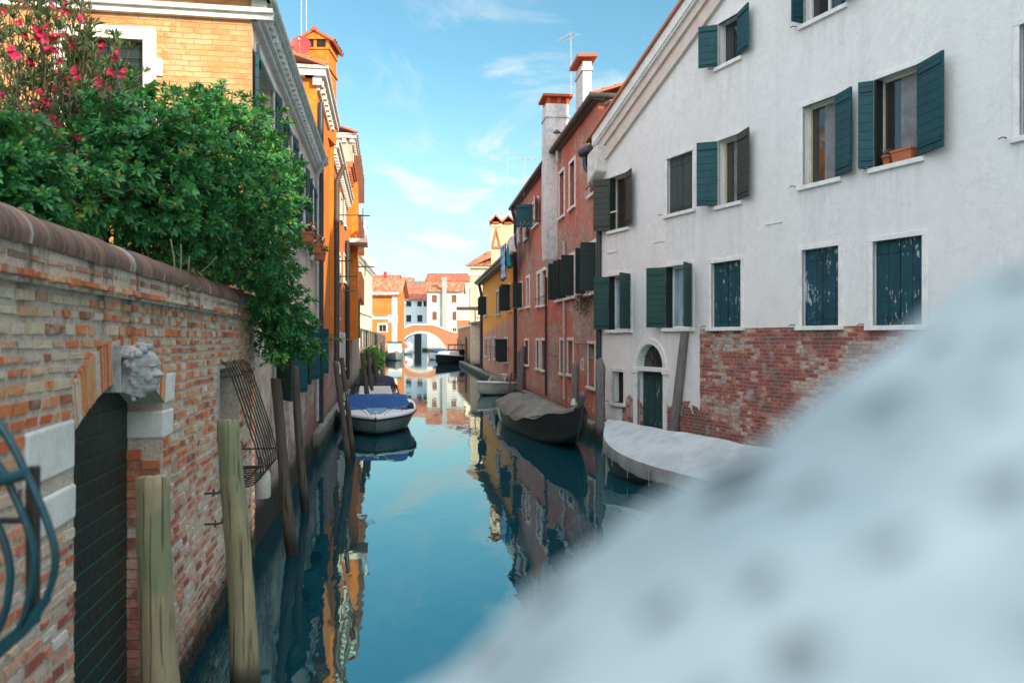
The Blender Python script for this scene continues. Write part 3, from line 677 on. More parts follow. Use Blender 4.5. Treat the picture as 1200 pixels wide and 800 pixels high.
for i, (u, v0, v1, Y, s) in enumerate(((537, 396, 421, 118, 'beside the black moored boat'), (540.5, 398, 423, 112, 'second from the black moored boat'), (546, 395, 427, 95, 'below the small red wall'), (553.2, 383, 431, 84, 'carrying the dark canopy'))):
    leaning(u, v0, u, v1, Y, .16, .14, 'thin dark brown post on the far right bank '+s)

# iron fan guard at the near end of the wall
fan = thing('fan_guard', GW.p(gt(2.2), 1.5), 'teal painted iron fan guard with curved bars in the lower left foreground', 'railing')
Yf = 2.2
def fpx(pts, dy=0.): return [P(u, v, Yf)+Vector((0, dy, 0)) for u, v in pts]
cur = [[(-200, 330), (-90, 395), (0, 490), (42, 566), (64, 620), (70, 655), (62, 690), (44, 724), (16, 752), (-60, 810), (-200, 860)],
       [(-200, 400), (-90, 450), (-10, 530), (22, 586), (40, 635), (42, 665), (36, 700), (24, 735), (-10, 775), (-90, 830), (-200, 870)],
       [(-200, 470), (-100, 510), (-40, 560), (-4, 615), (10, 660), (10, 690), (4, 720), (-12, 752), (-60, 800), (-200, 865)],
       [(-200, 540), (-120, 570), (-60, 620), (-32, 670), (-32, 710), (-50, 750), (-110, 800), (-200, 850)]]
for i, c in enumerate(cur):
    mb = MB(); mb.tube(smooth(fpx(c, -.02+.012*i)), .0105, 8); mb.build('curved_bar', MT['teal_paint'], fan)
mb = MB(); a, b = P(-205, 612, Yf), P(39, 553, Yf); mb.tube([a+Vector((0, -.03, 0)), b+Vector((0, -.03, 0))], .016, 8); mb.build('cross_bar', MT['teal_paint'], fan)
mb = MB(); a, b = P(-205, 614, Yf), P(32, 612, Yf); mb.tube([a+Vector((0, .03, 0)), b+Vector((0, .03, 0))], .009, 8); mb.build('cross_bar', MT['iron'], fan)
mb = MB(); a = P(31, 548, Yf); b = P(31, 735, Yf); mb.box(a.x-.014, a.x+.014, Yf+.015, Yf+.045, b.z, a.z); mb.build('upright', MT['iron'], fan, bevel=.003)
mb = MB(); a, b = P(56, 700, Yf), P(-205, 850, Yf); mb.tube([a, P(30, 732, Yf), P(-20, 772, Yf), b], .013, 8); mb.build('lower_bar', MT['teal_paint'], fan)
# ------------------------------------------------------------------ windows and shutters
def leaf(f, th, z0, z1, w, side, ang, mat, parent, off=.03, tk=.04):
    """shutter leaf hinged at t=th; ang 0 = closed, 90 = square to the wall, 180 = back on the wall"""
    a = math.radians(ang); s = 1 if side == 'L' else -1
    dr = f.d3*(s*math.cos(a))+f.n3*math.sin(a); nr = Vector((dr.y, -dr.x, 0)) if s > 0 else Vector((-dr.y, dr.x, 0))   # closed: outwards
    o = f.p(th, z0, off); up = Vector((0, 0, z1-z0)); mb = MB()
    fr = [o, o+dr*w, o+dr*w+up, o+up]
    if s < 0: fr = [fr[1], fr[0], fr[3], fr[2]]
    mb.hexa([p+nr*tk/2 for p in fr]+[p-nr*tk/2 for p in fr])
    for k in (.10, .90):
        c = o+up*k; b = [c+dr*.03-up.normalized()*.04, c+dr*(w-.03)-up.normalized()*.04, c+dr*(w-.03)+up.normalized()*.04, c+dr*.03+up.normalized()*.04]
        if s < 0: b = [b[1], b[0], b[3], b[2]]
        mb.hexa([p-nr*(tk/2) for p in b]+[p-nr*(tk/2+.022) for p in b])
    return mb.build('shutter', mat, parent)
def window(f, parent, ta, tb, za, zb, sur=.11, stone='stone', depth=.24, sash='white_sash', glass='glass', shutters=(), closed=None, sill=.10, lintel=None, curtain=False, mullion=True, detail=True, name='window', so=.035, sill_z=.09):
    lintel = sur if lintel is None else lintel
    mb = MB()
    if sur > 0:
        fbox(mb, f, ta-sur, ta, za, zb, -.06, so); fbox(mb, f, tb, tb+sur, za, zb, -.06, so); fbox(mb, f, ta-sur, tb+sur, zb, zb+lintel, -.06, so+.004)
    if sill: fbox(mb, f, ta-sur-.03, tb+sur+.03, za-sill_z, za, -depth, sill)
    if not mb.f: fbox(mb, f, ta, tb, za-.03, za-.003, -depth, .02)
    w = mb.build(name, MT[stone], parent, bevel=.006 if detail else 0)
    mb = MB(); fbox(mb, f, ta, tb, za, zb, -depth-.05, -depth); mb.build('pane', MT[glass], w)
    if closed:
        h = (tb-ta)/2
        for k in (0, 1):
            mb = MB(); fbox(mb, f, ta+k*h+.006, ta+(k+1)*h-.006, za+.01, zb-.01, -.13, -.085)
            if detail:
                for q in (.12, .88): fbox(mb, f, ta+k*h+.03, ta+(k+1)*h-.03, za+(zb-za)*q-.05, za+(zb-za)*q+.05, -.085, -.072)
            mb.build('shutter', MT[closed], w)
    elif sash:
        mb = MB(); s = .055
        fbox(mb, f, ta, ta+s, za, zb, -depth, -depth+.05); fbox(mb, f, tb-s, tb, za, zb, -depth, -depth+.05)
        fbox(mb, f, ta+s, tb-s, za, za+s, -depth, -depth+.048); fbox(mb, f, ta+s, tb-s, zb-s, zb, -depth, -depth+.048)
        if mullion: fbox(mb, f, (ta+tb)/2-.03, (ta+tb)/2+.03, za+s, zb-s, -depth, -depth+.046)
        mb.build('sash', MT[sash], w)
    if curtain:
        mb = MB(); rows = []
        for k in range(25):
            t = ta+.06+(tb-ta-.12)*(.42+.58*k/24); rows.append([f.p(t, za+.05, -depth+.012+.006*math.sin(k*1.9)), f.p(t, zb-.05, -depth+.012+.006*math.sin(k*1.9))])
        mb.grid(rows); mb.build('curtain', MT['curtain'], w)
    for sh in shutters:
        side, ang, mat = sh[:3]; wd = sh[3] if len(sh) > 3 else (tb-ta)/2
        leaf(f, (ta+(.035 if ang < 0 else 0)) if side == 'L' else tb, za+.02, zb-.01, wd, side, ang, MT[mat], w)
    return w
def pipe(pts, r, mat, parent, name='downpipe'):
    mb = MB(); mb.tube(pts, r, 10)
    return mb.build(name, MT[mat], parent)
def hook_iron(f, t, z, parent):
    mb = MB(); mb.tube([f.p(t, z, 0), f.p(t, z, .10), f.p(t-.06, z-.02, .11)], .01, 5); mb.build('shutter_catch', MT['iron'], parent)
def antenna(base, h, label, arms=6, rz=0., tilt=0.):
    base = Vector(base); e = thing('antenna', base, label, 'antenna', 'rooftop television antennas'); top = base+Vector((tilt, 0, h))
    mb = MB(); mb.tube([base, top], .018, 6); mb.build('mast', MT['pipe_grey'], e)
    a = Vector((math.cos(rz), math.sin(rz), 0)); b = Vector((-a.y, a.x, 0)); c = top+Vector((0, 0, -.08)); mb = MB(); mb.tube([c-a*.3, c+a*.8], .014, 5)
    for i in range(arms): q = c-a*.3+a*(1.1*i/(arms-1)); mb.tube([q-b*(.3-.02*i), q+b*(.3-.02*i)], .008, 4)
    mb.build('aerial', MT['pipe_grey'], e); return e
def chimney_part(mb, x0, x1, y0, y1, z0, z1): mb.box(x0, x1, y0, y1, z0, z1)

# ------------------------------------------------------------------ left bank house A: brick end wall in the sun, plaster canal front
CA = Fac((-3.615, 11.06), (-.1586, 1))
A1 = CA.t(372); AZ = 7.62
MT['plasterA'] = wall_mat('rosy_grey_plaster', (.72, .55, .46), (.62, .44, .36), (.74, .62, .54), expose=.60, zgrad=(.5, 4.5, .20, -.10), streak=.25, bricks=[(0, (.28, .07, .06)), (.5, (.40, .14, .11)), (.8, (.45, .27, .22)), (1, (.52, .46, .44))], mortar=(.46, .42, .40))
MT['brickA'] = wall_mat('sunlit_end_brick', (.56, .29, .12), (.48, .23, .09), (.58, .34, .16), expose=.47, bricks=[(0, (.40, .10, .03)), (.25, (.56, .18, .045)), (.6, (.56, .28, .10)), (1, (.58, .38, .19))], mortar=(.50, .34, .20), zgrad=(0, 8, .03, -.02), tide=None, streak=.12)
hA = thing('brick_house', CA.p(A1/2, 0, -3), 'rosy plastered house with a sunlit brick end wall behind the green shrub', 'house')
FA = Fac((-3.615-7*.9877, 11.06-7*.1566), (.9877, .1566))          # the end wall, facing the camera; its right end is the corner
wt0, wz1 = FA.tz(100, 44); wt1, _ = FA.tz(168, 44); _, wz0 = FA.tz(140, 178); wt0 = wt1-.95
mb = MB(); wall(mb, FA, 0, 7, -.5, AZ+.1, holes=[(wt0, wt1, wz0, wz1)], depth=.22); mb.build('end_wall', MT['brickA'], hA)
w = window(FA, hA, wt0, wt1, wz0, wz1, sur=.17, stone='stone_white', depth=.16, glass='dark', sash=None, closed='black_shutter', sill=.10)
mb = MB(); fbox(mb, FA, wt1+.17, wt1+.25, wz0+1.05, wz0+1.28, -.05, .03); fbox(mb, FA, wt1+.17, wt1+.24, wz0+.35, wz0+.5, -.05, .03); mb.build('quoin', MT['stone_white'], w)
holesA = []; winA = []
for (Ya, Yb, za, zb) in ((11.45, 13.2, 5.15, 7.12), (14.8, 15.75, 5.1, 7.05), (17.3, 18.2, 5.08, 6.95), (19.6, 20.4, 5.05, 6.9), (13.4, 14.7, 1.98, 3.3), (16.55, 17.7, 2.08, 3.3), (19.5, 20.4, 2.1, 3.3)):
    q = (CA.tY(Ya), CA.tY(Yb), za, zb); holesA.append(q); winA.append(q)
mb = MB(); wall(mb, CA, 0, A1, -.5, AZ, holes=holesA); shell(mb, CA, .6, A1, 7, -.5, AZ, top=True)
mb.build('canal_wall', MT['plasterA'], hA)
for i, q in enumerate(winA):
    if i < 4: window(CA, hA, *q, stone='stone_white', shutters=(('L', 173, 'teal_shutter', .42), ('R', 174, 'teal_shutter', .42)))
    else: window(CA, hA, *q, stone='stone', shutters=(('L', 150, 'green_shutter', .62), ('R', 150, 'teal_shutter', .62)), sill=.06)
mb = MB()                                                           # corbelled eaves on both faces
for f, ta, tb in ((CA, -.05, A1), (FA, 0, 7.3)):
    fbox(mb, f, ta, tb, AZ-.20, AZ-.12, 0, .08); fbox(mb, f, ta, tb, AZ-.12, AZ-.06, 0, .14); fbox(mb, f, ta-(.3 if f is CA else 0), tb, AZ+.10, AZ+.17, -.1, .24)
t = 0.
while t < A1-.1: fbox(mb, CA, t, t+.12, AZ-.06, AZ+.10, 0, .20); t += .29
mb.build('cornice', MT['stone_white'], hA)
mb = MB(); mb.tube([CA.p(-.2, AZ+.19, .25), CA.p(A1, AZ+.19, .25)], .055, 8); mb.build('gutter', MT['stone_white'], hA)
mb = MB(); tiles(mb, CA.p(-.25, AZ+.25, .20), CA.p(A1, AZ+.25, .20), -CA.n3*3.6+Vector((0, 0, 1.35))); mb.build('roof', MT['tile'], hA)
pipe([CA.p(A1-1.2, AZ+.1, .34), CA.p(A1-1.1, AZ-.35, .09), CA.p(A1-1.05, AZ-.8, .08), CA.p(A1-1.05, .9, .08)], .05, 'pipe_grey', hA)
pipe([CA.p(A1-.12, AZ+1.8, .10), CA.p(A1-.12, .75, .10)], .075, 'pipe_dark', hA)
# flower boxes on the sills
flow = plain('white_petal', (.75, .73, .70), .7); flow2 = plain('orange_petal', (.70, .14, .03), .7); flow3 = plain('yellow_petal', (.72, .42, .05), .7); gleaf = plain('pot_leaf', (.05, .10, .03), .6, (.03, .06, .02), 20)
def flower_box(f, t0, t1, z, off, label, kinds=(0, 1), h=.20, d=.22, group='terracotta flower boxes on window sills', plants=True):
    e = thing('flower_box', f.p((t0+t1)/2, z, off), label, 'flower box', group); mb = MB()
    mb.hexa([f.p(t0+.02, z, off+d-.02), f.p(t1-.02, z, off+d-.02), f.p(t1, z+h, off+d), f.p(t0, z+h, off+d), f.p(t0+.02, z, off), f.p(t1-.02, z, off), f.p(t1, z+h, off), f.p(t0, z+h, off)])
    fbox(mb, f, t0-.012, t1+.012, z+h-.035, z+h+.004, off-.01, off+d+.012); mb.build('box', MT['terracotta'], e)
    if not plants: return e
    Q = random.Random(int(t0*100)); mb = MB(); fl = [MB(), MB(), MB()]
    for i in range(60):
        c = f.p(Q.uniform(t0, t1), z+h+Q.uniform(0, .16), off+Q.uniform(-.02, d+.06)); a = Vector((Q.gauss(0, 1), Q.gauss(0, 1), Q.gauss(0, 1))).normalized(); b = a.cross(Vector((.3, .2, 1))).normalized()
        mb.poly([c, c+a*.04+b*.025, c+a*.085, c+a*.04-b*.025])
    for i in range(22):
        k = Q.choice(kinds); c = f.p(Q.uniform(t0, t1), z+h+Q.uniform(.06, .20), off+Q.uniform(.0, d+.06)); fl[k].ball(c, .035, .035, .028, 6, 4)
    mb.build('leaves', gleaf, e)
    for k, m_ in enumerate((flow, flow2, flow3)):
        if fl[k].f: fl[k].build('blossoms', m_, e)
    return e
flower_box(CA, CA.tY(16.35), CA.tY(16.95), 5.02, .12, 'terracotta box of mostly white flowers nearest the shrub on the left house', (0, 0, 1))
flower_box(CA, CA.tY(18.45), CA.tY(18.95), 5.02, .12, 'terracotta box with a red and white bloom, middle one of the left house', (1, 0))
flower_box(CA, CA.tY(19.6), CA.tY(20.1), 4.98, .12, 'terracotta box of yellow flowers nearest the black drainpipe', (2, 1, 2))

# ------------------------------------------------------------------ orange house B with its canal-side chimney
MT['orange'] = wall_mat('orange_plaster', (.60, .20, .055), (.52, .155, .04), (.64, .27, .10), expose=.60, zgrad=(1.4, 4.2, .38, -.14), streak=.22, bricks=[(0, (.26, .07, .06)), (.4, (.40, .15, .12)), (.75, (.46, .33, .28)), (1, (.52, .48, .45))], mortar=(.46, .43, .41))
MT['amber'] = wall_mat('amber_plaster', (.62, .195, .026), (.55, .155, .022), (.64, .235, .045), expose=.64, zgrad=(1.4, 4.2, .38, -.14), streak=.18, bricks=[(0, (.26, .07, .06)), (.4, (.40, .15, .12)), (1, (.50, .42, .38))])
B0, B1, B2 = CA.t(371.5), CA.t(388), CA.t(407); ZB1, ZB2 = 10.1, 9.6
hB = thing('orange_house', CA.p((B0+B1)/2, 0, -3), 'tall amber house with stone cornice and a big canal-side chimney', 'house')
mb = MB(); hb = [(B0+2.6, B0+3.4, 4.6, 6.3), (B0+2.6, B0+3.4, 7.4, 8.9)]
wall(mb, CA, B0, B1, -.5, ZB1, holes=[]); shell(mb, CA, B0, B1, 6, -.5, ZB1)
fbox(mb, CA, B1-.55, B1+.0, 3.2, ZB1-.4, -.05, .10)
mb.build('wall', MT['amber'], hB)
def corbel_cornice(f, ta, tb, z, parent, mat='stone_white', ends=True, step=.55, deep=.25, sidelen=0):
    mb = MB(); fbox(mb, f, ta-.0, tb, z-.34, z-.24, -.02, .07); fbox(mb, f, ta-deep if ends else ta, tb, z-.02, z+.16, -.3, deep); fbox(mb, f, ta-(deep+.06 if ends else 0), tb, z+.16, z+.24, -.3, deep+.07)
    t = ta+.05
    while t < tb-.2: fbox(mb, f, t, t+.22, z-.24, z-.02, -.02, deep-.08); t += step
    if sidelen:
        g = Fac((f.p(ta, 0, -sidelen).x, f.p(ta, 0, -sidelen).y), (f.n.x, f.n.y))
        fbox(mb, g, 0, sidelen+deep-.31, z-.02, z+.16, -.02, deep-.003); fbox(mb, g, 0, sidelen+deep-.31, z+.163, z+.238, -.02, deep+.06); t = .1
        while t < sidelen: fbox(mb, g, t, t+.24, z-.24, z-.02, -.02, deep-.1); t += step
    mb.build('cornice', MT[mat], parent)
corbel_cornice(CA, B0, B1+.1, ZB1, hB, sidelen=2.4)
mb = MB(); tiles(mb, CA.p(B0-.35, ZB1+.26, .26), CA.p(B1, ZB1+.26, .26), -CA.n3*3.2+Vector((0, 0, 1.0))); mb.build('roof', MT['tile'], hB)
g = Fac((CA.p(B0, 0, -6).x, CA.p(B0, 0, -6).y), (CA.n.x, CA.n.y))
pipe([g.p(4.6, 9.6, .06), g.p(5.3, 9.45, .07), g.p(5.75, 9.2, .08), g.p(5.80, 8.8, .08), g.p(5.80, 7.6, .08)], .06, 'pipe_copper', hB)
# chimney
cx1 = CA.p(CA.tY(25.6), 0).x; cy = 25.6; ch = MB(); CX0, CX1, CY0, CY1 = P(354, 0, cy).x, P(385, 0, cy).x, cy, cy+1.15
ct = 3+(HV-58)/FPX*cy
ch.box(CX0, CX1, CY0, CY1, ZB1-.6, ct); ch.box(CX0-.05, CX1+.05, CY0-.05, CY1+.05, ct-.62, ct-.55)
ch.box(CX0-.04, CX1+.04, CY0-.04, CY1+.04, ct, ct+.06)
mx = (CX0+CX1)/2
for a, b in ((CX0-.04, CX0+.08), (mx-.05, mx+.05), (CX1-.08, CX1+.04)): ch.box(a, b, CY0-.04, CY0+.1, ct+.06, ct+.30); ch.box(a, b, CY1-.1, CY1+.04, ct+.06, ct+.30)
ch.box(CX0-.04, CX1+.04, CY0+.1, CY1-.1, ct+.06, ct+.30)
gp = [(CX0-.10, CY0-.10, ct+.30), (CX1+.10, CY0-.10, ct+.30), (mx, CY0-.10, ct+.56)]; gp2 = [(x, CY1+.10, z) for x, y, z in gp]
ch.poly(gp); ch.poly(gp2[::-1]); ch.poly([gp[0], gp2[0], gp2[1], gp[1]])
cho = ch.build('chimney', MT['amber'], hB)
mb = MB()
for s in (-1, 1):
    e = mx+s*((CX1-CX0)/2+.2); tiles(mb, (e, CY0-.16, ct+.25), (e, CY1+.16, ct+.25), Vector((mx-e, 0, .36)), amp=.04)
mb.tube([(mx, CY0-.2, ct+.62), (mx, CY1+.2, ct+.62)], .08, 8, rnd=.4); mb.build('tile_cap', MT['tile_red'], cho)
mb = MB(); mb.box(mx-.30, mx-.04, CY0-.043, CY0+.0, ct+.09, ct+.27); mb.box(mx+.06, mx+.32, CY0-.043, CY0, ct+.09, ct+.27); mb.build('flue_opening', MT['dark'], cho)
# satellite dishes beside the chimney
def dish(u, v, Y, r, mat, label):
    c = P(u, v, Y); e = thing('satellite_dish', (c.x, c.y, 10.9), label, 'satellite dish', 'satellite dishes on the orange house'); mb = MB(); ax = Vector((.1, -.95, .25)).normalized(); s1 = ax.cross(Vector((0, 0, 1))).normalized(); s2 = s1.cross(ax)
    mb.grid([[c-ax*(.22*r*(1-k*k))+(s1*math.cos(2*math.pi*j/20)+s2*math.sin(2*math.pi*j/20))*r*k for j in range(20)] for k in (.03, .35, .7, 1.)], closed=True); mb.build('reflector', mat, e)
    mb = MB(); mb.tube([c-ax*.2, c-ax*.25+Vector((0, 0, -.3)), (c.x, c.y+.25, 10.6)], .025, 6); mb.tube([c-s2*r*.9, c+ax*r*.9], .012, 5); mb.ball(c+ax*r*.9, .05); mb.build('mount', MT['pipe_grey'], e)
dish(352, 53, 25.1, .33, plain('red_dish', (.36, .045, .04), .5), 'dark red satellite dish at the top of the orange chimney')
dish(354, 87, 24.6, .28, plain('pinkish_dish', (.48, .36, .34), .5), 'pinkish satellite dish low beside the orange chimney')
antenna(P(353, 75, 25.3), 4.6, 'left of two thin masts standing behind the orange chimney', 4, .3); antenna(P(359, 62, 26.9), 5.6, 'right of two thin masts standing behind the orange chimney', 4, .9)

hB2 = thing('orange_house', CA.p((B1+B2)/2, 0, -3), 'long lower orange house with white dentilled eaves along the left canal side', 'house')
mb = MB(); wb = []
for (ua, ub, va, vb) in ((394.5, 396.6, 372, 302), (398.6, 400.2, 258, 232), (393, 394.6, 266, 238), (402.6, 404, 330, 300), (403.2, 404.6, 265, 238), (397, 398.6, 330, 300)):
    ta, tb = CA.t(ua), CA.t(ub); z0_, z1_ = CA.z((ua+ub)/2, va), CA.z((ua+ub)/2, vb); wb.append((ta, tb, z0_, z1_))
wl = [(CA.t(u)-.40, CA.t(u)+.40, 1.75, 3.2) for u in (396.4, 399.3, 402.2, 404.6)]
wall(mb, CA, B1, B2, -.5, ZB2, holes=wb+wl); shell(mb, CA, B1, B2, 6, -.5, ZB2); mb.build('wall', MT['orange'], hB2)
for q in wb: window(CA, hB2, *q, stone='stone_white', detail=False)
for q in wl: window(CA, hB2, *q, stone='stone_white', detail=False, closed='black_shutter')
corbel_cornice(CA, B1+.1, B2, ZB2, hB2, ends=False, step=.5)
mb = MB(); tiles(mb, CA.p(B1+.1, ZB2+.26, .26), CA.p(B2, ZB2+.26, .26), -CA.n3*3.2+Vector((0, 0, 1.0))); mb.build('roof', MT['tile'], hB2)
t_ = CA.t(391.5); pipe([CA.p(t_, ZB2-.3, .35), CA.p(t_, ZB2-.9, .10), CA.p(t_, 2.2, .10)], .09, 'pipe_copper', hB2)
t_ = CA.t(404); pipe([CA.p(t_, 7.5, .12), CA.p(t_+.05, 4.5, .12), CA.p(t_, 1.2, .12)], .10, 'pipe_dark', hB2)
for (u, v, L) in ((396, 306, .6), (401, 324, .7), (404, 341, .6), (400, 252, .9)):
    mb = MB(); t_, z_ = CA.tz(u-3, v); mb.tube([CA.p(t_, z_, 0), CA.p(t_+.1, z_+.03, L)], .025, 5); mb.build('iron_arm', MT['iron'], hB2)
mb = MB(); mb.tube([CA.p(CA.t(366), 3.05, .22), CA.p(CA.t(404), 3.0, .22)], .02, 6)
mb.build('service_cable', MT['pipe_dark'], hB2)
# foundations along the left houses
mb = MB(); fbox(mb, CA, A1-1.4, B2, -.5, .62, -.1, .16); mb.build('plinth', MT_plinth if 'MT_plinth' in globals() else MT.setdefault('plinth', wall_mat('wet_plinth', (.26, .25, .22), (.18, .17, .15), None, expose=None, tide=.30, streak=.5)), hB2, bevel=.03)

# tower house C
ZC = 14.1; C0, C1 = CA.t(412.5), CA.t(421)
MT['tower'] = wall_mat('grey_beige_plaster', (.46, .37, .28), (.34, .27, .21), (.50, .42, .34), expose=.66, zgrad=(0, 5, .1, -.08), streak=.5)
MT['cream'] = wall_mat('cream_plaster', (.68, .58, .44), (.60, .49, .36), (.72, .64, .52), expose=None, streak=.18)
hC = thing('tower_house', CA.p((C0+C1)/2, 0, -2.5), 'tall narrow house with dentilled tile roof rising beyond the orange houses', 'house')
mb = MB(); hc = [(C0+1.5+k*2.6, C0+2.4+k*2.6, zz, zz+1.7) for k in range(3) for zz in (5.2, 8.4, 11.8)]
wall(mb, CA, C0, C1, -.5, ZC, holes=hc); shell(mb, CA, C0, C1, 6, -.5, ZC); mb.build('wall', MT['tower'], hC)
for q in hc: window(CA, hC, *q, stone='stone_white', detail=False, shutters=(('L', 100, 'brown_shutter'), ('R', 95, 'brown_shutter')))
corbel_cornice(CA, C0, C1, ZC, hC, mat='stone', step=.42, sidelen=4)
mb = MB(); tiles(mb, CA.p(C0-.5, ZC+.26, .30), CA.p(C1, ZC+.26, .30), -CA.n3*3.4+Vector((0, 0, 1.1)), pitch=.3)
mb.build('roof', MT['tile_red'], hC)
# amber lower house between B and C, set flush
hC2 = thing('amber_house', CA.p((B2+C0)/2, 0, -2), 'narrow amber house with small stone balcony below the tall dentilled house', 'house')
mb = MB(); wall(mb, CA, B2, C0, -.5, 11.4); shell(mb, CA, B2, C0, 5, -.5, 11.4); fbox(mb, CA, C0-1.6, C0, 3, 11.4, -.1, .35); mb.build('wall', MT['amber'], hC2)
corbel_cornice(CA, B2, C0, 11.4, hC2, mat='terracotta', step=.6, ends=False)
mb = MB(); fbox(mb, CA, B2+2.2, B2+4.6, 8.0, 8.2, 0, .9); fbox(mb, CA, B2+2.2, B2+2.3, 8.2, 9.1, .8, .9)
for k in range(9): fbox(mb, CA, B2+2.4+k*.26, B2+2.48+k*.26, 8.2, 9.0, .78, .86)
fbox(mb, CA, B2+2.2, B2+4.6, 9.0, 9.1, .76, .9); mb.build('balcony', MT['stone_white'], hC2)
for (zz, L) in ((9.8, 1.0), (7.0, 1.2)):
    mb = MB(); mb.tube([CA.p(C0-.4, zz, 0), CA.p(C0-.4, zz, L)], .04, 5); mb.tube([CA.p(C0-.4, zz-.5, L*.6), CA.p(C0-.4, zz+.4, L*.6)], .03, 5); mb.build('iron_arm', MT['iron'], hC2)
mb = MB(); fbox(mb, CA, C0+2.2, C0+2.75, 3.1, 5.2, .04, .36); mb.build('shutter', MT['brown_shutter'], hC2)

# cream palace D with roof balustrade
FD = Fac((-22.8, 115), (-3.3, 32)); D0_, D1_ = 0, FD.t(436.2); ZD = 3+(HV-300)/FPX*FD.p(0, 0).y
ZD = 3+(HV-318)/FPX*FD.p(D1_, 0).y
hD = thing('cream_palace', FD.p(D1_/2, 0, -5), 'cream palace with a roof balustrade catching the sun', 'house')
mb = MB(); hd = []
for k in range(7):
    for zz in (4.0, 8.6): hd.append((1.6+k*4.4, 2.9+k*4.4, zz, zz+2.8))
hd = [q for q in hd if q[1] < D1_-.5]
wall(mb, FD, D0_, D1_, 0, ZD, holes=hd); shell(mb, FD, D0_, D1_, 10, 0, ZD); mb.build('wall', MT['cream'], hD)
for q in hd: window(FD, hD, *q, stone='stone_white', detail=False, glass='dark', closed='brown_shutter' if q[2] > 7 else 'white_shutter')
mb = MB(); fbox(mb, FD, -.3, D1_+.5, ZD-.9, ZD-.5, 0, .3); fbox(mb, FD, -.3, D1_+.7, ZD-.5, ZD+.1, -.3, .75); fbox(mb, FD, 0, D1_+.1, 7.2, 7.6, 0, .3); mb.build('cornice', MT['stone_white'], hD)
mb = MB(); fbox(mb, FD, 0, D1_, ZD+.1, ZD+.4, -.1, .2); fbox(mb, FD, 0, D1_, ZD+1.75, ZD+2.0, -.1, .22); t = 0
while t < D1_: fbox(mb, FD, t, t+.28, ZD+.4, ZD+1.75, -.02, .14); t += .62
for k in range(8): fbox(mb, FD, k*D1_/7-.3, k*D1_/7+.3, ZD+.1, ZD+2.1, -.15, .28)
mb.build('balustrade', MT['cream'], hD)

# quay with the white fence, grass tuft
QF = Fac((-12.0, 64), (-14.2, 102)); q1 = 104.
MT['quay'] = wall_mat('pinkish_quay_wall', (.50, .40, .35), (.42, .31, .26), None, expose=.52, tide=.7)
mb = MB(); wall(mb, QF, 0, q1, -.5, 2.3); mb.poly([QF.p(0, 2.3), QF.p(q1, 2.3), QF.p(q1, 2.3, -14), QF.p(0, 2.3, -14)]); mb.poly([QF.p(0, -.5, -14), QF.p(0, -.5), QF.p(0, 2.3), QF.p(0, 2.3, -14)])
tag(mb.build('quay', MT['quay']), kind='structure')
fe = thing('fence', QF.p(q1/2, 2.3, -.3), 'long white panelled fence with dark posts on the far left quay', 'fence')
mb = MB(); fbox(mb, QF, 0, q1, 2.35, 3.75, -.30, -.24); mb.build('panels', plain('white_fence_paint', (.78, .78, .77), .7, (.62, .61, .60), 2), fe)
mb = MB(); fbox(mb, QF, 0, q1, 3.75, 3.95, -.36, -.18); mb.build('top_rail', MT['post_grey'], fe)
t = 1.
while t < q1:
    mb = MB(); fbox(mb, QF, t-.16, t+.16, 1.2, 3.8, -.23, -.08); mb.build('fence_post', MT['post_old'], fe); t += 5.0

# ------------------------------------------------------------------ far end: orange house E, bridge, houses
def simple(name, label, Y, u0, u1, z1, depth, mat, wins=(), roof=None, rh=3., rd=6., over=.5, pitch=.5, z0=-.3, wmat='brown_shutter', sides=True, yaw=0., stone='stone_white', glass='glass', sur=.25):
    x0, x1 = (u0-600)/FPX*Y, (u1-600)/FPX*Y; f = Fac((x0, Y), (math.cos(yaw), math.sin(yaw))); L = x1-x0
    e = thing(name, f.p(L/2, max(z0, 0), -depth/2), label, 'house'); mb = MB(); H = []
    for (ua, ub, va, vb, *k) in wins: H.append((f.t(ua), f.t(ub), f.z((ua+ub)/2, vb), f.z((ua+ub)/2, va)))
    wall(mb, f, 0, L, z0, z1, holes=H, depth=.2); shell(mb, f, 0, L, depth, z0, z1, top=roof is None)
    if roof:
        for t, s in ((0, 1), (L, -1)):
            q = [f.p(t, z1), f.p(t, z1+rh-.1, -rd), f.p(t, z1, -depth)]; mb.poly(q if s > 0 else q[::-1])
    mb.build('wall', mat, e)
    for q, wn in zip(H, wins):
        k = wn[4] if len(wn) > 4 else wmat
        window(f, e, *q, stone=stone, detail=False, closed=k if k else None, sur=sur, sill=.15, glass=glass, depth=.18)
    if roof:
        mb = MB(); tiles(mb, f.p(-over, z1-rh*over/rd, over), f.p(L+over, z1-rh*over/rd, over), -f.n3*(rd+over)+Vector((0, 0, rh*(1+over/rd))), pitch=pitch, row=.8, amp=.10)
        tiles(mb, f.p(-over, z1-rh*over/rd, -depth-over), f.p(L+over, z1-rh*over/rd, -depth-over), f.n3*(depth-rd+over)+Vector((0, 0, rh*(1+over/rd))), pitch=pitch, row=.8, amp=.10)
        mb.build('roof', MT[roof], e)
    return e, f, L
zat = lambda v, Y: 3-(v-HV)/FPX*Y
MT['orange_far'] = wall_mat('bright_orange_plaster', (.58, .175, .04), (.50, .14, .03), (.60, .23, .07), expose=None, streak=.15, tide=.5)
e, f, L = simple('orange_house', 'small bright orange house with tile roof left of the arched bridge', 165, 434, 465.5, zat(343, 165), 11, MT['orange_far'], [(444, 452.5, 380.5, 388.5, None)], 'tile', 3.4, 5.5, 1.0, glass='dark', sur=.35)
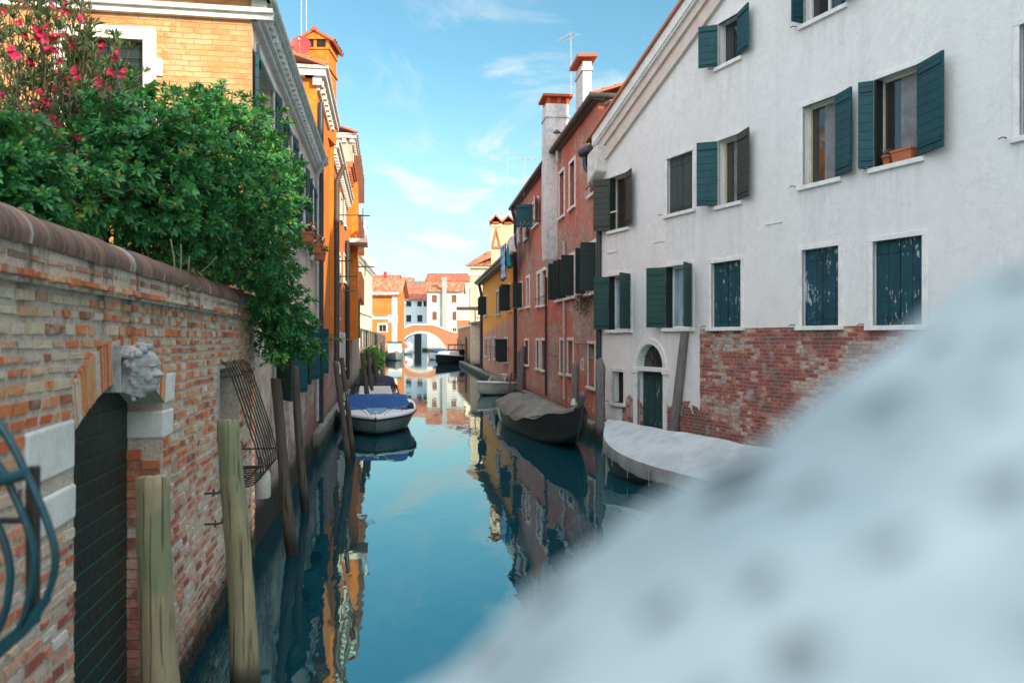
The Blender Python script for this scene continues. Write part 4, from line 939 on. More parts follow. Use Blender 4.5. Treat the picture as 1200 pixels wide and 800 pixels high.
mb = MB(); fbox(mb, f, 0, L, f.z(450, 374), f.z(450, 371), 0, .15); fbox(mb, f, L-1.1, L-.02, 0, f.z(450, 344), 0, .2); fbox(mb, f, L-1.9, L+.12, f.z(450, 378), f.z(450, 369), 0, .25); fbox(mb, f, -.3, L+.4, f.z(450, 346), f.z(450, 343)+.1, 0, .5)
mb.build('stone_trim', MT['stone_white'], e)
# bridge
YB = 200.; FB = Fac(((455-600)/FPX*YB, YB), (1, 0))
def fbp(u, v): return ((u-455)/FPX*YB, zat(v, YB))
MT['bridge_brick'] = wall_mat('orange_bridge_brick', (.36, .155, .075), (.29, .115, .055), (.40, .19, .10), expose=.60, bh=.2, bw=.5, tide=.5)
br = thing('arched_bridge', (FB.p(7.5, 0).x, YB+2, 0), 'low arched brick bridge with white stone edging closing the canal', 'bridge')
top = [(455, 393), (466, 390), (474, 384.5), (480, 381.6), (487, 380.6), (506, 380.6), (514, 383), (522, 386.5), (532, 389.5), (545, 390.5)]
arcp = [(467.5, 409), (469.5, 403), (473, 398.5), (478, 394.4), (484, 391.6), (490, 390.3), (496, 390.2), (503, 391.6), (509, 394.2), (514, 398), (518, 402.5), (521, 406.5), (522.5, 409)]
tp = [fbp(*p) for p in top]; ap = [fbp(*p) for p in arcp]
def interp(pts, t):
    for (a, b), (c, d) in zip(pts, pts[1:]):
        if a <= t <= c: return b+(d-b)*(t-a)/(c-a)
    return None
mb = MB(); T = np.linspace(tp[0][0], tp[-1][0], 61); cols = []
for t in T: lo = interp(ap, t); cols.append((t, -.3 if lo is None else lo, interp(tp, t)))
for o_, fl in ((0., False), (-4., True)):
    for (a, l0, h0), (b, l1, h1) in zip(cols, cols[1:]):
        q = [(a, l0), (b, l1), (b, h1), (a, h0)]; pp = [FB.p(t, z, o_) for t, z in q]; mb.poly(pp[::-1] if fl else pp, uv=q[::-1] if fl else q)
for (a, l0, h0), (b, l1, h1) in zip(cols, cols[1:]):
    mb.poly([FB.p(a, l0, -4), FB.p(b, l1, -4), FB.p(b, l1, 0), FB.p(a, l0, 0)]); mb.poly([FB.p(a, h0-1.0, 0), FB.p(b, h1-1.0, 0), FB.p(b, h1-1.0, -4), FB.p(a, h0-1.0, -4)])
mb.build('masonry', MT['bridge_brick'], br)
mb = MB()
for (a, b), (c, d) in zip(ap, ap[1:]):
    k = .42; fprism(mb, FB, [(a, b), (c, d), (c, d+k), (a, b+k)], -.3, .06)
mb.build('arch_ring', MT['stone_white'], br)
mb = MB()
for (a, b), (c, d) in zip(tp, tp[1:]): fprism(mb, FB, [(a, b-.05), (c, d-.05), (c, d+.28), (a, b+.28)], -.5, .10)
mb.build('coping', MT['stone'], br)
# houses beyond the bridge
MT['blue_white'] = wall_mat('bluish_white_plaster', (.60, .64, .68), (.54, .58, .62), None, expose=None, streak=.15)
MT['off_white'] = wall_mat('off_white_plaster', (.56, .54, .53), (.46, .45, .44), (.36, .355, .35), expose=None, streak=.5)
simple('white_house', 'bluish white house with dark windows and red roof behind the left half of the bridge', 222, 462, 501, zat(350.5, 222), 12, MT['blue_white'], [(476, 482, 353, 359), (489, 494.3, 353, 359), (496.3, 500, 353, 359), (485.5, 494, 391, 411), (466, 471, 369, 377), (476, 482, 369, 377), (489, 495, 369, 377)], 'tile_red', 4.6, 9, .6, wmat='black_shutter', sur=.12)
e, f, L = simple('white_house', 'white house with orange shutters and a tall grey chimney beyond the bridge', 215, 500.5, 541, zat(340.5, 215), 9, MT['off_white'], [(506, 512, 345.5, 354.5), (529, 535, 345.5, 354.5), (506.5, 512, 365, 375), (530, 535, 365, 375), (530, 535, 384, 389, None)], 'tile', 2.6, 4.5, .6, wmat='brown_shutter', sur=.12)
mb = MB(); t0, t1 = f.t(518.5), f.t(523.5); fbox(mb, f, t0, t1, 3.5, f.z(521, 328), .02, .75); fbox(mb, f, t0-.1, t1+.1, f.z(521, 328), f.z(521, 325), -.1, .85)
mb.build('chimney', MT['stone_grey'], e)
simple('ochre_house', 'ochre house with a broad red roof rising behind the white houses', 240, 500, 552, zat(329, 240), 14, MT['cream'], [(535, 539, 332, 337)], 'tile_red', 2.9, 8, .6)
simple('grey_roofed_house', 'low house with a grey roof between the two red roofs far away', 262, 470, 503, zat(342, 262), 14, MT['tower'], [], 'tile_grey', 4.2, 8, .5)
simple('pale_house', 'pale house with small attic windows and red roof behind the orange house', 250, 436, 466, zat(329, 250), 10, MT['off_white'], [(446, 449, 331, 336, None), (459, 462, 329.5, 334, None)], 'tile_red', 2.2, 4, .4)
simple('orange_roofed_house', 'house with a bright orange roof far behind on the left', 290, 468, 482, zat(333, 290), 10, MT['cream'], [], 'tile', 3.0, 5, .4)
e = thing('chimney_stack', ((451.5-600)/FPX*245, 245, zat(345, 245)), 'tall dark red chimney stack above the far orange house', 'chimney'); mb = MB(); X0 = (449.8-600)/FPX*245; X1 = (453-600)/FPX*245
mb.box(X0, X1, 244.5, 245.4, zat(345, 245), zat(319, 245)); mb.build('stack', plain('dark_red_paint', (.38, .035, .03), .8), e); mb = MB(); mb.box(X0-.15, X1+.15, 244.3, 245.6, zat(319, 245), zat(317, 245)); mb.build('stack_cap', MT['stone_grey'], e)
for (u, v, h, s) in ((462, 334, 5, 'thin antenna above the far pale house'), (480, 330, 5, 'thin antenna left of the distant grey roof'), (484, 332, 6, 'thin antenna on the distant grey roof'), (509, 322, 6, 'thick cluster antenna on the red roofed ochre house'), (532, 318, 7, 'thin antenna on the ridge of the ochre house'), (500, 326, 4, 'short antenna at the left end of the broad red roof')):
    a = antenna(P(u, v, 238), h, s, 5, .1*u)
mb = MB(); mb.poly([(-900, 226, .6), (900, 226, .6), (900, 900, .6), (-900, 900, .6)]); tag(mb.build('ground', MT['paving']), kind='structure')
# ------------------------------------------------------------------ right bank: the white gabled house
WH = Fac((2.737, 24.8), (.398, -.917))
WH_TB = WH.t(820)
a0 = WH.tz(723, 130); a1 = WH.tz(813, 0); SL = (a1[1]-a0[1])/(a1[0]-a0[0])
b0 = WH.tz(753, 130); b1 = WH.tz(857, 0); VB = (a0[1]+SL*(b0[0]-a0[0]))-b0[1]
TP = 11.0; WT1 = 23.0; zl = lambda t: a0[1]+SL*(t-a0[0]) if t <= TP else a0[1]+SL*(TP-a0[0])-SL*(t-TP)
hW = thing('white_house', WH.p(8, 0, -5), 'big white gabled house with dark green shutters and a bare brick base beside the canal', 'house')
def wtz(ua, ub, vt, vb):
    """rect from left/right columns and top/bottom rows measured at the left edge"""
    return (WH.t(ua), WH.t(ub), WH.z(ua, vb), WH.z(ua, vt))
specs = [  # rect, options
 ((714, 739, 324, 386.5), dict(shutters=(('L', 133, 'green_shutter', .46), ('L', -93, 'black_shutter', .24), ('R', 122, 'green_shutter', .62)), glass='glass_blue', sill=.10, mullion=False)),
 ((781, 811, 313, 384.5), dict(shutters=(('L', 135, 'green_shutter', .52), ('L', -93, 'black_shutter', .24), ('R', 128, 'green_shutter', .62)), glass='glass_blue', curtain=True, mullion=False)),
 ((833.5, 868.5, 309, 383.5), dict(closed='peel_shutter')),
 ((940, 983, 293.5, 382), dict(closed='peel_shutter')),
 ((1023, 1081, 283.5, 381.5), dict(closed='peel_shutter')),
 ((715, 735, 209, 271), dict(shutters=(('L', 135, 'olive_shutter', .50), ('L', -93, 'black_shutter', .24), ('R', 163, 'olive_shutter', .55)), sash='cream_sash', sill=.07, mullion=False)),
 ((782, 812, 187, 252), dict(closed='grey_shutter', sill=.07)),
 ((842, 866, 165.5, 241.5), dict(shutters=(('L', 133, 'teal_shutter', .50), ('R', 163, 'olive_shutter', .62)), sash='cream_sash', curtain=True, sill=.07, mullion=False)),
 ((941, 981, 126, 218), dict(shutters=(('R', 164, 'teal_shutter', .56),), sash='cream_sash', curtain=True, sill=.07, mullion=False)),
 ((1025, 1077, 94.5, 197), dict(shutters=(('L', 140, 'teal_shutter', .27), ('L', -93, 'black_shutter', .24), ('R', 162, 'teal_shutter', .72)), sash='cream_sash', curtain=True, sill=.07, mullion=False)),
 ((842, 866, 29, 79), dict(shutters=(('L', 133, 'teal_shutter', .46), ('R', 163, 'teal_shutter', .60)), sash=None, sill=.07)),
 ((942, 988, -48, 29), dict(shutters=(('L', 90, 'teal_shutter', .3), ('R', 150, 'teal_shutter', .6)), sill=.07)),
 ((1195, 1250, 30, 160), dict(closed='grey_shutter', sill=.07)),
 ((718, 731, 435, 471), dict(sash=None, sur=.10, stone='stone', sill=.09, glass='dark')),
]
recs = [wtz(*s[0]) for s in specs]
MT['whitewall'] = wall_mat('white_house_plaster', (.69, .665, .65), (.63, .61, .605), (.70, .675, .65), bricks=[(0, (.10, .04, .035)), (.22, (.20, .022, .018)), (.52, (.31, .042, .026)), (.66, (.44, .20, .13)), (.80, (.50, .42, .36)), (1, (.24, .22, .20))], mortar=(.36, .33, .30), expose=.62, rule=white_rule, streak=.38, stains=[(q[0], q[1], q[2]) for q in recs], grime=(.46, .47, .50), tide=.34, bh=.085, bw=.26)
dt0, dt1 = WH.t(747), WH.t(778); dcx = (dt0+dt1)/2; dh = (dt1-dt0)/2; dzs = WH.z(762, 431)
mb = MB(); cl = [(-SL, 1, a0[1]-SL*a0[0]), (SL, 1, zl(TP)+SL*TP)]
wall(mb, WH, 0, WT1, -.5, zl(TP)+.1, holes=recs, clips=cl, depth=.26, arches=[(dcx, dh, -.5, dzs, dh)])
q0, q1 = zl(0), zl(WT1)
mb.poly([WH.p(0, -.5, -14), WH.p(0, -.5), WH.p(0, q0), WH.p(0, q0, -14)]); mb.poly([WH.p(WT1, -.5), WH.p(WT1, -.5, -14), WH.p(WT1, q1, -14), WH.p(WT1, q1)])
bk = [WH.p(WT1, -.5, -14), WH.p(0, -.5, -14), WH.p(0, q0, -14), WH.p(TP, zl(TP), -14), WH.p(WT1, q1, -14)]; mb.poly(bk)
mb.build('wall', MT['whitewall'], hW)
for q, s in zip(recs, specs):
    o = dict(stone='white_trim', sur=.10, so=.022, depth=.22); MT.setdefault('white_trim', plain('painted_trim', (.72, .70, .68), .85, (.52, .50, .48), 4, bump=.25)); o.update(s[1]); window(WH, hW, *q, **o)
    for hk in (-.22,): hook_iron(WH, q[0]+hk, q[2]+.03, hW)
# arched water door
mb = MB(); ar = arch_pts(dcx, dh, dzs, dh, 20); ao = arch_pts(dcx, dh+.17, dzs, dh+.17, 20); zb = .42
for i in range(20): fprism(mb, WH, [ar[i], ar[i+1], ao[i+1], ao[i]], -.1, .045)
fbox(mb, WH, dt0-.17, dt0, zb, dzs, -.1, .045); fbox(mb, WH, dt1, dt1+.17, zb, dzs, -.1, .045); fbox(mb, WH, dt0-.22, dt0+.02, dzs-.16, dzs, -.1, .07); fbox(mb, WH, dt1-.02, dt1+.22, dzs-.16, dzs, -.1, .07)
fbox(mb, WH, dt0, dt1, dzs-.10, dzs+.02, -.24, .01)
dw = mb.build('door', MT['white_trim'], hW, bevel=.008)
mb = MB(); fbox(mb, WH, dt0, dt1, -.3, dzs-.10, -.24, -.19); fbox(mb, WH, dt0+.1, dcx-.05, .6, dzs-.25, -.19, -.175); fbox(mb, WH, dcx+.05, dt1-.1, .6, dzs-.25, -.19, -.175)
mb.build('door_leaf', shutter_mat('weathered_water_door', (.014, .060, .058), (.016, .040, .042), peel=(.22, .25, .25), plank=.3, vertical=True), dw, bevel=.004)
mb = MB(); fprism(mb, WH, ar, -.3, -.22); mb.build('lunette', MT['glass'], dw)
mb = MB()
for k in range(1, 6): a = math.pi*k/6; mb.tube([WH.p(dcx, dzs+.03, -.18), WH.p(dcx+dh*math.cos(a), dzs+dh*math.sin(a), -.18)], .012, 5)
mb.build('grate', MT['iron'], dw)
# verge: plastered band, white edge, tiles
mb = MB(); e0 = -.05
def band(mb, d0, d1, o0, o1, ta=e0, tb=TP): fprism(mb, WH, [(ta, zl(ta)-d1), (tb, zl(tb)-d1), (tb, zl(tb)-d0), (ta, zl(ta)-d0)], o0, o1)
band(mb, .0, VB*.30, -.1, .26); band(mb, VB*.30, VB*.36, -.1, .22)
mb.build('verge', MT['white_trim'], hW)
mb = MB(); band(mb, VB*.36, VB*.60, -.1, .14); band(mb, VB*.60, VB*.98, -.1, .06); band(mb, VB*.98, VB*1.03, -.1, .10); mb.build('verge_moulding', plain('pinkish_moulding', (.60, .50, .45), .85, (.46, .37, .33), 3, bump=.3), hW)
mb = MB(); fprism(mb, WH, [(-.12, zl(0)-VB*1.5), (.42, zl(0)-VB*1.15), (.5, zl(0)-VB*.4), (-.12, zl(0)-VB*.6)], -.1, .40); mb.build('corbel', MT['stone'], hW, bevel=.05)
mb = MB()
for s, ta, tb in ((1, -.35, TP), (-1, WT1+.35, TP)):
    A = WH.p(ta, zl(ta)+.03, .34) if s > 0 else WH.p(ta, zl(ta)+.03, .34); B = WH.p(ta, zl(ta)+.03, -14.3); U = WH.d3*(tb-ta)+Vector((0, 0, zl(tb)-zl(ta)))
    tiles(mb, A, B, U, pitch=.24, row=.42)
mb.build('roof', MT['tile'], hW)
# gutter end and black downpipe on the corner
gz = WH.z(700, 176)
mb = MB(); mb.tube([WH.p(-.72, gz, .25), WH.p(-.05, gz+.0, .25)], .15, 10); mb.build('gutter', MT['pipe_dark'], hW)
gx = WH.p(-.6, gz, .25)
pipe(smooth([WH.p(-.55, gz-.1, .22), WH.p(-.55, gz-.42, .22), WH.p(-.42, gz-.62, .18), WH.p(-.12, gz-.80, .1), WH.p(.06, gz-1.0, .07), WH.p(.06, gz-1.5, .07)], 5)+[WH.p(.06, 2.4, .07)], .085, 'pipe_dark', hW)
# shallow dashes of old lintels in the plaster
mb = MB()
for (u, v) in ((712, 297), (766, 285), (897, 264), (712, 251)):
    t_, z_ = WH.tz(u, v); fbox(mb, WH, t_-.0, t_+.55, z_, z_+.035, -.02, .02)
mb.build('plaster_ledge', MT['white_trim'], hW)
# timber leaning on the wall (from the sill to the water)
a = WH.p(*WH.tz(806, 390), .10); b = WH.p(*WH.tz(794, 506), .12); d_ = (b-a).normalized(); mb = MB(); mb.tube([b+d_*.9, b, a.lerp(b, .5), a], [.13, .125, .12, .105], 8)
tag(mb.build('timber_post', MT['post_grey'], origin=(b.x, b.y, 0)), 'dark grey timber leaning flat against the white wall right of the arched door', 'post')
# flower box and pot on the sill
rE = recs[9]; flower_box(WH, rE[0]+.42, rE[1]-.12, rE[2], -.16, 'orange flower box without blooms on the upper white house sill', group=None, plants=False, h=.22)
pe = thing('flower_pot', WH.p(rE[0]+.25, rE[2], -.05), 'small terracotta pot with a pale succulent on the upper white house sill', 'flower pot'); mb = MB(); mb.lathe([(.07, 0), (.10, .15), (.11, .15), (.11, .18), (.08, .18)], WH.p(rE[0]+.25, rE[2]+.002, -.05), 12); mb.build('pot', MT['terracotta'], pe)
mb = MB()
for i in range(40):
    a = R.uniform(0, 6.28); c = WH.p(rE[0]+.25, rE[2]+.18, -.05); e_ = c+Vector((math.cos(a)*R.uniform(.04, .17), math.sin(a)*R.uniform(.04, .17), R.uniform(.02, .15))); k = (e_-c).cross(Vector((0, 0, 1))).normalized()*.02; mb.poly([c, (c+e_)/2+k, e_, (c+e_)/2-k])
mb.build('leaves', plain('pale_leaf', (.20, .22, .12), .7), pe)

# ------------------------------------------------------------------ red house
RH = Fac((2.683, 24.85), (.121, -1)); # t grows toward the camera: far end is negative
tR = lambda u: RH.t(u)
R0, R1 = tR(603.2), 0.0; ZR = 10.45
def red_rule(n, uv, pos, e, N2, N4):
    x, y, _ = n.sep(uv); g = n.mul(n.mr(n.add(x, n.mul(n.math('SUBTRACT', N2, .5), 2.2)), -3.6, -3.2), n.mul(n.mr(n.add(y, n.mul(n.math('SUBTRACT', N4, .5), .8)), 2.2, 2.6), n.mr(n.add(y, n.mul(n.math('SUBTRACT', N2, .5), 2.)), 6.3, 5.6)))
    g2 = n.mul(n.mr(n.add(x, n.mul(n.math('SUBTRACT', N2, .5), 1.4)), -9.3, -9.1), n.mul(n.mr(n.add(x, n.mul(n.math('SUBTRACT', N4, .5), 1.4)), -6.9, -7.1), n.mr(n.add(y, n.mul(n.math('SUBTRACT', N2, .5), 1.5)), 3.9, 3.5)))
    return n.add(e, n.mul(n.math('MAXIMUM', g, g2), .25))
MT['redwall'] = wall_mat('red_plaster', (.43, .105, .07), (.50, .20, .145), (.56, .32, .25), expose=.56, zgrad=(2, 10, .02, .04), rule=red_rule, bricks=[(0, (.22, .14, .12)), (.3, (.34, .10, .065)), (.5, (.42, .34, .30)), (.75, (.36, .12, .08)), (1, (.50, .46, .42))], mortar=(.42, .39, .36), streak=.35, tide=.40)
hR = thing('red_house', RH.p(R0/2, 0, -4), 'long weathered red house with a tall white chimney breast beside the white gabled house', 'house')
def rz(ua, ub, vt, vb): u = (ua+ub)/2; return (tR(ua), tR(ub), RH.z(u, vb), RH.z(u, vt))
rw = [  # near to far
 (rz(691.5, 701, 158, 226), dict(stone='stone_white', closed='brown_shutter')),
 (rz(668, 674, 190, 243), dict(stone='stone_white', closed='brown_shutter')),
 (rz(656, 661.5, 202, 254), dict(stone='stone_white', closed='brown_shutter')),
 (rz(625, 631, 236, 264), dict(stone='stone_white', shutters=(('L', 100, 'teal_shutter'), ('R', 160, 'white_shutter')))),
 (rz(614.5, 618.5, 247, 280), dict(stone='stone_white', shutters=(('R', 165, 'white_shutter'),), glass='dark')),
 (rz(608, 611, 254, 284), dict(stone='stone_white', closed='brown_shutter')),
 (rz(687, 699.5, 287, 343), dict(stone='stone_white', shutters=(('L', 90, 'black_shutter', .34), ('R', 90, 'black_shutter', .50)), sill=.12)),
 (rz(664, 673.5, 301, 348), dict(stone='stone_white', shutters=(('L', 90, 'black_shutter', .34), ('R', 90, 'black_shutter', .46)), sill=.12)),
 (rz(653, 659.5, 307, 351), dict(stone='stone_white', shutters=(('L', 90, 'black_shutter', .34), ('R', 90, 'black_shutter', .34)), sill=.12)),
 (rz(636, 641, 317, 357), dict(stone='stone_white', glass='glass_blue', sur=.16)),
 (rz(630, 633.5, 321, 358), dict(stone='stone_white', glass='glass_blue', sur=.16)),
 (rz(617.5, 620.5, 326, 359), dict(stone='stone_white', glass='glass_blue', sur=.16)),
 (rz(609, 612.5, 332, 361), dict(stone='stone', shutters=(('L', 90, 'yellow_shutter', .5), ('R', 90, 'black_shutter', .5)))),
 (rz(690, 697.5, 403, 453), dict(stone='stone', glass='glass_blue', sur=.10)),
 (rz(666, 672, 399, 438), dict(stone='stone', glass='glass', sur=.12)),
 (rz(657, 661.5, 399, 437), dict(stone='stone', glass='glass', sur=.12)),
 (rz(634.8, 640, 399, 433), dict(stone='stone_white', closed='black_shutter', sur=.12)),
 (rz(629, 632, 399, 431), dict(stone='stone_white', closed='black_shutter', sur=.12)),
 (rz(615.5, 619.5, 399, 427), dict(stone='stone_white', closed='black_shutter', sur=.12)),
]
mb = MB(); wall(mb, RH, R0, R1, -.5, ZR, holes=[q for q, _ in rw]); shell(mb, RH, R0, R1, 8, -.5, ZR)
mb.build('wall', MT['redwall'], hR)
for q, o in rw: window(RH, hR, *q, detail=False, **o)
mb = MB(); fbox(mb, RH, R0-.1, R1+.05, ZR-.05, ZR+.05, -.2, .20); mb.build('eaves', MT['pipe_copper'], hR)
mb = MB(); mb.tube([RH.p(R0-.2, ZR+.07, .27), RH.p(R1+.3, ZR+.07, .27), RH.p(R1+.32, ZR+.07, -1.9)], .095, 8); mb.build('gutter', MT['pipe_copper'], hR)
mb = MB(); tiles(mb, RH.p(R0-.1, ZR+.15, .27), RH.p(R1+.25, ZR+.15, .27), -RH.n3*4.6+Vector((0, 0, 1.55))); mb.build('roof', MT['tile'], hR)
mb = MB(); mb.poly([RH.p(R1+.01, ZR-.1), RH.p(R1+.01, ZR-.1, -4.2), RH.p(R1+.01, ZR+1.4, -4.2)]); mb.build('gable_wall', MT['tower'], hR)
pipe([RH.p(R1+.1, ZR-.1, -.35), RH.p(R1+.1, ZR-.5, -.35), RH.p(R1+.12, ZR-.65, -.5), RH.p(R1+.12, ZR-1.6, -.5)], .07, 'pipe_copper', hR)
# chimney breast: runs up the front and above the roof
c0, c1 = tR(637), tR(653.5); zt = zat(118, 31.5); mb = MB()
fbox(mb, RH, c1-1.05, c1, RH.z(650, 305), zt, -.45, .46)
zb_, zc_ = RH.z(650, 305), RH.z(650, 330)
mb.hexa([RH.p(c1-.65, zc_, .03), RH.p(c1-.35, zc_, .03), RH.p(c1, zb_, .46), RH.p(c1-1.05, zb_, .46), RH.p(c1-.65, zc_, -.02), RH.p(c1-.35, zc_, -.02), RH.p(c1, zb_, -.02), RH.p(c1-1.05, zb_, -.02)])
fbox(mb, RH, c1-2.2, c1-1.05, zb_+.7, zt-1.2, -.45, .30)
fbox(mb, RH, c1-1.09, c1+.05, zt-.55, zt-.45, -.5, .50)
MT['chimwall'] = wall_mat('white_chimney_plaster', (.66, .64, .62), (.56, .54, .52), (.40, .42, .44), expose=None, tide=None, streak=.5, grime=(.16, .19, .22))
cb = mb.build('chimney_breast', MT['chimwall'], hR)
mb = MB()
for o_ in (-.42, -.06, .34): fbox(mb, RH, c1-.12, c1, zt, zt+.26, o_-.06, o_+.08); fbox(mb, RH, c1-1.05, c1-.93, zt, zt+.26, o_-.06, o_+.08)
fbox(mb, RH, c1-.93, c1-.12, zt, zt+.26, -.42, .40); fbox(mb, RH, c1-1.2, c1+.14, zt+.263, zt+.36, -.6, .6); mb.build('chimney_cap', MT['arch_brick'], cb)
pipe([RH.p(tR(657), RH.z(657, 190), .12), RH.p(tR(657), zat(148, 30), .14)], .075, 'pipe_grey', hR, 'flue_pipe')
mb = MB(); c = RH.p(tR(657), zat(147, 30), .14); mb.lathe([(.17, 0), (.06, .12)], c+Vector((0, 0, .03)), 10); mb.build('flue_cowl', MT['pipe_dark'], hR)
# slim chimney on the roof
cy = 30.; X0, X1 = P(683, 0, cy).x, P(693.5, 0, cy).x; mb = MB(); z0c, z1c = 10.6, zat(72, cy)
def rot_box(mb, x0, x1, y0, ln, z0, z1, g=0.):
    d = RH.d3*-1; mb.obox(Vector((x0-g, y0-g, z0)), Vector((x1-x0+2*g, 0, 0)), d*(ln+2*g), Vector((0, 0, z1-z0)))
rot_box(mb, X0, X1, cy, 1.3, z0c, z1c); rot_box(mb, X0, X1, cy, 1.3, z1c-.35, z1c-.22, .05); slim = mb.build('chimney', MT['chimwall'], hR)
mb = MB(); rot_box(mb, X0, X1, cy, 1.3, z1c+.0, z1c+.12, -.04); rot_box(mb, X0, X1, cy, 1.3, z1c+.12, z1c+.24, .20); mb.build('chimney_cap', MT['tile_red'].copy() if False else MT['terracotta'], slim)
# pipes
pipe([RH.p(tR(663.5), RH.z(663, 283), .08), RH.p(tR(663.5), .75, .08)], .055, 'pipe_grey', hR); pipe([RH.p(tR(641.8), RH.z(641, 325), .08), RH.p(tR(641.8), .6, .08)], .05, 'pipe_dark', hR); pipe([RH.p(tR(605.8), ZR, .3), RH.p(tR(605.5), ZR-.8, .09), RH.p(tR(605.5), .8, .09)], .10, 'pipe_dark', hR)
mb = MB()
for (ua, ub, v) in ((628, 642, 349), (647, 656, 416), (676, 700, 403), (690, 700, 218)): z_ = RH.z((ua+ub)/2, v); mb.tube([RH.p(tR(ua), z_, .10), RH.p(tR(ub), z_, .14)], .022, 5)
mb.build('iron_bar', MT['iron'], hR)
mb = MB(); fbox(mb, RH, R0, R1+.1, -.5, .42, -.1, .28); mb.build('plinth', MT['plinth'], hR, bevel=.04)
# stencilled house number
nz = RH.z(682, 427); cu = bpy.data.curves.new('house_number', 'FONT'); cu.body = '02'; cu.size = .62; cu.align_x = 'CENTER'; cu.extrude = .002
to = bpy.data.objects.new('house_number', cu); C.objects.link(to); dg = bpy.context.evaluated_depsgraph_get(); me = bpy.data.meshes.new_from_object(to.evaluated_get(dg)); bpy.data.objects.remove(to)
ho = bpy.data.objects.new('house_number', me); C.objects.link(ho); me.materials.clear(); me.materials.append(MT['stone_white']); ho.parent = hR
ho.matrix_local = Matrix.Translation(RH.p(tR(682.5), nz-.2, .004)-world_loc(hR)) @ Matrix((RH.d3, Vector((0, 0, 1)), RH.n3)).transposed().to_4x4()
# plant tuft growing out of the wall under the dark shutters
mb = MB(); c = RH.p(tR(689), RH.z(689, 352), .05)
for i in range(260):
    a = Vector((R.gauss(0, .35), R.gauss(0, .5), R.gauss(-.05, .14))); p_ = c+RH.d3*a.y*.8+RH.n3*abs(a.x)*.5+Vector((0, 0, a.z)); d_ = Vector((R.gauss(0, 1), R.gauss(0, 1), R.gauss(0, 1))).normalized(); k = d_.cross(Vector((0, .3, 1))).normalized()*.03; mb.poly([p_, p_+d_*.06+k, p_+d_*.13, p_+d_*.06-k])
tag(mb.build('wall_plant', plain('dry_green_leaf', (.10, .11, .045), .8, (.16, .10, .05), 12), origin=c), 'scruffy plant growing from the red house wall under the dark shutters', 'plant')
# washing on the line below the far windows
wl = thing('washing_line', RH.p(tR(613), RH.z(613, 280), .5), 'washing line hung along the red house front', 'washing line'); mb = MB(); zL = RH.z(613, 279); ta, tb = tR(603.5), tR(634)
mb.tube([RH.p(ta, zL+.1, 0), RH.p(ta, zL, .75)], .02, 5); mb.tube([RH.p(tb, zL, 0), RH.p(tb, zL, .75)], .02, 5); mb.build('bracket', MT['iron'], wl)
mb = MB()
for o_ in (.3, .5, .7): mb.tube(smooth([RH.p(ta, zL, o_), RH.p((ta+tb)/2, zL-.12, o_), RH.p(tb, zL, o_)]), .008, 4)
mb.build('line', MT['white_sash'], wl)
def cloth(t0, t1, ztop, zbot, off, mat, label, name, sq=0.):
    mb = MB(); rows = []; Q = random.Random(int(abs(t0)*50)); ph = Q.uniform(0, 6)
    for i in range(15):
        k = i/14; rows.append([RH.p(t0+(t1-t0)*(j/16)*(1-sq*k)+sq*k*(t1-t0)*.5, ztop+(zbot-ztop)*k, off+.10*(.3+k)*math.sin(j*1.1+ph)+.05*math.sin(k*4+j*.4)) for j in range(17)])
    mb.grid(rows); o = mb.build(name, mat, origin=RH.p((t0+t1)/2, zbot, off)); s = o.modifiers.new('thickness', 'SOLIDIFY'); s.thickness = .012
    return tag(o, label, 'laundry', 'laundry hanging on the red house')
def check_mat():
    m, n = M('blue_check_cloth'); x, y, _ = n.sep(n.uv()); f = lambda q: n.mr(n.math('ABSOLUTE', n.math('SUBTRACT', n.math('FRACT', n.mul(q, 2.2)), .5)), .22, .27)
    col = n.mix(n.mul(n.add(f(x), f(y)), .5), (.03, .16, .48), (.30, .48, .66)); n.out(col, .9); return m
cloth(tR(601.5), tR(608.5), zL, RH.z(605, 328), .72, check_mat(), 'blue checked cloth hanging longest from the red house line', 'hanging_cloth')
cloth(tR(608.6), tR(612.5), zL, RH.z(610, 314), .6, plain('teal_cloth', (.01, .22, .26), .9), 'teal cloth hanging beside the blue checked cloth', 'hanging_cloth')
cloth(tR(612.5), tR(618), zL, RH.z(615, 297), .68, plain('white_cloth', (.62, .62, .62), .9), 'white shirt-like cloth hanging on the washing line', 'hanging_cloth', .3)
cloth(tR(619), tR(625), zL+.3, RH.z(622, 286), .55, plain('grey_cloth', (.40, .40, .42), .9), 'pale grey cloth hanging nearest the white chimney', 'hanging_cloth', .2)

# ------------------------------------------------------------------ yellow and pink house
Y0_, Y1_ = tR(565.5), tR(603.6); ZY = 7.75
YH = Fac(RH.p(Y0_, 0, .0).xy[:], (.121, -1)); YL = Y1_-Y0_; ty = lambda u: YH.t(u)
def two_tone(n, uv, pos, e, N2, N4): return e
def yellow_mat():
    m, n = M('yellow_over_pink_plaster'); pos = n.pos(); px, py, pz = n.sep(pos); N = n.noise(pos, .8, 6, .62); N2 = n.noise(pos, 5, 5, .65); st = n.noise(n.vm('MULTIPLY', pos, (2.2, 2.2, .2)), 1.2, 5)
    y = n.mix(N, (.80, .32, .045), (.70, .25, .04)); p = n.mix(n.mr(N, .38, .62), (.52, .20, .13), (.50, .27, .20))
    x, _, _ = n.sep(n.uv()); b = n.add(n.add(pz, n.mul(n.math('SUBTRACT', N, .5), 1.6)), n.mul(x, -.055)); col = n.mix(n.mr(b, 3.5, 3.1), y, p); col = n.mix(n.mul(n.mr(st, .5, .75), .4), col, (.24, .13, .08))
    col = n.mix(n.mr(n.add(n.mul(N, .5), n.mul(N2, .5)), .55, .62, 0, .6), col, (.50, .34, .22)); col = n.mix(n.mr(n.add(pz, N), 1.25, .85, 0, .95), col, (.03, .03, .022))
    n.out(col, .9, n.bump(N2, .4, .02), spec=.2); return m
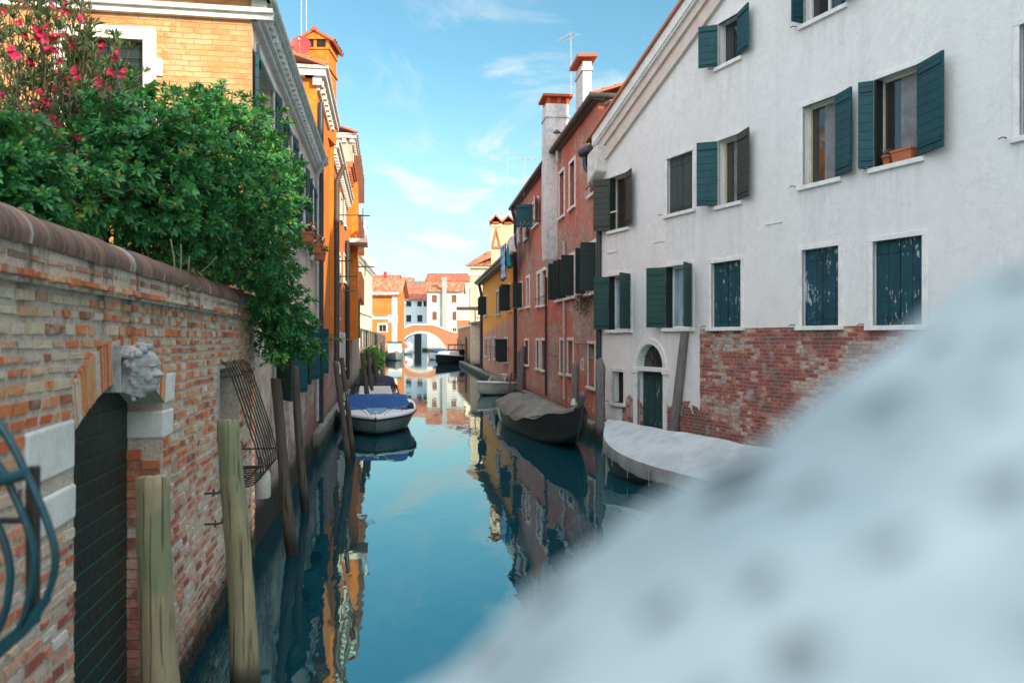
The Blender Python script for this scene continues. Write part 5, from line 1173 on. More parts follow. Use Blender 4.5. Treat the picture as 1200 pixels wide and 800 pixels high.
MT['yellow'] = yellow_mat()
hY = thing('yellow_house', YH.p(YL/2, 0, -4), 'yellow house fading to pink near the water, with nearly black shutters', 'house')
def yz(ua, ub, vt, vb): u = (ua+ub)/2; return (ty(ua), ty(ub), YH.z(u, vb), YH.z(u, vt))
yw = [(yz(596, 599.5, 334, 364), 'o'), (yz(584.2, 587, 341, 368), 'c'), (yz(581.6, 583.2, 342, 368), 'c'), (yz(568.2, 570.5, 348, 369), 'o'), (yz(591.5, 595, 397, 424), 'o'), (yz(569, 571, 397, 417), 'c'), (yz(574.2, 575.8, 396, 421), 'c'), (yz(579.5, 581.5, 396, 420), 'b')]
mb = MB(); wall(mb, YH, 0, YL, -.5, ZY, holes=[q for q, _ in yw]); shell(mb, YH, 0, YL, 9, -.5, ZY); mb.build('wall', MT['yellow'], hY)
for q, k in yw:
    window(YH, hY, *q, detail=False, stone='stone', sur=.14, **(dict(shutters=(('L', 92, 'black_shutter', .55), ('R', 88, 'black_shutter', .6))) if k == 'o' else dict(closed='black_shutter' if k == 'c' else 'brown_shutter')))
mb = MB(); fbox(mb, YH, -.3, YL-.05, ZY-.1, ZY+.05, -.2, .55); mb.tube([YH.p(-.4, ZY+.1, .60), YH.p(YL-.1, ZY+.1, .60)], .11, 8); mb.build('eaves', MT['pipe_copper'], hY)
mb = MB(); tiles(mb, YH.p(-.3, ZY+.17, .6), YH.p(YL-.1, ZY+.17, .6), -YH.n3*5+Vector((0, 0, 1.7)), pitch=.28, row=.5); mb.build('roof', MT['tile'], hY)
pipe([YH.p(.15, ZY-.1, .3), YH.p(.15, ZY-.9, .12), YH.p(.15, .6, .12)], .13, 'pipe_dark', hY)
mb = MB(); fbox(mb, YH, -30, YL, -.5, .42, -.1, .4); mb.build('plinth', MT['plinth'], hY)
mb = MB()
for (ua, ub, v) in ((569, 600, 407), (566, 576, 372)): z_ = YH.z((ua+ub)/2, v); mb.tube([YH.p(ty(ua), z_, .12), YH.p(ty(ub), z_, .12)], .025, 5)
mb.build('service_cable', MT['iron'], hY)
# roof-top chimney house with the two tile caps
MT['lit_cream'] = wall_mat('sunny_cream_plaster', (.62, .46, .30), (.54, .38, .24), (.66, .52, .36), expose=None, tide=None, streak=.25)
TY = 62.; tx = lambda u: P(u, 0, TY).x
tw = thing('chimney_tower', (tx(588), TY+1, 8), 'cream double chimney block with two tiled caps above the yellow house', 'chimney')
mb = MB(); mb.box(tx(575.5), tx(588), TY, TY+2.5, 5, zat(262, TY)); mb.box(tx(588.1), tx(602), TY+.25, TY+2.7, 5, zat(262, TY)); mb.box(tx(575), tx(588.3), TY-.08, TY+2.6, zat(266, TY), zat(264, TY))
tt = mb.build('stack', MT['lit_cream'], tw)
for a, b, y in ((574, 588.2, TY-.3), (587.8, 603.5, TY-.05)):
    mb = MB(); m_ = (tx(a)+tx(b))/2; z_ = zat(260, TY)
    mb.box(tx(a)+.2, tx(b)-.2, y+.15, y+2.7, zat(262, TY), z_)
    for s in (tx(a), tx(b)): tiles(mb, (s, y, z_), (s, y+3.0, z_), Vector((m_-s, 0, .50)), pitch=.25, amp=.06)
    mb.build('tile_cap', MT['tile'], tw)
mb = MB()                                                          # triangular pediment relief
g_ = Fac((tx(576.5), TY-.005), (1, 0)); w_ = tx(587)-tx(576.5); za, zb_ = zat(289, TY), zat(267, TY)
for (p0, p1, q0, q1) in (((0, za), (w_*.5, zb_), (.12, za), (w_*.5, zb_-.28)), ((w_*.5, zb_), (w_, za), (w_*.5, zb_-.28), (w_-.12, za))): fprism(mb, g_, [q0, q1, p1, p0] if False else [p0, q0, q1, p1], 0, .10)
fbox(mb, g_, 0, w_, za-.14, za, 0, .10); mb.build('pediment', MT['terracotta'], tw)
mb = MB(); fbox(mb, g_, w_*.38, w_*.62, zat(315, TY), zat(295, TY), 0, .03); mb.build('slit_window', MT['stone'], tw)
# cream house behind, awning, orange garden wall
CY = 83.; MT['cream_old'] = wall_mat('stained_cream_plaster', (.60, .46, .33), (.50, .37, .27), (.64, .52, .40), expose=None, streak=.45, tide=.5)
CH = Fac((P(551, 0, CY).x, CY), (1, 0)); L_ = P(577, 0, CY).x-P(551, 0, CY).x; ZC2 = zat(313, CY)
hCr = thing('cream_house', CH.p(L_/2, 0, -4), 'cream house with red tiled hip roof left of the double chimney block', 'house')
CS = Fac(CH.p(0, 0, -9).xy[:], (.121*.6, -1)); CSL = 9.03
mb = MB(); wall(mb, CH, 0, L_, -.3, ZC2); wall(mb, CS, 0, CSL, -.3, ZC2, holes=[(2.2, 3.4, 6.5, 8.8), (5.4, 6.6, 6.5, 8.8)])
mb.poly([CH.p(L_, -.3), CH.p(L_, -.3, -9), CH.p(L_, ZC2, -9), CH.p(L_, ZC2)]); mb.build('wall', MT['cream_old'], hCr)
for t_ in (2.2, 5.4): window(CS, hCr, t_, t_+1.2, 6.5, 8.8, detail=False, shutters=(('R', 95, 'black_shutter'),))
mb = MB(); fbox(mb, CH, -.15, L_, ZC2-.9, ZC2-.6, 0, .12); fbox(mb, CH, -.3, L_+.1, ZC2-.1, ZC2+.12, -.2, .35); fbox(mb, CS, 0, CSL+.3, ZC2-.103, ZC2+.117, -.2, .35); mb.build('cornice', MT['stone'], hCr)
mb = MB(); rl = L_+1.5
tiles(mb, CH.p(-.5, ZC2+.12, .5), CH.p(rl, ZC2+.12, .5), Vector((2.2, 4.5, 2.0)), pitch=.3, row=.5); tiles(mb, CS.p(0, ZC2+.12, .5), CS.p(CSL+.5, ZC2+.12, .5), Vector((4.5, 0, 2.0)), pitch=.3, row=.5); mb.build('roof', MT['tile'], hCr)
OW = Fac((P(537, 0, 118).x, 118), (4.85, -37)); OL = OW.tY(79)
gwl = thing('brick_wall', OW.p(OL/2, 0, -.2), 'low orange brick garden wall on the far right bank beside the bridge', 'wall'); mb = MB(); wall(mb, OW, 0, OL, -.3, 4.6); shell(mb, OW, 0, OL, .5, -.3, 4.6); mb.build('masonry', MT['bridge_brick'], gwl)
mb = MB(); fbox(mb, OW, -.1, OL+.1, 4.6, 4.85, -.6, .1); mb.build('coping', MT['stone'], gwl)
ow2 = Fac((P(522, 0, 150).x, 150), (1, 0)); e = thing('orange_hut', ow2.p(1.5, 0, -2), 'small orange brick house with white window at the right foot of the bridge', 'house'); mb = MB(); Lq = P(541, 0, 150).x-P(535.5, 0, 150).x
ow2 = Fac((P(535.5, 0, 150).x, 150), (1, 0)); wall(mb, ow2, 0, Lq+3, -.3, zat(375, 150)); shell(mb, ow2, 0, Lq+3, 6, -.3, zat(375, 150)); mb.build('wall', MT['bridge_brick'], e); fbx = MB(); fbox(fbx, ow2, 1.0, 1.8, zat(394, 150), zat(384, 150), .0, .08); fbx.build('window', MT['stone_white'], e)
# dark canopy with the maroon beam
cn = thing('canopy', P(553, 425, 84), 'dark iron landing canopy with a long maroon beam over the right bank', 'canopy')
a = P(534.8, 361.5, 84); b = P(566.5, 361.5, 76); mb = MB(); dv = (b-a); mb.obox(a-Vector((0, 0, .16)), dv, Vector((0, .2, 0)), Vector((0, 0, .34))); mb.build('beam', plain('maroon_paint', (.17, .012, .025), .5), cn)
a = P(549, 379, 84); b = P(565.5, 377, 78); mb = MB(); mb.obox(a-Vector((0, 0, .1)), b-a, Vector((.2, 1.5, 0)), Vector((0, 0, .22))); mb.build('roof_slab', MT['iron'], cn)
mb = MB(); mb.tube([P(556.8, 362, 82), P(556.8, 378, 82)], .06, 5); mb.tube([P(556.8, 372, 82), P(563, 372, 80)], .05, 5); mb.tube([P(564.5, 362, 78), P(564.5, 425, 78)], .12, 6); mb.build('stays', MT['iron'], cn)
# antennas over the right roofs
antenna(P(669, 119, 33), 2.8, 'antenna with spread arms above the slim chimney of the red house', 9, 2.2); antenna(P(594.5, 252, 60), 4.8, 'tall antenna on the double chimney block', 6, .2); antenna(P(614, 229, 40), 1.9, 'antenna with a long flat arm on the red roof edge', 5, .0)
# ------------------------------------------------------------------ boats
def boat_paint(name, c, c2, low=(.03, .035, .03), zt=.12, rough=.35):
    m, n = M(name); pos = n.pos(); px, py, pz = n.sep(pos); N = n.noise(pos, 3, 5, .6); st = n.noise(n.vm('MULTIPLY', pos, (3, 3, .4)), 2, 4)
    col = n.mix(n.mr(n.add(n.mul(N, .5), n.mul(st, .5)), .42, .66), c, c2); col = n.mix(n.mr(n.add(pz, n.mul(N, .08)), zt+.05, zt-.02, 0, .9), col, low)
    n.out(col, rough, n.bump(N, .06, .01), spec=.5); return m
MT['hull_grey'] = boat_paint('grey_green_hull', (.17, .20, .20), (.12, .145, .145), rough=.3)
MT['hull_white'] = boat_paint('white_gelcoat', (.62, .64, .64), (.48, .50, .50), zt=.08, rough=.3)
MT['hull_black'] = boat_paint('black_hull', (.012, .012, .013), (.02, .018, .016), zt=.0, rough=.5)
MT['hull_brown'] = boat_paint('varnished_hull', (.16, .085, .045), (.09, .05, .03), zt=.05, rough=.3)
MT['deck_white'] = plain('white_deck', (.70, .73, .74), .35, (.56, .60, .62), 3, bump=.05, spec=.5)
MT['blue_canvas'] = plain('blue_canvas', (.004, .075, .26), .75, (.004, .05, .18), 2, bump=.15)
MT['navy'] = plain('navy_canvas', (.010, .016, .045), .8, (.008, .012, .03), 2)
MT['rail'] = plain('stainless_rail', (.50, .52, .54), .25, metal=.9, bump=0)
MT['rubber'] = plain('dark_rubber', (.02, .02, .022), .6)
MT['seat_brown'] = plain('dark_seat', (.035, .028, .022), .7, (.06, .05, .04), 8)
MT['cockpit'] = plain('boat_interior', (.40, .38, .34), .6, (.28, .26, .23), 5)
MT['wind_glass'] = MT['glass_blue']
def loft(sections, mb, cap=True):
    """sections: (y, [(x,z) keel..sheer]) half profiles mirrored"""
    rows = []
    for y, pr in sections: rows.append([(-x, y, z) for x, z in reversed(pr)]+[(x, y, z) for x, z in pr[1:]])
    mb.grid(rows, smooth=True)
    if cap: mb.poly([p for p in rows[0]])
def hull_sections(L, B, fb, fbow, flare=.82, full=2.6, N=14, keel=-.30, rake=.45, stern=.9):
    out = []
    for i in range(N+1):
        k = i/N; y = -L/2+L*k
        w = (B/2)*(stern+(1-stern)*math.sin(min(1, k/.45)*math.pi/2))*(1-max(0, (k-.42)/.58)**full); sh = fb+(fbow-fb)*k**2.2
        kz = keel+max(0, (k-.62)/.38)**2.2*(-keel+rake*.5); ch = w*(flare-.25*max(0, k-.5)); cz = kz*.35+.10+.25*max(0, k-.6)
        w = max(w, .012); ch = max(ch*.985, .006)
        out.append((y+max(0, k-.9)*0, [(0, kz), (ch*.55, kz*.72+cz*.2), (ch, cz), ((w+ch)/2*1.01, (cz+sh)/2), (w, sh)]))
    return out
def gunwale(secs, mb, r=.035, dz=.0):
    for s in (-1, 1): mb.tube([(s*(p[-1][0]+.005), y, p[-1][1]+dz) for y, p in secs], r, 6)
def deck(secs, mb, inner, k0, k1, crown=.04, dz=.01):
    """side/fore deck from sheer inwards; inner(k) = inner half width fraction"""
    N = len(secs)-1; rows = []
    for i, (y, p) in enumerate(secs):
        if not (k0 <= i/N <= k1): continue
        w, z = p[-1]; rows.append([(x*w, y, z+dz+crown*(1-abs(x))) for x in (-1, -.75, -.5, -.25, 0, .25, .5, .75, 1)])
    mb.grid(rows)
def boat(name, pos, heading, label, group='boats moored along the canal'):
    """heading: plan vector the bow points to; local +y = bow"""
    return thing(name, (pos[0], pos[1], 0), label, 'boat', group, rz=math.atan2(-heading[0], heading[1]))
# --- blue covered motorboat, bow toward the camera
bw = P(440, 398, 24.7); sc = P(444.5, 398, 30.2); mid = (bw+sc)/2; hd = (bw-sc); L = 5.6
b1 = boat('motorboat', (mid.x, mid.y), (hd.x, hd.y), 'white decked motorboat with a bright blue cockpit cover, bow toward the viewer')
S1 = hull_sections(L, 2.6, .70, .56, flare=.80, full=3.6, keel=-.25, rake=.35)
mb = MB(); loft(S1, mb); mb.build('hull', MT['hull_grey'], b1, local=True)
mb = MB(); deck(S1, mb, None, .42, 1., .06)
rows = []
for y, p in S1:
    w, z = p[-1]; rows.append([(-w-.03, y, z-.035), (-w-.035, y, z+.02), (-w*.99, y, z+.05), (-w*.86, y, z+.055)])
mb.grid(rows); mb.grid([[(-x, y, z) for x, y, z in reversed(r)] for r in rows])
mb.build('deck', MT['deck_white'], b1, local=True)
mb = MB(); mb.hexa([(-.34, 1.1, .69), (.34, 1.1, .69), (.34, 1.1, .745), (-.34, 1.1, .745), (-.17, 2.2, .64), (.17, 2.2, .64), (.17, 2.2, .675), (-.17, 2.2, .675)]); mb.build('anchor_hatch', plain('pale_blue_hatch', (.12, .34, .46), .5), b1, local=True)
mb = MB(); gunwale(S1, mb, .035, -.06); mb.build('rub_rail', MT['rubber'], b1, local=True)
mb = MB(); rows = []
for k, (y, w, z) in enumerate(((.95, 1.10, .70), (.88, 1.10, .74), (.45, .98, 1.08), (.30, .97, 1.11), (-1.2, 1.0, 1.04), (-2.5, .98, .96), (-2.78, .98, .70))):
    rows.append([(-w*1.03, y, .68), (-w, y, z-.02), (-w*.85, y, z), (-w*.3, y, z+.012+.008*math.sin(k*2)), (w*.3, y, z+.012), (w*.85, y, z), (w, y, z-.02), (w*1.03, y, .68)])
mb.grid(rows, smooth=False); mb.poly(rows[0]); mb.poly(rows[-1][::-1]); mb.build('cockpit_cover', MT['blue_canvas'], b1, local=True, bevel=.02)
for s in (-1, 1):
    mb = MB(); pts = [(s*1.12, .95, .70), (s*1.08, 1.0, .84), (s*.82, 1.7, .82), (s*.42, 2.3, .78), (s*.25, 2.5, .62)]; mb.tube(smooth(pts), .014, 6); mb.tube([(s*.82, 1.7, .60), (s*.82, 1.7, .82)], .012, 6); mb.build('bow_rail', MT['rail'], b1, local=True)
mb = MB(); mb.tube([(-.09, 2.36, .60), (-.09, 2.36, .72), (.09, 2.36, .72), (.09, 2.36, .60)], .016, 6); mb.tube([(0, 2.5, .58), (0, 2.5, .72)], .018, 6); mb.build('cleat', MT['rail'], b1, local=True)
mb = MB(); mb.ball((-1.12, .9, .72), .11, .11, .2); mb.build('fender', MT['rubber'], b1, local=True)
# --- second boat: windscreen and dark seats, behind the blue one
def xy(u, Y): q = P(u, HV, Y); return (q.x, q.y)
c2_ = xy(440, 33.0); b2 = boat('motorboat', c2_, (.5, -3.3), 'open motorboat with a wide windscreen and a dark seat, second boat behind the blue cover')
S2 = hull_sections(5.0, 2.05, .60, .72, full=3.2); mb = MB(); loft(S2, mb); mb.build('hull', MT['hull_white'], b2, local=True)
mb = MB(); gunwale(S2, mb, .035); mb.build('rub_rail', MT['rubber'], b2, local=True)
mb = MB(); deck(S2, mb, None, .55, 1., .05); mb.build('deck', MT['cockpit'], b2, local=True)
mb = MB(); mb.poly([(-.85, -2.4, .30), (.85, -2.4, .30), (.85, .4, .30), (-.85, .4, .30)]); mb.box(-.9, .9, -2.45, -2.2, .3, .66); mb.build('cockpit_floor', MT['cockpit'], b2, local=True)
ws = [(-.98, .1, .66), (-.74, .75, .68), (.74, .75, .68), (.98, .1, .66)]; wt = [(-.86, -.15, 1.12), (-.62, .42, 1.14), (.62, .42, 1.14), (.86, -.15, 1.12)]
mb = MB(); mb.tube([ws[0], wt[0], wt[1], wt[2], wt[3], ws[3]], .03, 6); mb.tube([ws[1], wt[1]], .02, 6); mb.tube([ws[2], wt[2]], .02, 6); mb.build('windscreen_frame', MT['rubber'], b2, local=True)
def thin_glass():
    m, n = M('clear_screen'); t = n.new('ShaderNodeBsdfTransparent'); t.inputs[0].default_value = (.78, .82, .82, 1); g = n.new('ShaderNodeBsdfGlossy'); g.inputs['Roughness'].default_value = .05; mx = n.new('ShaderNodeMixShader'); mx.inputs[0].default_value = .16
    n.t.links.new(t.outputs[0], mx.inputs[1]); n.t.links.new(g.outputs[0], mx.inputs[2]); n.out(None, shader=mx.outputs[0]); return m
MT['screen'] = thin_glass()
mb = MB()
for i in range(3): mb.poly([ws[i], ws[i+1], wt[i+1], wt[i]])
mb.build('windscreen', MT['screen'], b2, local=True)
mb = MB(); mb.ball((-.20, -.6, .78), .42, .30, .40, 12, 8); mb.ball((.30, -.7, .66), .32, .26, .32, 12, 8); mb.box(-.6, .65, -1.1, -.5, .3, .62); mb.build('seat', MT['seat_brown'], b2, local=True, bevel=.0)
# --- third boat: white with dark tarpaulin
c3_ = xy(442.3, 39.8); b3 = boat('motorboat', c3_, (.5, -3.3), 'small white boat under a dark navy tarpaulin, third boat behind the blue cover')
S3 = hull_sections(5.2, 1.95, .62, .74, full=3.2); mb = MB(); loft(S3, mb); mb.build('hull', MT['hull_white'], b3, local=True)
mb = MB(); gunwale(S3, mb, .03); mb.build('rub_rail', MT['rubber'], b3, local=True)
mb = MB(); rows = []
for y, w, z in ((1.4, .55, .78), (.8, .85, 1.0), (0, .92, 1.16), (-1., .93, 1.2), (-2.2, .9, 1.02), (-2.6, .85, .70)): rows.append([(-w, y, .68), (-w*.85, y, z-.12), (-w*.4, y, z), (w*.4, y, z+.02), (w*.85, y, z-.12), (w, y, .68)])
mb.grid(rows); mb.poly(rows[-1][::-1]); mb.build('tarpaulin', MT['navy'], b3, local=True)
mb = MB(); deck(S3, mb, None, .7, 1., .04); mb.box(-.28, .28, 1.75, 2.1, .74, .80, mi=1); mb.build('deck', [MT['deck_white'], MT['blue_canvas']], b3, local=True)
mb = MB(); mb.ball((.1, -1.9, 1.15), .2, .16, .16, 8, 6); mb.build('tarpaulin_lump', MT['navy'], b3, local=True)
# --- far left boat with cabin frame near the bridge, and the boat with orange behind it
c4 = xy(462, 118); b4 = boat('cabin_boat', c4, (.6, -3), 'far grey-blue boat with a small windscreen shelter before the orange house'); S4 = hull_sections(8, 3.0, 1.0, 1.2, full=3); mb = MB(); loft(S4, mb); mb.build('hull', MT['hull_grey'], b4, local=True)
mb = MB(); mb.box(-1.0, 1.0, -.8, 2.2, 1.0, 1.5); mb.build('deck', MT['deck_white'], b4, local=True, bevel=.1); mb = MB(); mb.hexa([(-1.1, -.8, 1.5), (1.1, -.8, 1.5), (1., -.5, 2.6), (-1., -.5, 2.6), (-1.1, 1.6, 1.5), (1.1, 1.6, 1.5), (1., 1., 2.6), (-1., 1., 2.6)]); mb.build('cabin', MT['glass_blue'], b4, local=True); mb = MB(); mb.box(-1.15, 1.15, -.7, 1.2, 2.61, 2.72); mb.build('cabin_roof', MT['navy'], b4, local=True)
mb = MB(); mb.box(-.5, .0, 2.2, 2.5, 1.0, 1.4); mb.build('red_bag', MT['terracotta'], b4, local=True)
c5 = xy(475.5, 168); b5 = boat('workboat', c5, (.3, -3), 'far white boat with orange gear at the left foot of the arched bridge'); S5 = hull_sections(8, 3.4, 1.0, 1.3, full=3); mb = MB(); loft(S5, mb); mb.build('hull', MT['hull_white'], b5, local=True)
mb = MB(); mb.ball((.4, .5, 1.5), .9, 1.2, .7); mb.build('orange_gear', plain('orange_canvas', (.62, .10, .03), .8), b5, local=True); mb = MB(); mb.ball((-.6, -.4, 1.6), .9, 1.2, .9); mb.build('white_gear', MT['deck_white'], b5, local=True)
# --- right: black boat with blue cover and white boat before the bridge
c6 = xy(529, 101); b6 = boat('black_boat', c6, (-1.2, -3), 'black hulled boat with white deck and dark blue canopy before the bridge'); S6 = hull_sections(8.5, 2.6, .9, 1.25, full=2.8); mb = MB(); loft(S6, mb); mb.build('hull', MT['hull_black'], b6, local=True)
mb = MB(); deck(S6, mb, None, .45, 1., .08, .02); gunwale(S6, mb, .06); mb.build('deck', MT['deck_white'], b6, local=True); mb = MB(); mb.hexa([(-.9, 2.6, 1.0), (.9, 2.6, 1.0), (.8, 2.0, 1.55), (-.8, 2.0, 1.55), (-1.05, -.4, 1.0), (1.05, -.4, 1.0), (.95, -.2, 1.6), (-.95, -.2, 1.6)]); mb.build('cabin', MT['deck_white'], b6, local=True, bevel=.1); mb = MB(); mb.box(-1.0, 1.0, -3.6, -.45, .9, 1.75); mb.build('cover', MT['navy'], b6, local=True, bevel=.15)
mb = MB(); mb.box(-1.05, 1.05, -3.2, -1.0, 2.3, 2.42)
for sx in (-.95, .95):
    for sy in (-3.0, -1.2): mb.tube([(sx, sy, 1.3), (sx, sy, 2.3)], .05, 6)
mb.build('canopy', MT['navy'], b6, local=True)
mb = MB(); mb.tube([(.55*math.cos(a)*.35, 3.35, .62+.30*math.sin(a)) for a in np.linspace(0, 6.283, 14)], .05, 6); mb.build('ring_fender', MT['white_sash'], b6, local=True)
c7 = xy(512.3, 122); b7 = boat('motorboat', c7, (-.6, -3), 'small white boat with blue covers left of the black hulled boat'); S7 = hull_sections(6.5, 2.7, .85, 1.0, full=3); mb = MB(); loft(S7, mb); mb.build('hull', MT['hull_white'], b7, local=True)
mb = MB(); deck(S7, mb, None, .5, 1., .06); mb.build('deck', MT['deck_white'], b7, local=True); mb = MB(); mb.box(-1., 1., -2.6, -.6, .85, 1.45); mb.build('cover', MT['blue_canvas'], b7, local=True, bevel=.2)
# --- small white motorboat on the right, bow to the left
c8 = (-.55, 44.2); b8 = boat('motorboat', c8, (-.66, -.75), 'small white motorboat with a low windscreen behind the tarpaulin boat'); S8 = hull_sections(3.9, 1.65, .62, .74, full=3.0, keel=-.2); mb = MB(); loft(S8, mb); mb.build('hull', boat_paint('cream_hull', (.46, .43, .38), (.34, .31, .28), zt=.1), b8, local=True)
mb = MB(); gunwale(S8, mb, .05); deck(S8, mb, None, .5, 1., .04, .02); mb.build('deck', MT['deck_white'], b8, local=True)
ws = [(-.78, -.7, .66), (-.62, .5, .70), (.62, .5, .70), (.78, -.7, .66)]; wt = [(-.70, -.75, 1.06), (-.5, .2, 1.10), (.5, .2, 1.10), (.70, -.75, 1.06)]
mb = MB(); mb.tube([ws[0], wt[0], wt[1], wt[2], wt[3], ws[3]], .025, 6); mb.tube([ws[1], wt[1]], .02, 6); mb.tube([ws[2], wt[2]], .02, 6); mb.build('windscreen_frame', MT['rail'], b8, local=True)
mb = MB()
for i in range(3): mb.poly([ws[i], ws[i+1], wt[i+1], wt[i]])
mb.build('windscreen', MT['screen'], b8, local=True)
mb = MB(); mb.box(-.7, .7, -1.9, -.6, .35, .75); mb.build('seat', MT['seat_brown'], b8, local=True, bevel=.08)
# --- long black boat under a wrinkled grey tarpaulin, high prow to the right
far, near = Vector(xy(593, 31.0)), Vector(xy(682, 21.0)); far.x += .12; mid = (far+near)/2; hd = near-far; Lb = hd.length
b9 = boat('covered_boat', mid, hd, 'long black wooden boat under a wrinkled grey tarpaulin with a high prow')
S9 = []
N = 22
for i in range(N+1):
    k = i/N; y = -Lb/2+Lb*k; w = .86*max(0.02, math.sin(math.pi*min(1, .16+k*.78))**.75) if k < .93 else .86*math.sin(math.pi*(.16+.93*.78))**.75*(1-(k-.93)/.07*.93)
    sh = .47+.22*(1-k)**3+0.74*max(0, (k-.5)/.5)**1.35; kz = -.22+.85*max(0, (k-.68)/.32)**1.8+.30*max(0, (.10-k)/.10)**2
    S9.append((y, [(0, kz), (w*.55, kz+.05), (w*.86, kz+.22+.05*k), (w*.96, (sh+kz)/2+.08), (w, sh)]))
mb = MB(); loft(S9, mb)
mb.tube([(0, S9[-3][0], S9[-3][1][0][1]), (0, Lb/2+.02, .75), (0, Lb/2+.06, 1.1), (0, Lb/2+.07, 1.3)], [.04, .04, .04, .03], 8)
mb.build('hull', MT['hull_black'], b9, local=True)
mb = MB(); secs = S9[:6]; rows = []
for y, p in secs: rows.append([(-(p[2][0]+.012), y, p[2][1]+.02), (-(p[3][0]+.014), y, p[3][1]), (-(p[4][0]+.012), y, p[4][1]-.02)])
mb.grid(rows); mb.grid([[(-x, y, z) for x, y, z in reversed(r)] for r in rows]); mb.build('varnished_quarter', MT['hull_brown'], b9, local=True)
def tarp_mat(name, c, c2, rough=.7):
    m, n = M(name); pos = n.pos(); N = n.noise(pos, 2.5, 6, .65); N2 = n.noise(pos, .9, 3); w = n.noise(n.vm('MULTIPLY', pos, (1, .6, 2)), 7, 4, .6, .8)
    n.out(n.mix(n.mr(n.add(n.mul(N, .6), n.mul(N2, .4)), .38, .64), c, c2), rough, n.bump(n.add(N, w), .35, .03), spec=.35); return m
MT['tarp_grey'] = tarp_mat('grey_tarpaulin', (.15, .145, .125), (.085, .085, .078)); MT['tarp_white'] = tarp_mat('white_tarpaulin', (.37, .40, .41), (.27, .30, .315)); MT['tarp_skirt'] = tarp_mat('warm_grey_tarpaulin', (.30, .275, .26), (.20, .18, .17))  # the hanging skirt gets a darker, browner tone than the tarpaulin top
mb = MB(); rows = []
NY = 90
for i in range(NY+1):
    k = .015+.965*i/NY; f_ = k*N; i0 = min(int(f_), N-1); q = f_-i0
    y = S9[i0][0]+(S9[i0+1][0]-S9[i0][0])*q; w = S9[i0][1][-1][0]*(1-q)+S9[i0+1][1][-1][0]*q; sh = S9[i0][1][-1][1]*(1-q)+S9[i0+1][1][-1][1]*q
    row = []
    crown = .60*max(0, math.sin(math.pi*min(1, (k+.02)/.78)))**.7 if k < .76 else .05
    for j in range(25):
        x = -1+2*j/24; prof = (1-abs(x)**2.0)
        ph = y+x*.75*w+.25*math.sin(y*1.3); fold = 1-abs(math.sin(ph*1.75))**.75          # folds run diagonally over ridge battens
        z = sh+.02+crown*prof*(.62+.46*fold)+.02*math.sin(y*9+x*5)*prof
        if abs(x) > .9: z -= .11*(.6+.4*math.sin(y*3.1))*(abs(x)-.9)/.1
        row.append((x*(w+.035), y, z))
    rows.append(row)
mb.grid(rows); mb.build('tarpaulin', MT['tarp_grey'], b9, local=True)
mb = MB(); mb.tube(smooth([(0, Lb/2-.75, 1.04), (0, Lb/2-.2, 1.22), (.0, Lb/2+.09, 1.62)]), [.14]*6+[.09]*6+[.03], 8); mb.build('prow_wrap', MT['tarp_grey'], b9, local=True)
mb = MB(); mb.tube([(.02, Lb/2+.10, 1.25), (.1, Lb/2+.2, .8), (.2, Lb/2+.15, .2)], .008, 5); mb.build('mooring_rope', MT['rust'], b9, local=True)
p_ = leaning(600, 437, 594, 470, 31.6, .04, .035, 'thin dark oar standing at the stern of the tarpaulin boat', group=None)
# --- white covered boat along the white house
f0 = Vector(WH.p(4.75, 0, 2.45).xy); f1 = Vector(WH.p(13.6, 0, 2.45).xy); mid = (f0+f1)/2; hd = f0-f1; Lw = hd.length
b10 = boat('covered_boat', mid, hd, 'long boat under a taut white tarpaulin moored along the white house')
S10 = []
for i in range(25):
    k = i/24; y = -Lw/2+Lw*k; w = 1.0*(.8+.2*math.sin(min(1, k/.4)*math.pi/2))*(1-max(0, (k-.62)/.38)**3.2); w = max(w, .06); sh = .44+.50*max(0, (k-.55)/.45)**2.2; kz = -.2+.45*max(0, (k-.84)/.16)**2
    S10.append((y, [(0, kz), (w*.6, kz+.06), (w*.88, kz+.2), (w*.96, (sh+kz)/2+.06), (w, sh)]))
mb = MB(); loft(S10, mb); mb.build('hull', MT['hull_black'], b10, local=True)
mb = MB(); rows = []; skl = []; skr = []
for i in range(91):
    f_ = i/90*24; i0 = min(int(f_), 23); q = f_-i0; y = S10[i0][0]*(1-q)+S10[i0+1][0]*q; w = S10[i0][1][-1][0]*(1-q)+S10[i0+1][1][-1][0]*q; sh = S10[i0][1][-1][1]*(1-q)+S10[i0+1][1][-1][1]*q
    sag = .012*math.sin(y*2.1)+.008*math.sin(y*5.3+1); rz_ = max(.05, 1.02-sh); e_ = .06 if i == 90 else 0
    rows.append([(x*(w+.05), y+e_, sh+.04+(rz_+sag*(1-abs(x)))*(1-abs(x)**1.25)-.035*math.sin(math.pi*abs(x))*(.5+.5*math.sin(y*2.1))) for x in np.linspace(-1, 1, 21)])
    for lst, s_ in ((skl, -1), (skr, 1)):
        wv = .022*math.sin(y*4.3+s_)+.014*math.sin(y*9.7)+.01*math.sin(y*17); lst.append([(s_*(w+.052), y+e_, sh+.04), (s_*(w+.065+wv*.5), y+e_, sh-.10), (s_*(w+.03+wv), y+e_, sh-.26+.03*math.sin(y*3.3)-(.12 if i > 84 else 0))])
mb.grid(rows); mb.build('tarpaulin', MT['tarp_white'], b10, local=True)
mb = MB(); mb.grid([r[::-1] for r in skl]); mb.grid(skr); mb.poly(rows[0]+[skr[0][1], skr[0][2], skl[0][2], skl[0][1]]); mb.grid([[skl[-1][k] for k in range(3)], [(0, skl[-1][k][1]+.03, skl[-1][k][2]) for k in range(3)], [skr[-1][k] for k in range(3)]]); mb.build('tarpaulin_skirt', MT['tarp_skirt'], b10, local=True)
mb = MB()
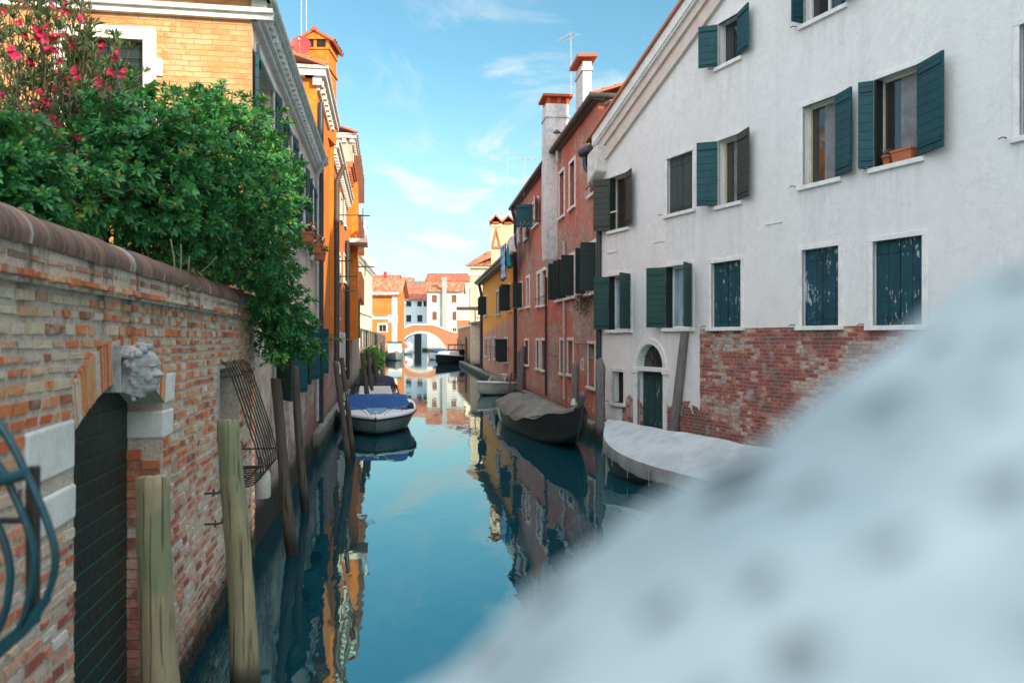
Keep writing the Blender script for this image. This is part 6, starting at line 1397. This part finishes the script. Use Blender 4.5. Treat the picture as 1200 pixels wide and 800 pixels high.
for i in range(8, 88, 8): a_ = skr[i]; mb.tube([Vector(a_[0])+Vector((.012, 0, -.1)), Vector(a_[2])+Vector((.02, .04, -.12))], .007, 4); a_ = skl[i]; mb.tube([Vector(a_[0])+Vector((-.012, 0, -.1)), Vector(a_[2])+Vector((-.02, .04, -.12))], .007, 4)
mb.build('lashing', MT['stone_grey'], b10, local=True)

# ------------------------------------------------------------------ shrubs
def leaf_mat(name, stops, rough=.42, trans=.25):
    m, n = M(name); a = n.new('ShaderNodeAttribute', attribute_name='lr').outputs['Fac']; N = n.noise(n.pos(), 2.2, 4)
    col = n.ramp(n.add(n.mul(a, .8), n.mul(N, .2)), stops); b = n.new('ShaderNodeBsdfPrincipled'); n.put(b.inputs['Base Color'], col); n.put(b.inputs['Roughness'], rough); n.put(b.inputs['Specular IOR Level'], .4)
    t = n.new('ShaderNodeBsdfTranslucent'); n.put(t.inputs[0], n.mix(.5, col, (.10, .22, .02))); mx = n.new('ShaderNodeMixShader'); mx.inputs[0].default_value = trans; n.t.links.new(b.outputs[0], mx.inputs[1]); n.t.links.new(t.outputs[0], mx.inputs[2]); n.out(None, shader=mx.outputs[0]); return m
MT['pitto'] = leaf_mat('glossy_green_leaf', [(0, (.008, .060, .022)), (.3, (.018, .14, .040)), (.55, (.034, .21, .060)), (.76, (.085, .30, .065)), (.83, (.30, .30, .04)), (.89, (.32, .22, .05))])
MT['olean'] = leaf_mat('oleander_leaf', [(0, (.03, .05, .02)), (.4, (.06, .10, .04)), (.75, (.09, .16, .07)), (1, (.20, .17, .08))], .5)
MT['petal'] = leaf_mat('pink_petal', [(0, (.30, .003, .03)), (.5, (.46, .008, .07)), (1, (.58, .03, .15))], .6, .3)
MT['twig'] = plain('brown_twig', (.10, .07, .05), .9, (.06, .045, .035), 10)
def leaves(name, cen, axis, per, ln, wd, mat, parent, spread=(25, 75), droop=.12):
    """whorls of narrow leaves: cen (N,3), axis (N,3)"""
    n_ = len(cen); k = n_*per; c = np.repeat(cen, per, 0); ax = np.repeat(axis/np.linalg.norm(axis, axis=1, keepdims=True), per, 0)
    ref = np.where(np.abs(ax[:, 2:3]) > .9, [[1., 0, 0]], [[0, 0, 1.]]); s = np.cross(ax, ref); s /= np.linalg.norm(s, axis=1, keepdims=True); t = np.cross(ax, s)
    ph = np.tile(np.arange(per)*2.399, n_)+np.repeat(rng.uniform(0, 6.28, n_), per); an = np.radians(rng.uniform(*spread, k)); rad = s*np.cos(ph)[:, None]+t*np.sin(ph)[:, None]
    d = ax*np.cos(an)[:, None]+rad*np.sin(an)[:, None]; side = np.cross(d, ax); side /= np.linalg.norm(side, axis=1, keepdims=True)+1e-9; up = np.cross(side, d)
    L_ = (ln*rng.uniform(.65, 1.2, k))[:, None]; w_ = (wd*rng.uniform(.8, 1.2, k))[:, None]; dr = np.array([[0, 0, -1.]])*droop*L_
    v = np.stack([c+d*.006, c+d*L_*.35+side*w_*.55+up*w_*.25, c+d*L_*.72+side*w_+up*w_*.35+dr*.5, c+d*L_+dr, c+d*L_*.72-side*w_+up*w_*.35+dr*.5, c+d*L_*.35-side*w_*.55+up*w_*.25], 1).reshape(-1, 3)
    v = v-np.array(world_loc(parent)); idx = np.arange(k)*6; f = np.stack([idx, idx+1, idx+2, idx+3, idx, idx+3, idx+4, idx+5], 1).reshape(-1, 4)
    me = bpy.data.meshes.new(name); me.vertices.add(len(v)); me.vertices.foreach_set('co', v.ravel()); me.loops.add(f.size); me.loops.foreach_set('vertex_index', f.ravel().astype(np.int32)); me.polygons.add(len(f)); me.polygons.foreach_set('loop_start', np.arange(len(f), dtype=np.int32)*4)
    me.materials.append(mat); at = me.attributes.new('lr', 'FLOAT', 'POINT'); at.data.foreach_set('value', np.repeat(np.clip(np.repeat(rng.uniform(0, 1, n_), per)*.45+rng.uniform(0, 1, k)*.55, 0, 1), 6)); me.update(); me.validate()
    o = bpy.data.objects.new(name, me); C.objects.link(o); o.parent = parent; return o
def blob_points(blobs, dens, shell_=.42):
    cs, ax = [], []
    for c, r, sq in blobs:
        m_ = int(dens*r*r); d = rng.normal(size=(m_, 3)); d /= np.linalg.norm(d, axis=1, keepdims=True); rr = r*(1-shell_*rng.random(m_)**1.6)*(1+.16*np.sin(d[:, 0]*7+c[0]*3)*np.sin(d[:, 1]*6+c[2]*5)+.12*np.sin(d[:, 2]*9+c[1]*2))
        p = np.array(c)+d*rr[:, None]*np.array([1, 1, sq]); cs.append(p); a = d*.9+rng.normal(size=(m_, 3))*.45+np.array([0, 0, .45]); ax.append(a)
    return np.concatenate(cs), np.concatenate(ax)
def outside(cs, ax):
    """drop whorls buried in the wall or the house"""
    keep = []
    for p in cs:
        q = Vector((p[0], p[1])); g_ = (q-GW.o).dot(GW.n); t_ = (q-GW.o).dot(GW.d); a_ = (q-CA.o).dot(CA.n); ta_ = (q-CA.o).dot(CA.d); inh = ta_ > -.02 and a_ < .06
        inw = -.5 < g_ < .12 and p[2] < 3.68 and t_ < GEND+.05
        keep.append(not (inh or inw) and p[2] > 1.7)
    k = np.array(keep); return cs[k], ax[k]
def bl(u, v, Y, r, sq=1.): c = P(u, v, Y); return ((c.x, c.y, c.z), r, sq)
sh = thing('shrub', P(215, 398, 8.2)-Vector((0, 0, 1.4)), 'big glossy green shrub spilling over the garden wall toward the canal', 'shrub')
BL = [bl(128, 185, 6.6, .38), bl(150, 150, 6.8, .26), bl(165, 210, 6.9, .55), bl(195, 155, 7.4, .40), bl(215, 215, 7.6, .60), bl(240, 135, 8.2, .28), bl(255, 165, 8.2, .45), bl(288, 150, 8.8, .32), bl(262, 225, 8.6, .60), bl(295, 215, 9.3, .50), bl(312, 195, 9.7, .34), bl(328, 220, 10.2, .24), bl(170, 255, 7.2, .5), bl(225, 275, 8.2, .5), bl(285, 290, 9.4, .54), bl(312, 270, 10.2, .42), bl(300, 335, 10.1, .46), bl(326, 318, 10.7, .28), bl(320, 362, 10.6, .36), bl(343, 378, 11.0, .28), bl(336, 398, 11.1, .32), bl(358, 408, 11.3, .20), bl(318, 408, 10.7, .20), bl(112, 235, 6.4, .30), bl(336, 245, 10.6, .16), bl(346, 212, 10.7, .10)]
cs, ax = blob_points(BL, 1350); ec = []; ea = []; shoots = MB()
for c, r, sq in BL:                                                  # loose shoots breaking the outline
    for j in range(int(6+10*r)):
        d = Vector((rng.normal(), rng.normal()-.3, rng.normal()*.7+.35)).normalized(); p0 = Vector(c)+d*r*.85; ln_ = rng.uniform(.10, .30); p1 = p0+d*ln_*.6+Vector((0, 0, .05*ln_)); p2 = p0+d*ln_+Vector((rng.normal()*.03, 0, -.08*ln_)); shoots.tube([p0, p1, p2], [.006, .004, .002], 4)
        for q in (p0.lerp(p1, .7), p1, p1.lerp(p2, .6), p2): ec.append(tuple(q)); ea.append(tuple(d+Vector((0, 0, .3))))
cs = np.concatenate([cs, np.array(ec)]); ax = np.concatenate([ax, np.array(ea)]); cs, ax = outside(cs, ax); shoots.build('shoots', MT['twig'], sh)['kind'] = 'stuff'; leaves('foliage', cs, ax, 9, .084, .0135, MT['pitto'], sh, (20, 85))
mb = MB(); root = Vector((-4.35, 9.0, 1.6)); Q = random.Random(4)
for c, r, _ in BL:
    c = Vector(c); m_ = root.lerp(c, .5)+Vector((Q.uniform(-.2, .2), Q.uniform(-.2, .2), Q.uniform(.0, .35)))
    m_.x = min(m_.x, -.1736*m_.y-2.35); way = [m_]; t_ = (Vector((c.x, c.y))-GW.o).dot(GW.n)
    if t_ > -.5 and c.z < 4.3: q_ = GW.p(min((Vector((c.x, c.y))-GW.o).dot(GW.d)-.4, GEND-.8), max(4.2, c.z+.1)+Q.uniform(-.1, .1), -.5); way = [Vector((root.x-.1, root.y, 3.2)), q_, q_.lerp(c, .6)+Vector((0, 0, .12))]
    pt = smooth([root+Vector((Q.uniform(-.15, .15), Q.uniform(-.15, .15), 0))]+way+[c], 5); mb.tube(pt, [.038-.030*i/(len(pt)-1) for i in range(len(pt))], 6)
    for j in range(7):
        d = Vector((Q.gauss(0, 1), Q.gauss(0, 1), Q.gauss(.3, .8))).normalized(); mb.tube([c-d*r*.15, c+d*r*.35+Vector((0, 0, .04)), c+d*r*.8], [.014, .009, .004], 4)
mb.build('branches', MT['twig'], sh)
s2 = thing('shrub', P(25, 398, 4.9)-Vector((.3, 0, 1.4)), 'smaller glossy green shrub behind the wall at the far left', 'shrub')
BL2 = [bl(10, 185, 4.9, .30), bl(28, 205, 5.0, .24), bl(-20, 215, 4.8, .35), bl(45, 232, 5.2, .18), bl(10, 240, 4.9, .34), bl(-60, 190, 4.8, .4), bl(20, 160, 5.0, .16)]
cs, ax = outside(*blob_points(BL2, 2400)); leaves('foliage', cs, ax, 9, .066, .0105, MT['pitto'], s2, (20, 85))
mb = MB(); root = P(0, 398, 5.1)-Vector((.3, 0, 1.35))
for c, r, _ in BL2: pt = smooth([root, root.lerp(Vector(c), .5)+Vector((Q.uniform(-.1, .1), 0, .1)), Vector(c)], 4); mb.tube(pt, .018, 5)
mb.build('branches', MT['twig'], s2)
# oleander with pink flowers
ol = thing('oleander', P(60, 398, 7.2)-Vector((0, 0, 1.4)), 'tall thin oleander with pink flowers in front of the white framed window', 'shrub')
root = P(60, 398, 7.4)-Vector((.1, 0, 1.35)); mb = MB(); tips = []; tax = []; lc = []; la = []
for i in range(210):
    u, v = (Q.uniform(-60, 110), Q.uniform(-60, 150)) if Q.random() < .75 else (Q.uniform(70, 165), Q.uniform(45, 160)); Y = Q.uniform(6.4, 8.0); e_ = P(u, v, Y); b_ = root+Vector((Q.gauss(0, .35), Q.gauss(0, .3), Q.uniform(0, .5))); m_ = b_.lerp(e_, .55)+Vector((Q.gauss(0, .12), Q.gauss(0, .1), Q.uniform(0, .15)))
    pt = smooth([b_, m_, e_], 6); mb.tube(pt, [.011-.008*j/(len(pt)-1) for j in range(len(pt))], 4); d = (e_-m_).normalized(); tips.append(e_); tax.append(d)
    for j in range(4, len(pt)):
        if Q.random() < .75: lc.append(pt[j]); la.append(d)
    for q in range(2):
        p0 = pt[Q.randrange(5, len(pt))]; d2 = (d+Vector((Q.gauss(0, .5), Q.gauss(0, .5), Q.gauss(0, .3)))).normalized(); p1 = p0+d2*Q.uniform(.15, .35); mb.tube([p0, p1], [.005, .003], 4); lc.append(p1); la.append(d2)
mb.build('stems', MT['twig'], ol)
leaves('foliage', np.array([tuple(p) for p in tips+lc]), np.array([tuple(p) for p in tax+la]), 6, .12, .0105, MT['olean'], ol, (15, 60))
fl = [P(u, v, Y)+Vector((0, -.1, 0)) for u, v, Y in ((50, 42, 6.6), (56, 50, 6.6), (62, 47, 6.6), (66, 58, 6.6), (80, 12, 7), (38, 12, 7), (94, 55, 6.8), (128, 58, 7), (146, 70, 7), (90, 92, 6.8), (96, 98, 6.8), (78, 108, 6.8), (24, 63, 6.4), (3, 40, 6.4), (35, 40, 6.6), (44, 72, 6.8), (62, 66, 6.8), (148, 88, 7), (130, 106, 7), (34, 140, 6.3), (52, 140, 6.3), (72, 155, 6.3), (76, 152, 6.3), (103, 160, 6.4), (107, 174, 6.4), (96, 186, 6.4), (70, 33, 7), (2, 116, 6.4), (60, 126, 6.8), (80, 75, 6.8), (42, 170, 6.2), (18, 20, 7), (110, 35, 7))]
for p in fl:
    fc = []; fa = []
    for j in range(4 if Q.random() < .5 else 2): fc.append(tuple(p+Vector((Q.gauss(0, .035), Q.gauss(0, .03), Q.gauss(0, .035))))); fa.append((Q.gauss(0, .5), -1+Q.gauss(0, .3), Q.gauss(.3, .5)))
    leaves('flower', np.array(fc), np.array(fa), 6, .042, .018, MT['petal'], ol, (35, 80), 0)
# dry stalks on the wall top by the shrub, grass tuft on the far quay
mb = MB()
for (u, v0, v1, du) in ((206, 342, 286, 6), (203, 340, 280, -3), (212, 345, 300, 10), (230, 322, 300, 24)):
    t_ = gt(1564/(438-u)); a = P(u, v0, 1564/(438-u)-.1); b_ = P(u+du, v1, 1564/(438-u)-.1); mb.tube(smooth([a, a.lerp(b_, .5)+Vector((.02, 0, 0)), b_]), .006, 4)
    for j in range(14): c = a+Vector((Q.gauss(0, .06), Q.gauss(0, .06), Q.uniform(-.02, .05))); d = Vector((Q.gauss(0, 1), Q.gauss(0, 1), Q.gauss(.5, .8))).normalized()*.10; k = d.cross(Vector((1, 0, .2))).normalized()*.008; mb.poly([c, c+d*.5+k, c+d, c+d*.5-k])
tag(mb.build('wall_weed', plain('dry_weed', (.20, .20, .10), .9, (.28, .23, .14), 10), origin=P(206, 342, 6.6)), 'dry weed stalks growing from the garden wall below its rounded top', 'weed')
tg = thing('grass_tuft', P(433, 440, 66), 'bright green plant tuft hanging over the far left quay', 'plant'); cc = np.array([tuple(P(433+rng.normal()*5.5, 424+rng.normal()*5.5, 68+rng.normal()*1.5)) for _ in range(700)]); cc = cc[cc[:, 2] > .1]
leaves('foliage', cc, np.tile([[.2, -.3, 1.]], (len(cc), 1))+rng.normal(size=(len(cc), 3))*.4, 6, .55, .06, leaf_mat('grass_leaf', [(0, (.03, .12, .01)), (1, (.09, .28, .03))], .6), tg)

# ------------------------------------------------------------------ the viewer's own bridge: stone parapet end, brick below
def parapet_mat():
    m, n = M('pitted_white_stone'); pos = n.pos(); N = n.noise(pos, 9, 5, .6); N2 = n.noise(pos, 60, 4, .6)
    def pits(sc, r0, r1, keep):
        vo = n.new('ShaderNodeTexVoronoi', feature='F1'); n.put(vo.inputs['Vector'], n.vm('ADD', pos, n.vm('MULTIPLY', n.noise(pos, 50, 2, out=1), (.012, .012, .012)))); n.put(vo.inputs['Scale'], sc); n.put(vo.inputs['Randomness'], 1.)
        rc = n.sep(vo.outputs['Color'])[0]; return n.mul(n.mr(vo.outputs['Distance'], r1, r0), n.mr(rc, keep, keep+.05)), rc
    p1, rc = pits(24., .16, .40, .58); p2, rc2 = pits(47., .15, .42, .62); pit = n.math('MAXIMUM', p1, n.mul(p2, .7)); sm_ = n.mr(n.noise(pos, 20, 6, .75), .46, .62)
    col = n.mix(n.mr(N, .38, .64), (.385, .47, .49), (.29, .375, .40)); col = n.mix(n.mul(sm_, .55), col, (.20, .27, .30)); col = n.mix(n.mul(pit, .96), col, n.mix(rc, (.035, .025, .022), (.05, .075, .09)))
    n.out(col, .9, n.bump(n.add(n.mul(pit, -1.2), n.add(N, n.mul(N2, .5))), .8, .006), spec=.2); return m
MT['parapet'] = parapet_mat()
pb = thing('bridge_parapet', (.1, .2, 1.4), 'pitted white stone bridge parapet, blurred in the near right foreground', 'parapet')
zc = lambda x: float(np.interp(x, [-.6, -.032, .02, .064, .105, .145, .193, .26, .62], [2.55, 2.883, 2.921, 2.952, 2.982, 3.010, 3.032, 3.060, 3.20]))
XA, XB, YA, YBk = -.55, .62, .10, .305
mb = MB(); K = 80; rows = []
for i in range(K+1):
    x = XA+(XB-XA)*i/K; w = .004*math.sin(x*46)+.0025*math.sin(x*117+1); z = zc(x)
    rows.append([(x, YA, z-.16), (x, YA+.0, z-.02), (x, YA+.012, z-.004), (x, (YA+YBk)/2, z+w), (x, YBk-.02, z-.003+w), (x, YBk-.004, z-.014), (x, YBk, z-.035), (x, YBk, z-.16)])
mb.grid(rows, closed=True, capends=True); mb.build('coping', MT['parapet'], pb)
mb = MB(); mb.hexa([(XA, YA+.03, 1.3), (XB, YA+.03, 1.3), (XB, YA+.03, zc(XB)-.15), (XA, YA+.03, zc(XA)-.15), (XA, YBk-.04, 1.3), (XB, YBk-.04, 1.3), (XB, YBk-.04, zc(XB)-.15), (XA, YBk-.04, zc(XA)-.15)]); mb.build('masonry', MT['whitewall'] if False else MT['bridge_brick'], pb)
bd = thing('footbridge', (.5, -1.2, 1.2), 'stone deck of the footbridge the picture is taken from', 'bridge'); mb = MB(); mb.box(-2.2, 9., -2.6, .30, 1.0, 1.30); mb.build('deck', MT['paving'], bd)
# unseen houses added behind the viewer, placed and sized to shade the near canal
for o_, d_, L_, hgt, lab in (((13.6, -6.15), (-.707, -.707), 8.3, 12.9, 'tall plastered house added on the right bank behind the viewer to shade the garden wall'), ((18.9, -.85), (-.707, -.707), 7.4, 21., 'very tall palace added behind the viewer to shade the canal')):
    HB = Fac(o_, d_); hh = thing('shade_house', HB.p(L_/2, 0, -4), lab, 'house'); mb = MB(); hw = [(1.+k*2.6, 2.1+k*2.6, zz, zz+1.8) for k in range(int(L_/2.6)) for zz in np.arange(3., hgt-2, 3.4)]
    wall(mb, HB, 0, L_, -.5, hgt, holes=hw); shell(mb, HB, 0, L_, 9, -.5, hgt); mb.build('wall', MT['cream_old'], hh)
    for q in hw: window(HB, hh, *q, detail=False, closed='green_shutter')
    mb = MB(); tiles(mb, HB.p(-.2, hgt, .5), HB.p(L_+.2, hgt, .5), -HB.n3*5+Vector((0, 0, 1.)), pitch=.4, row=.6); mb.build('roof', MT['tile'], hh)
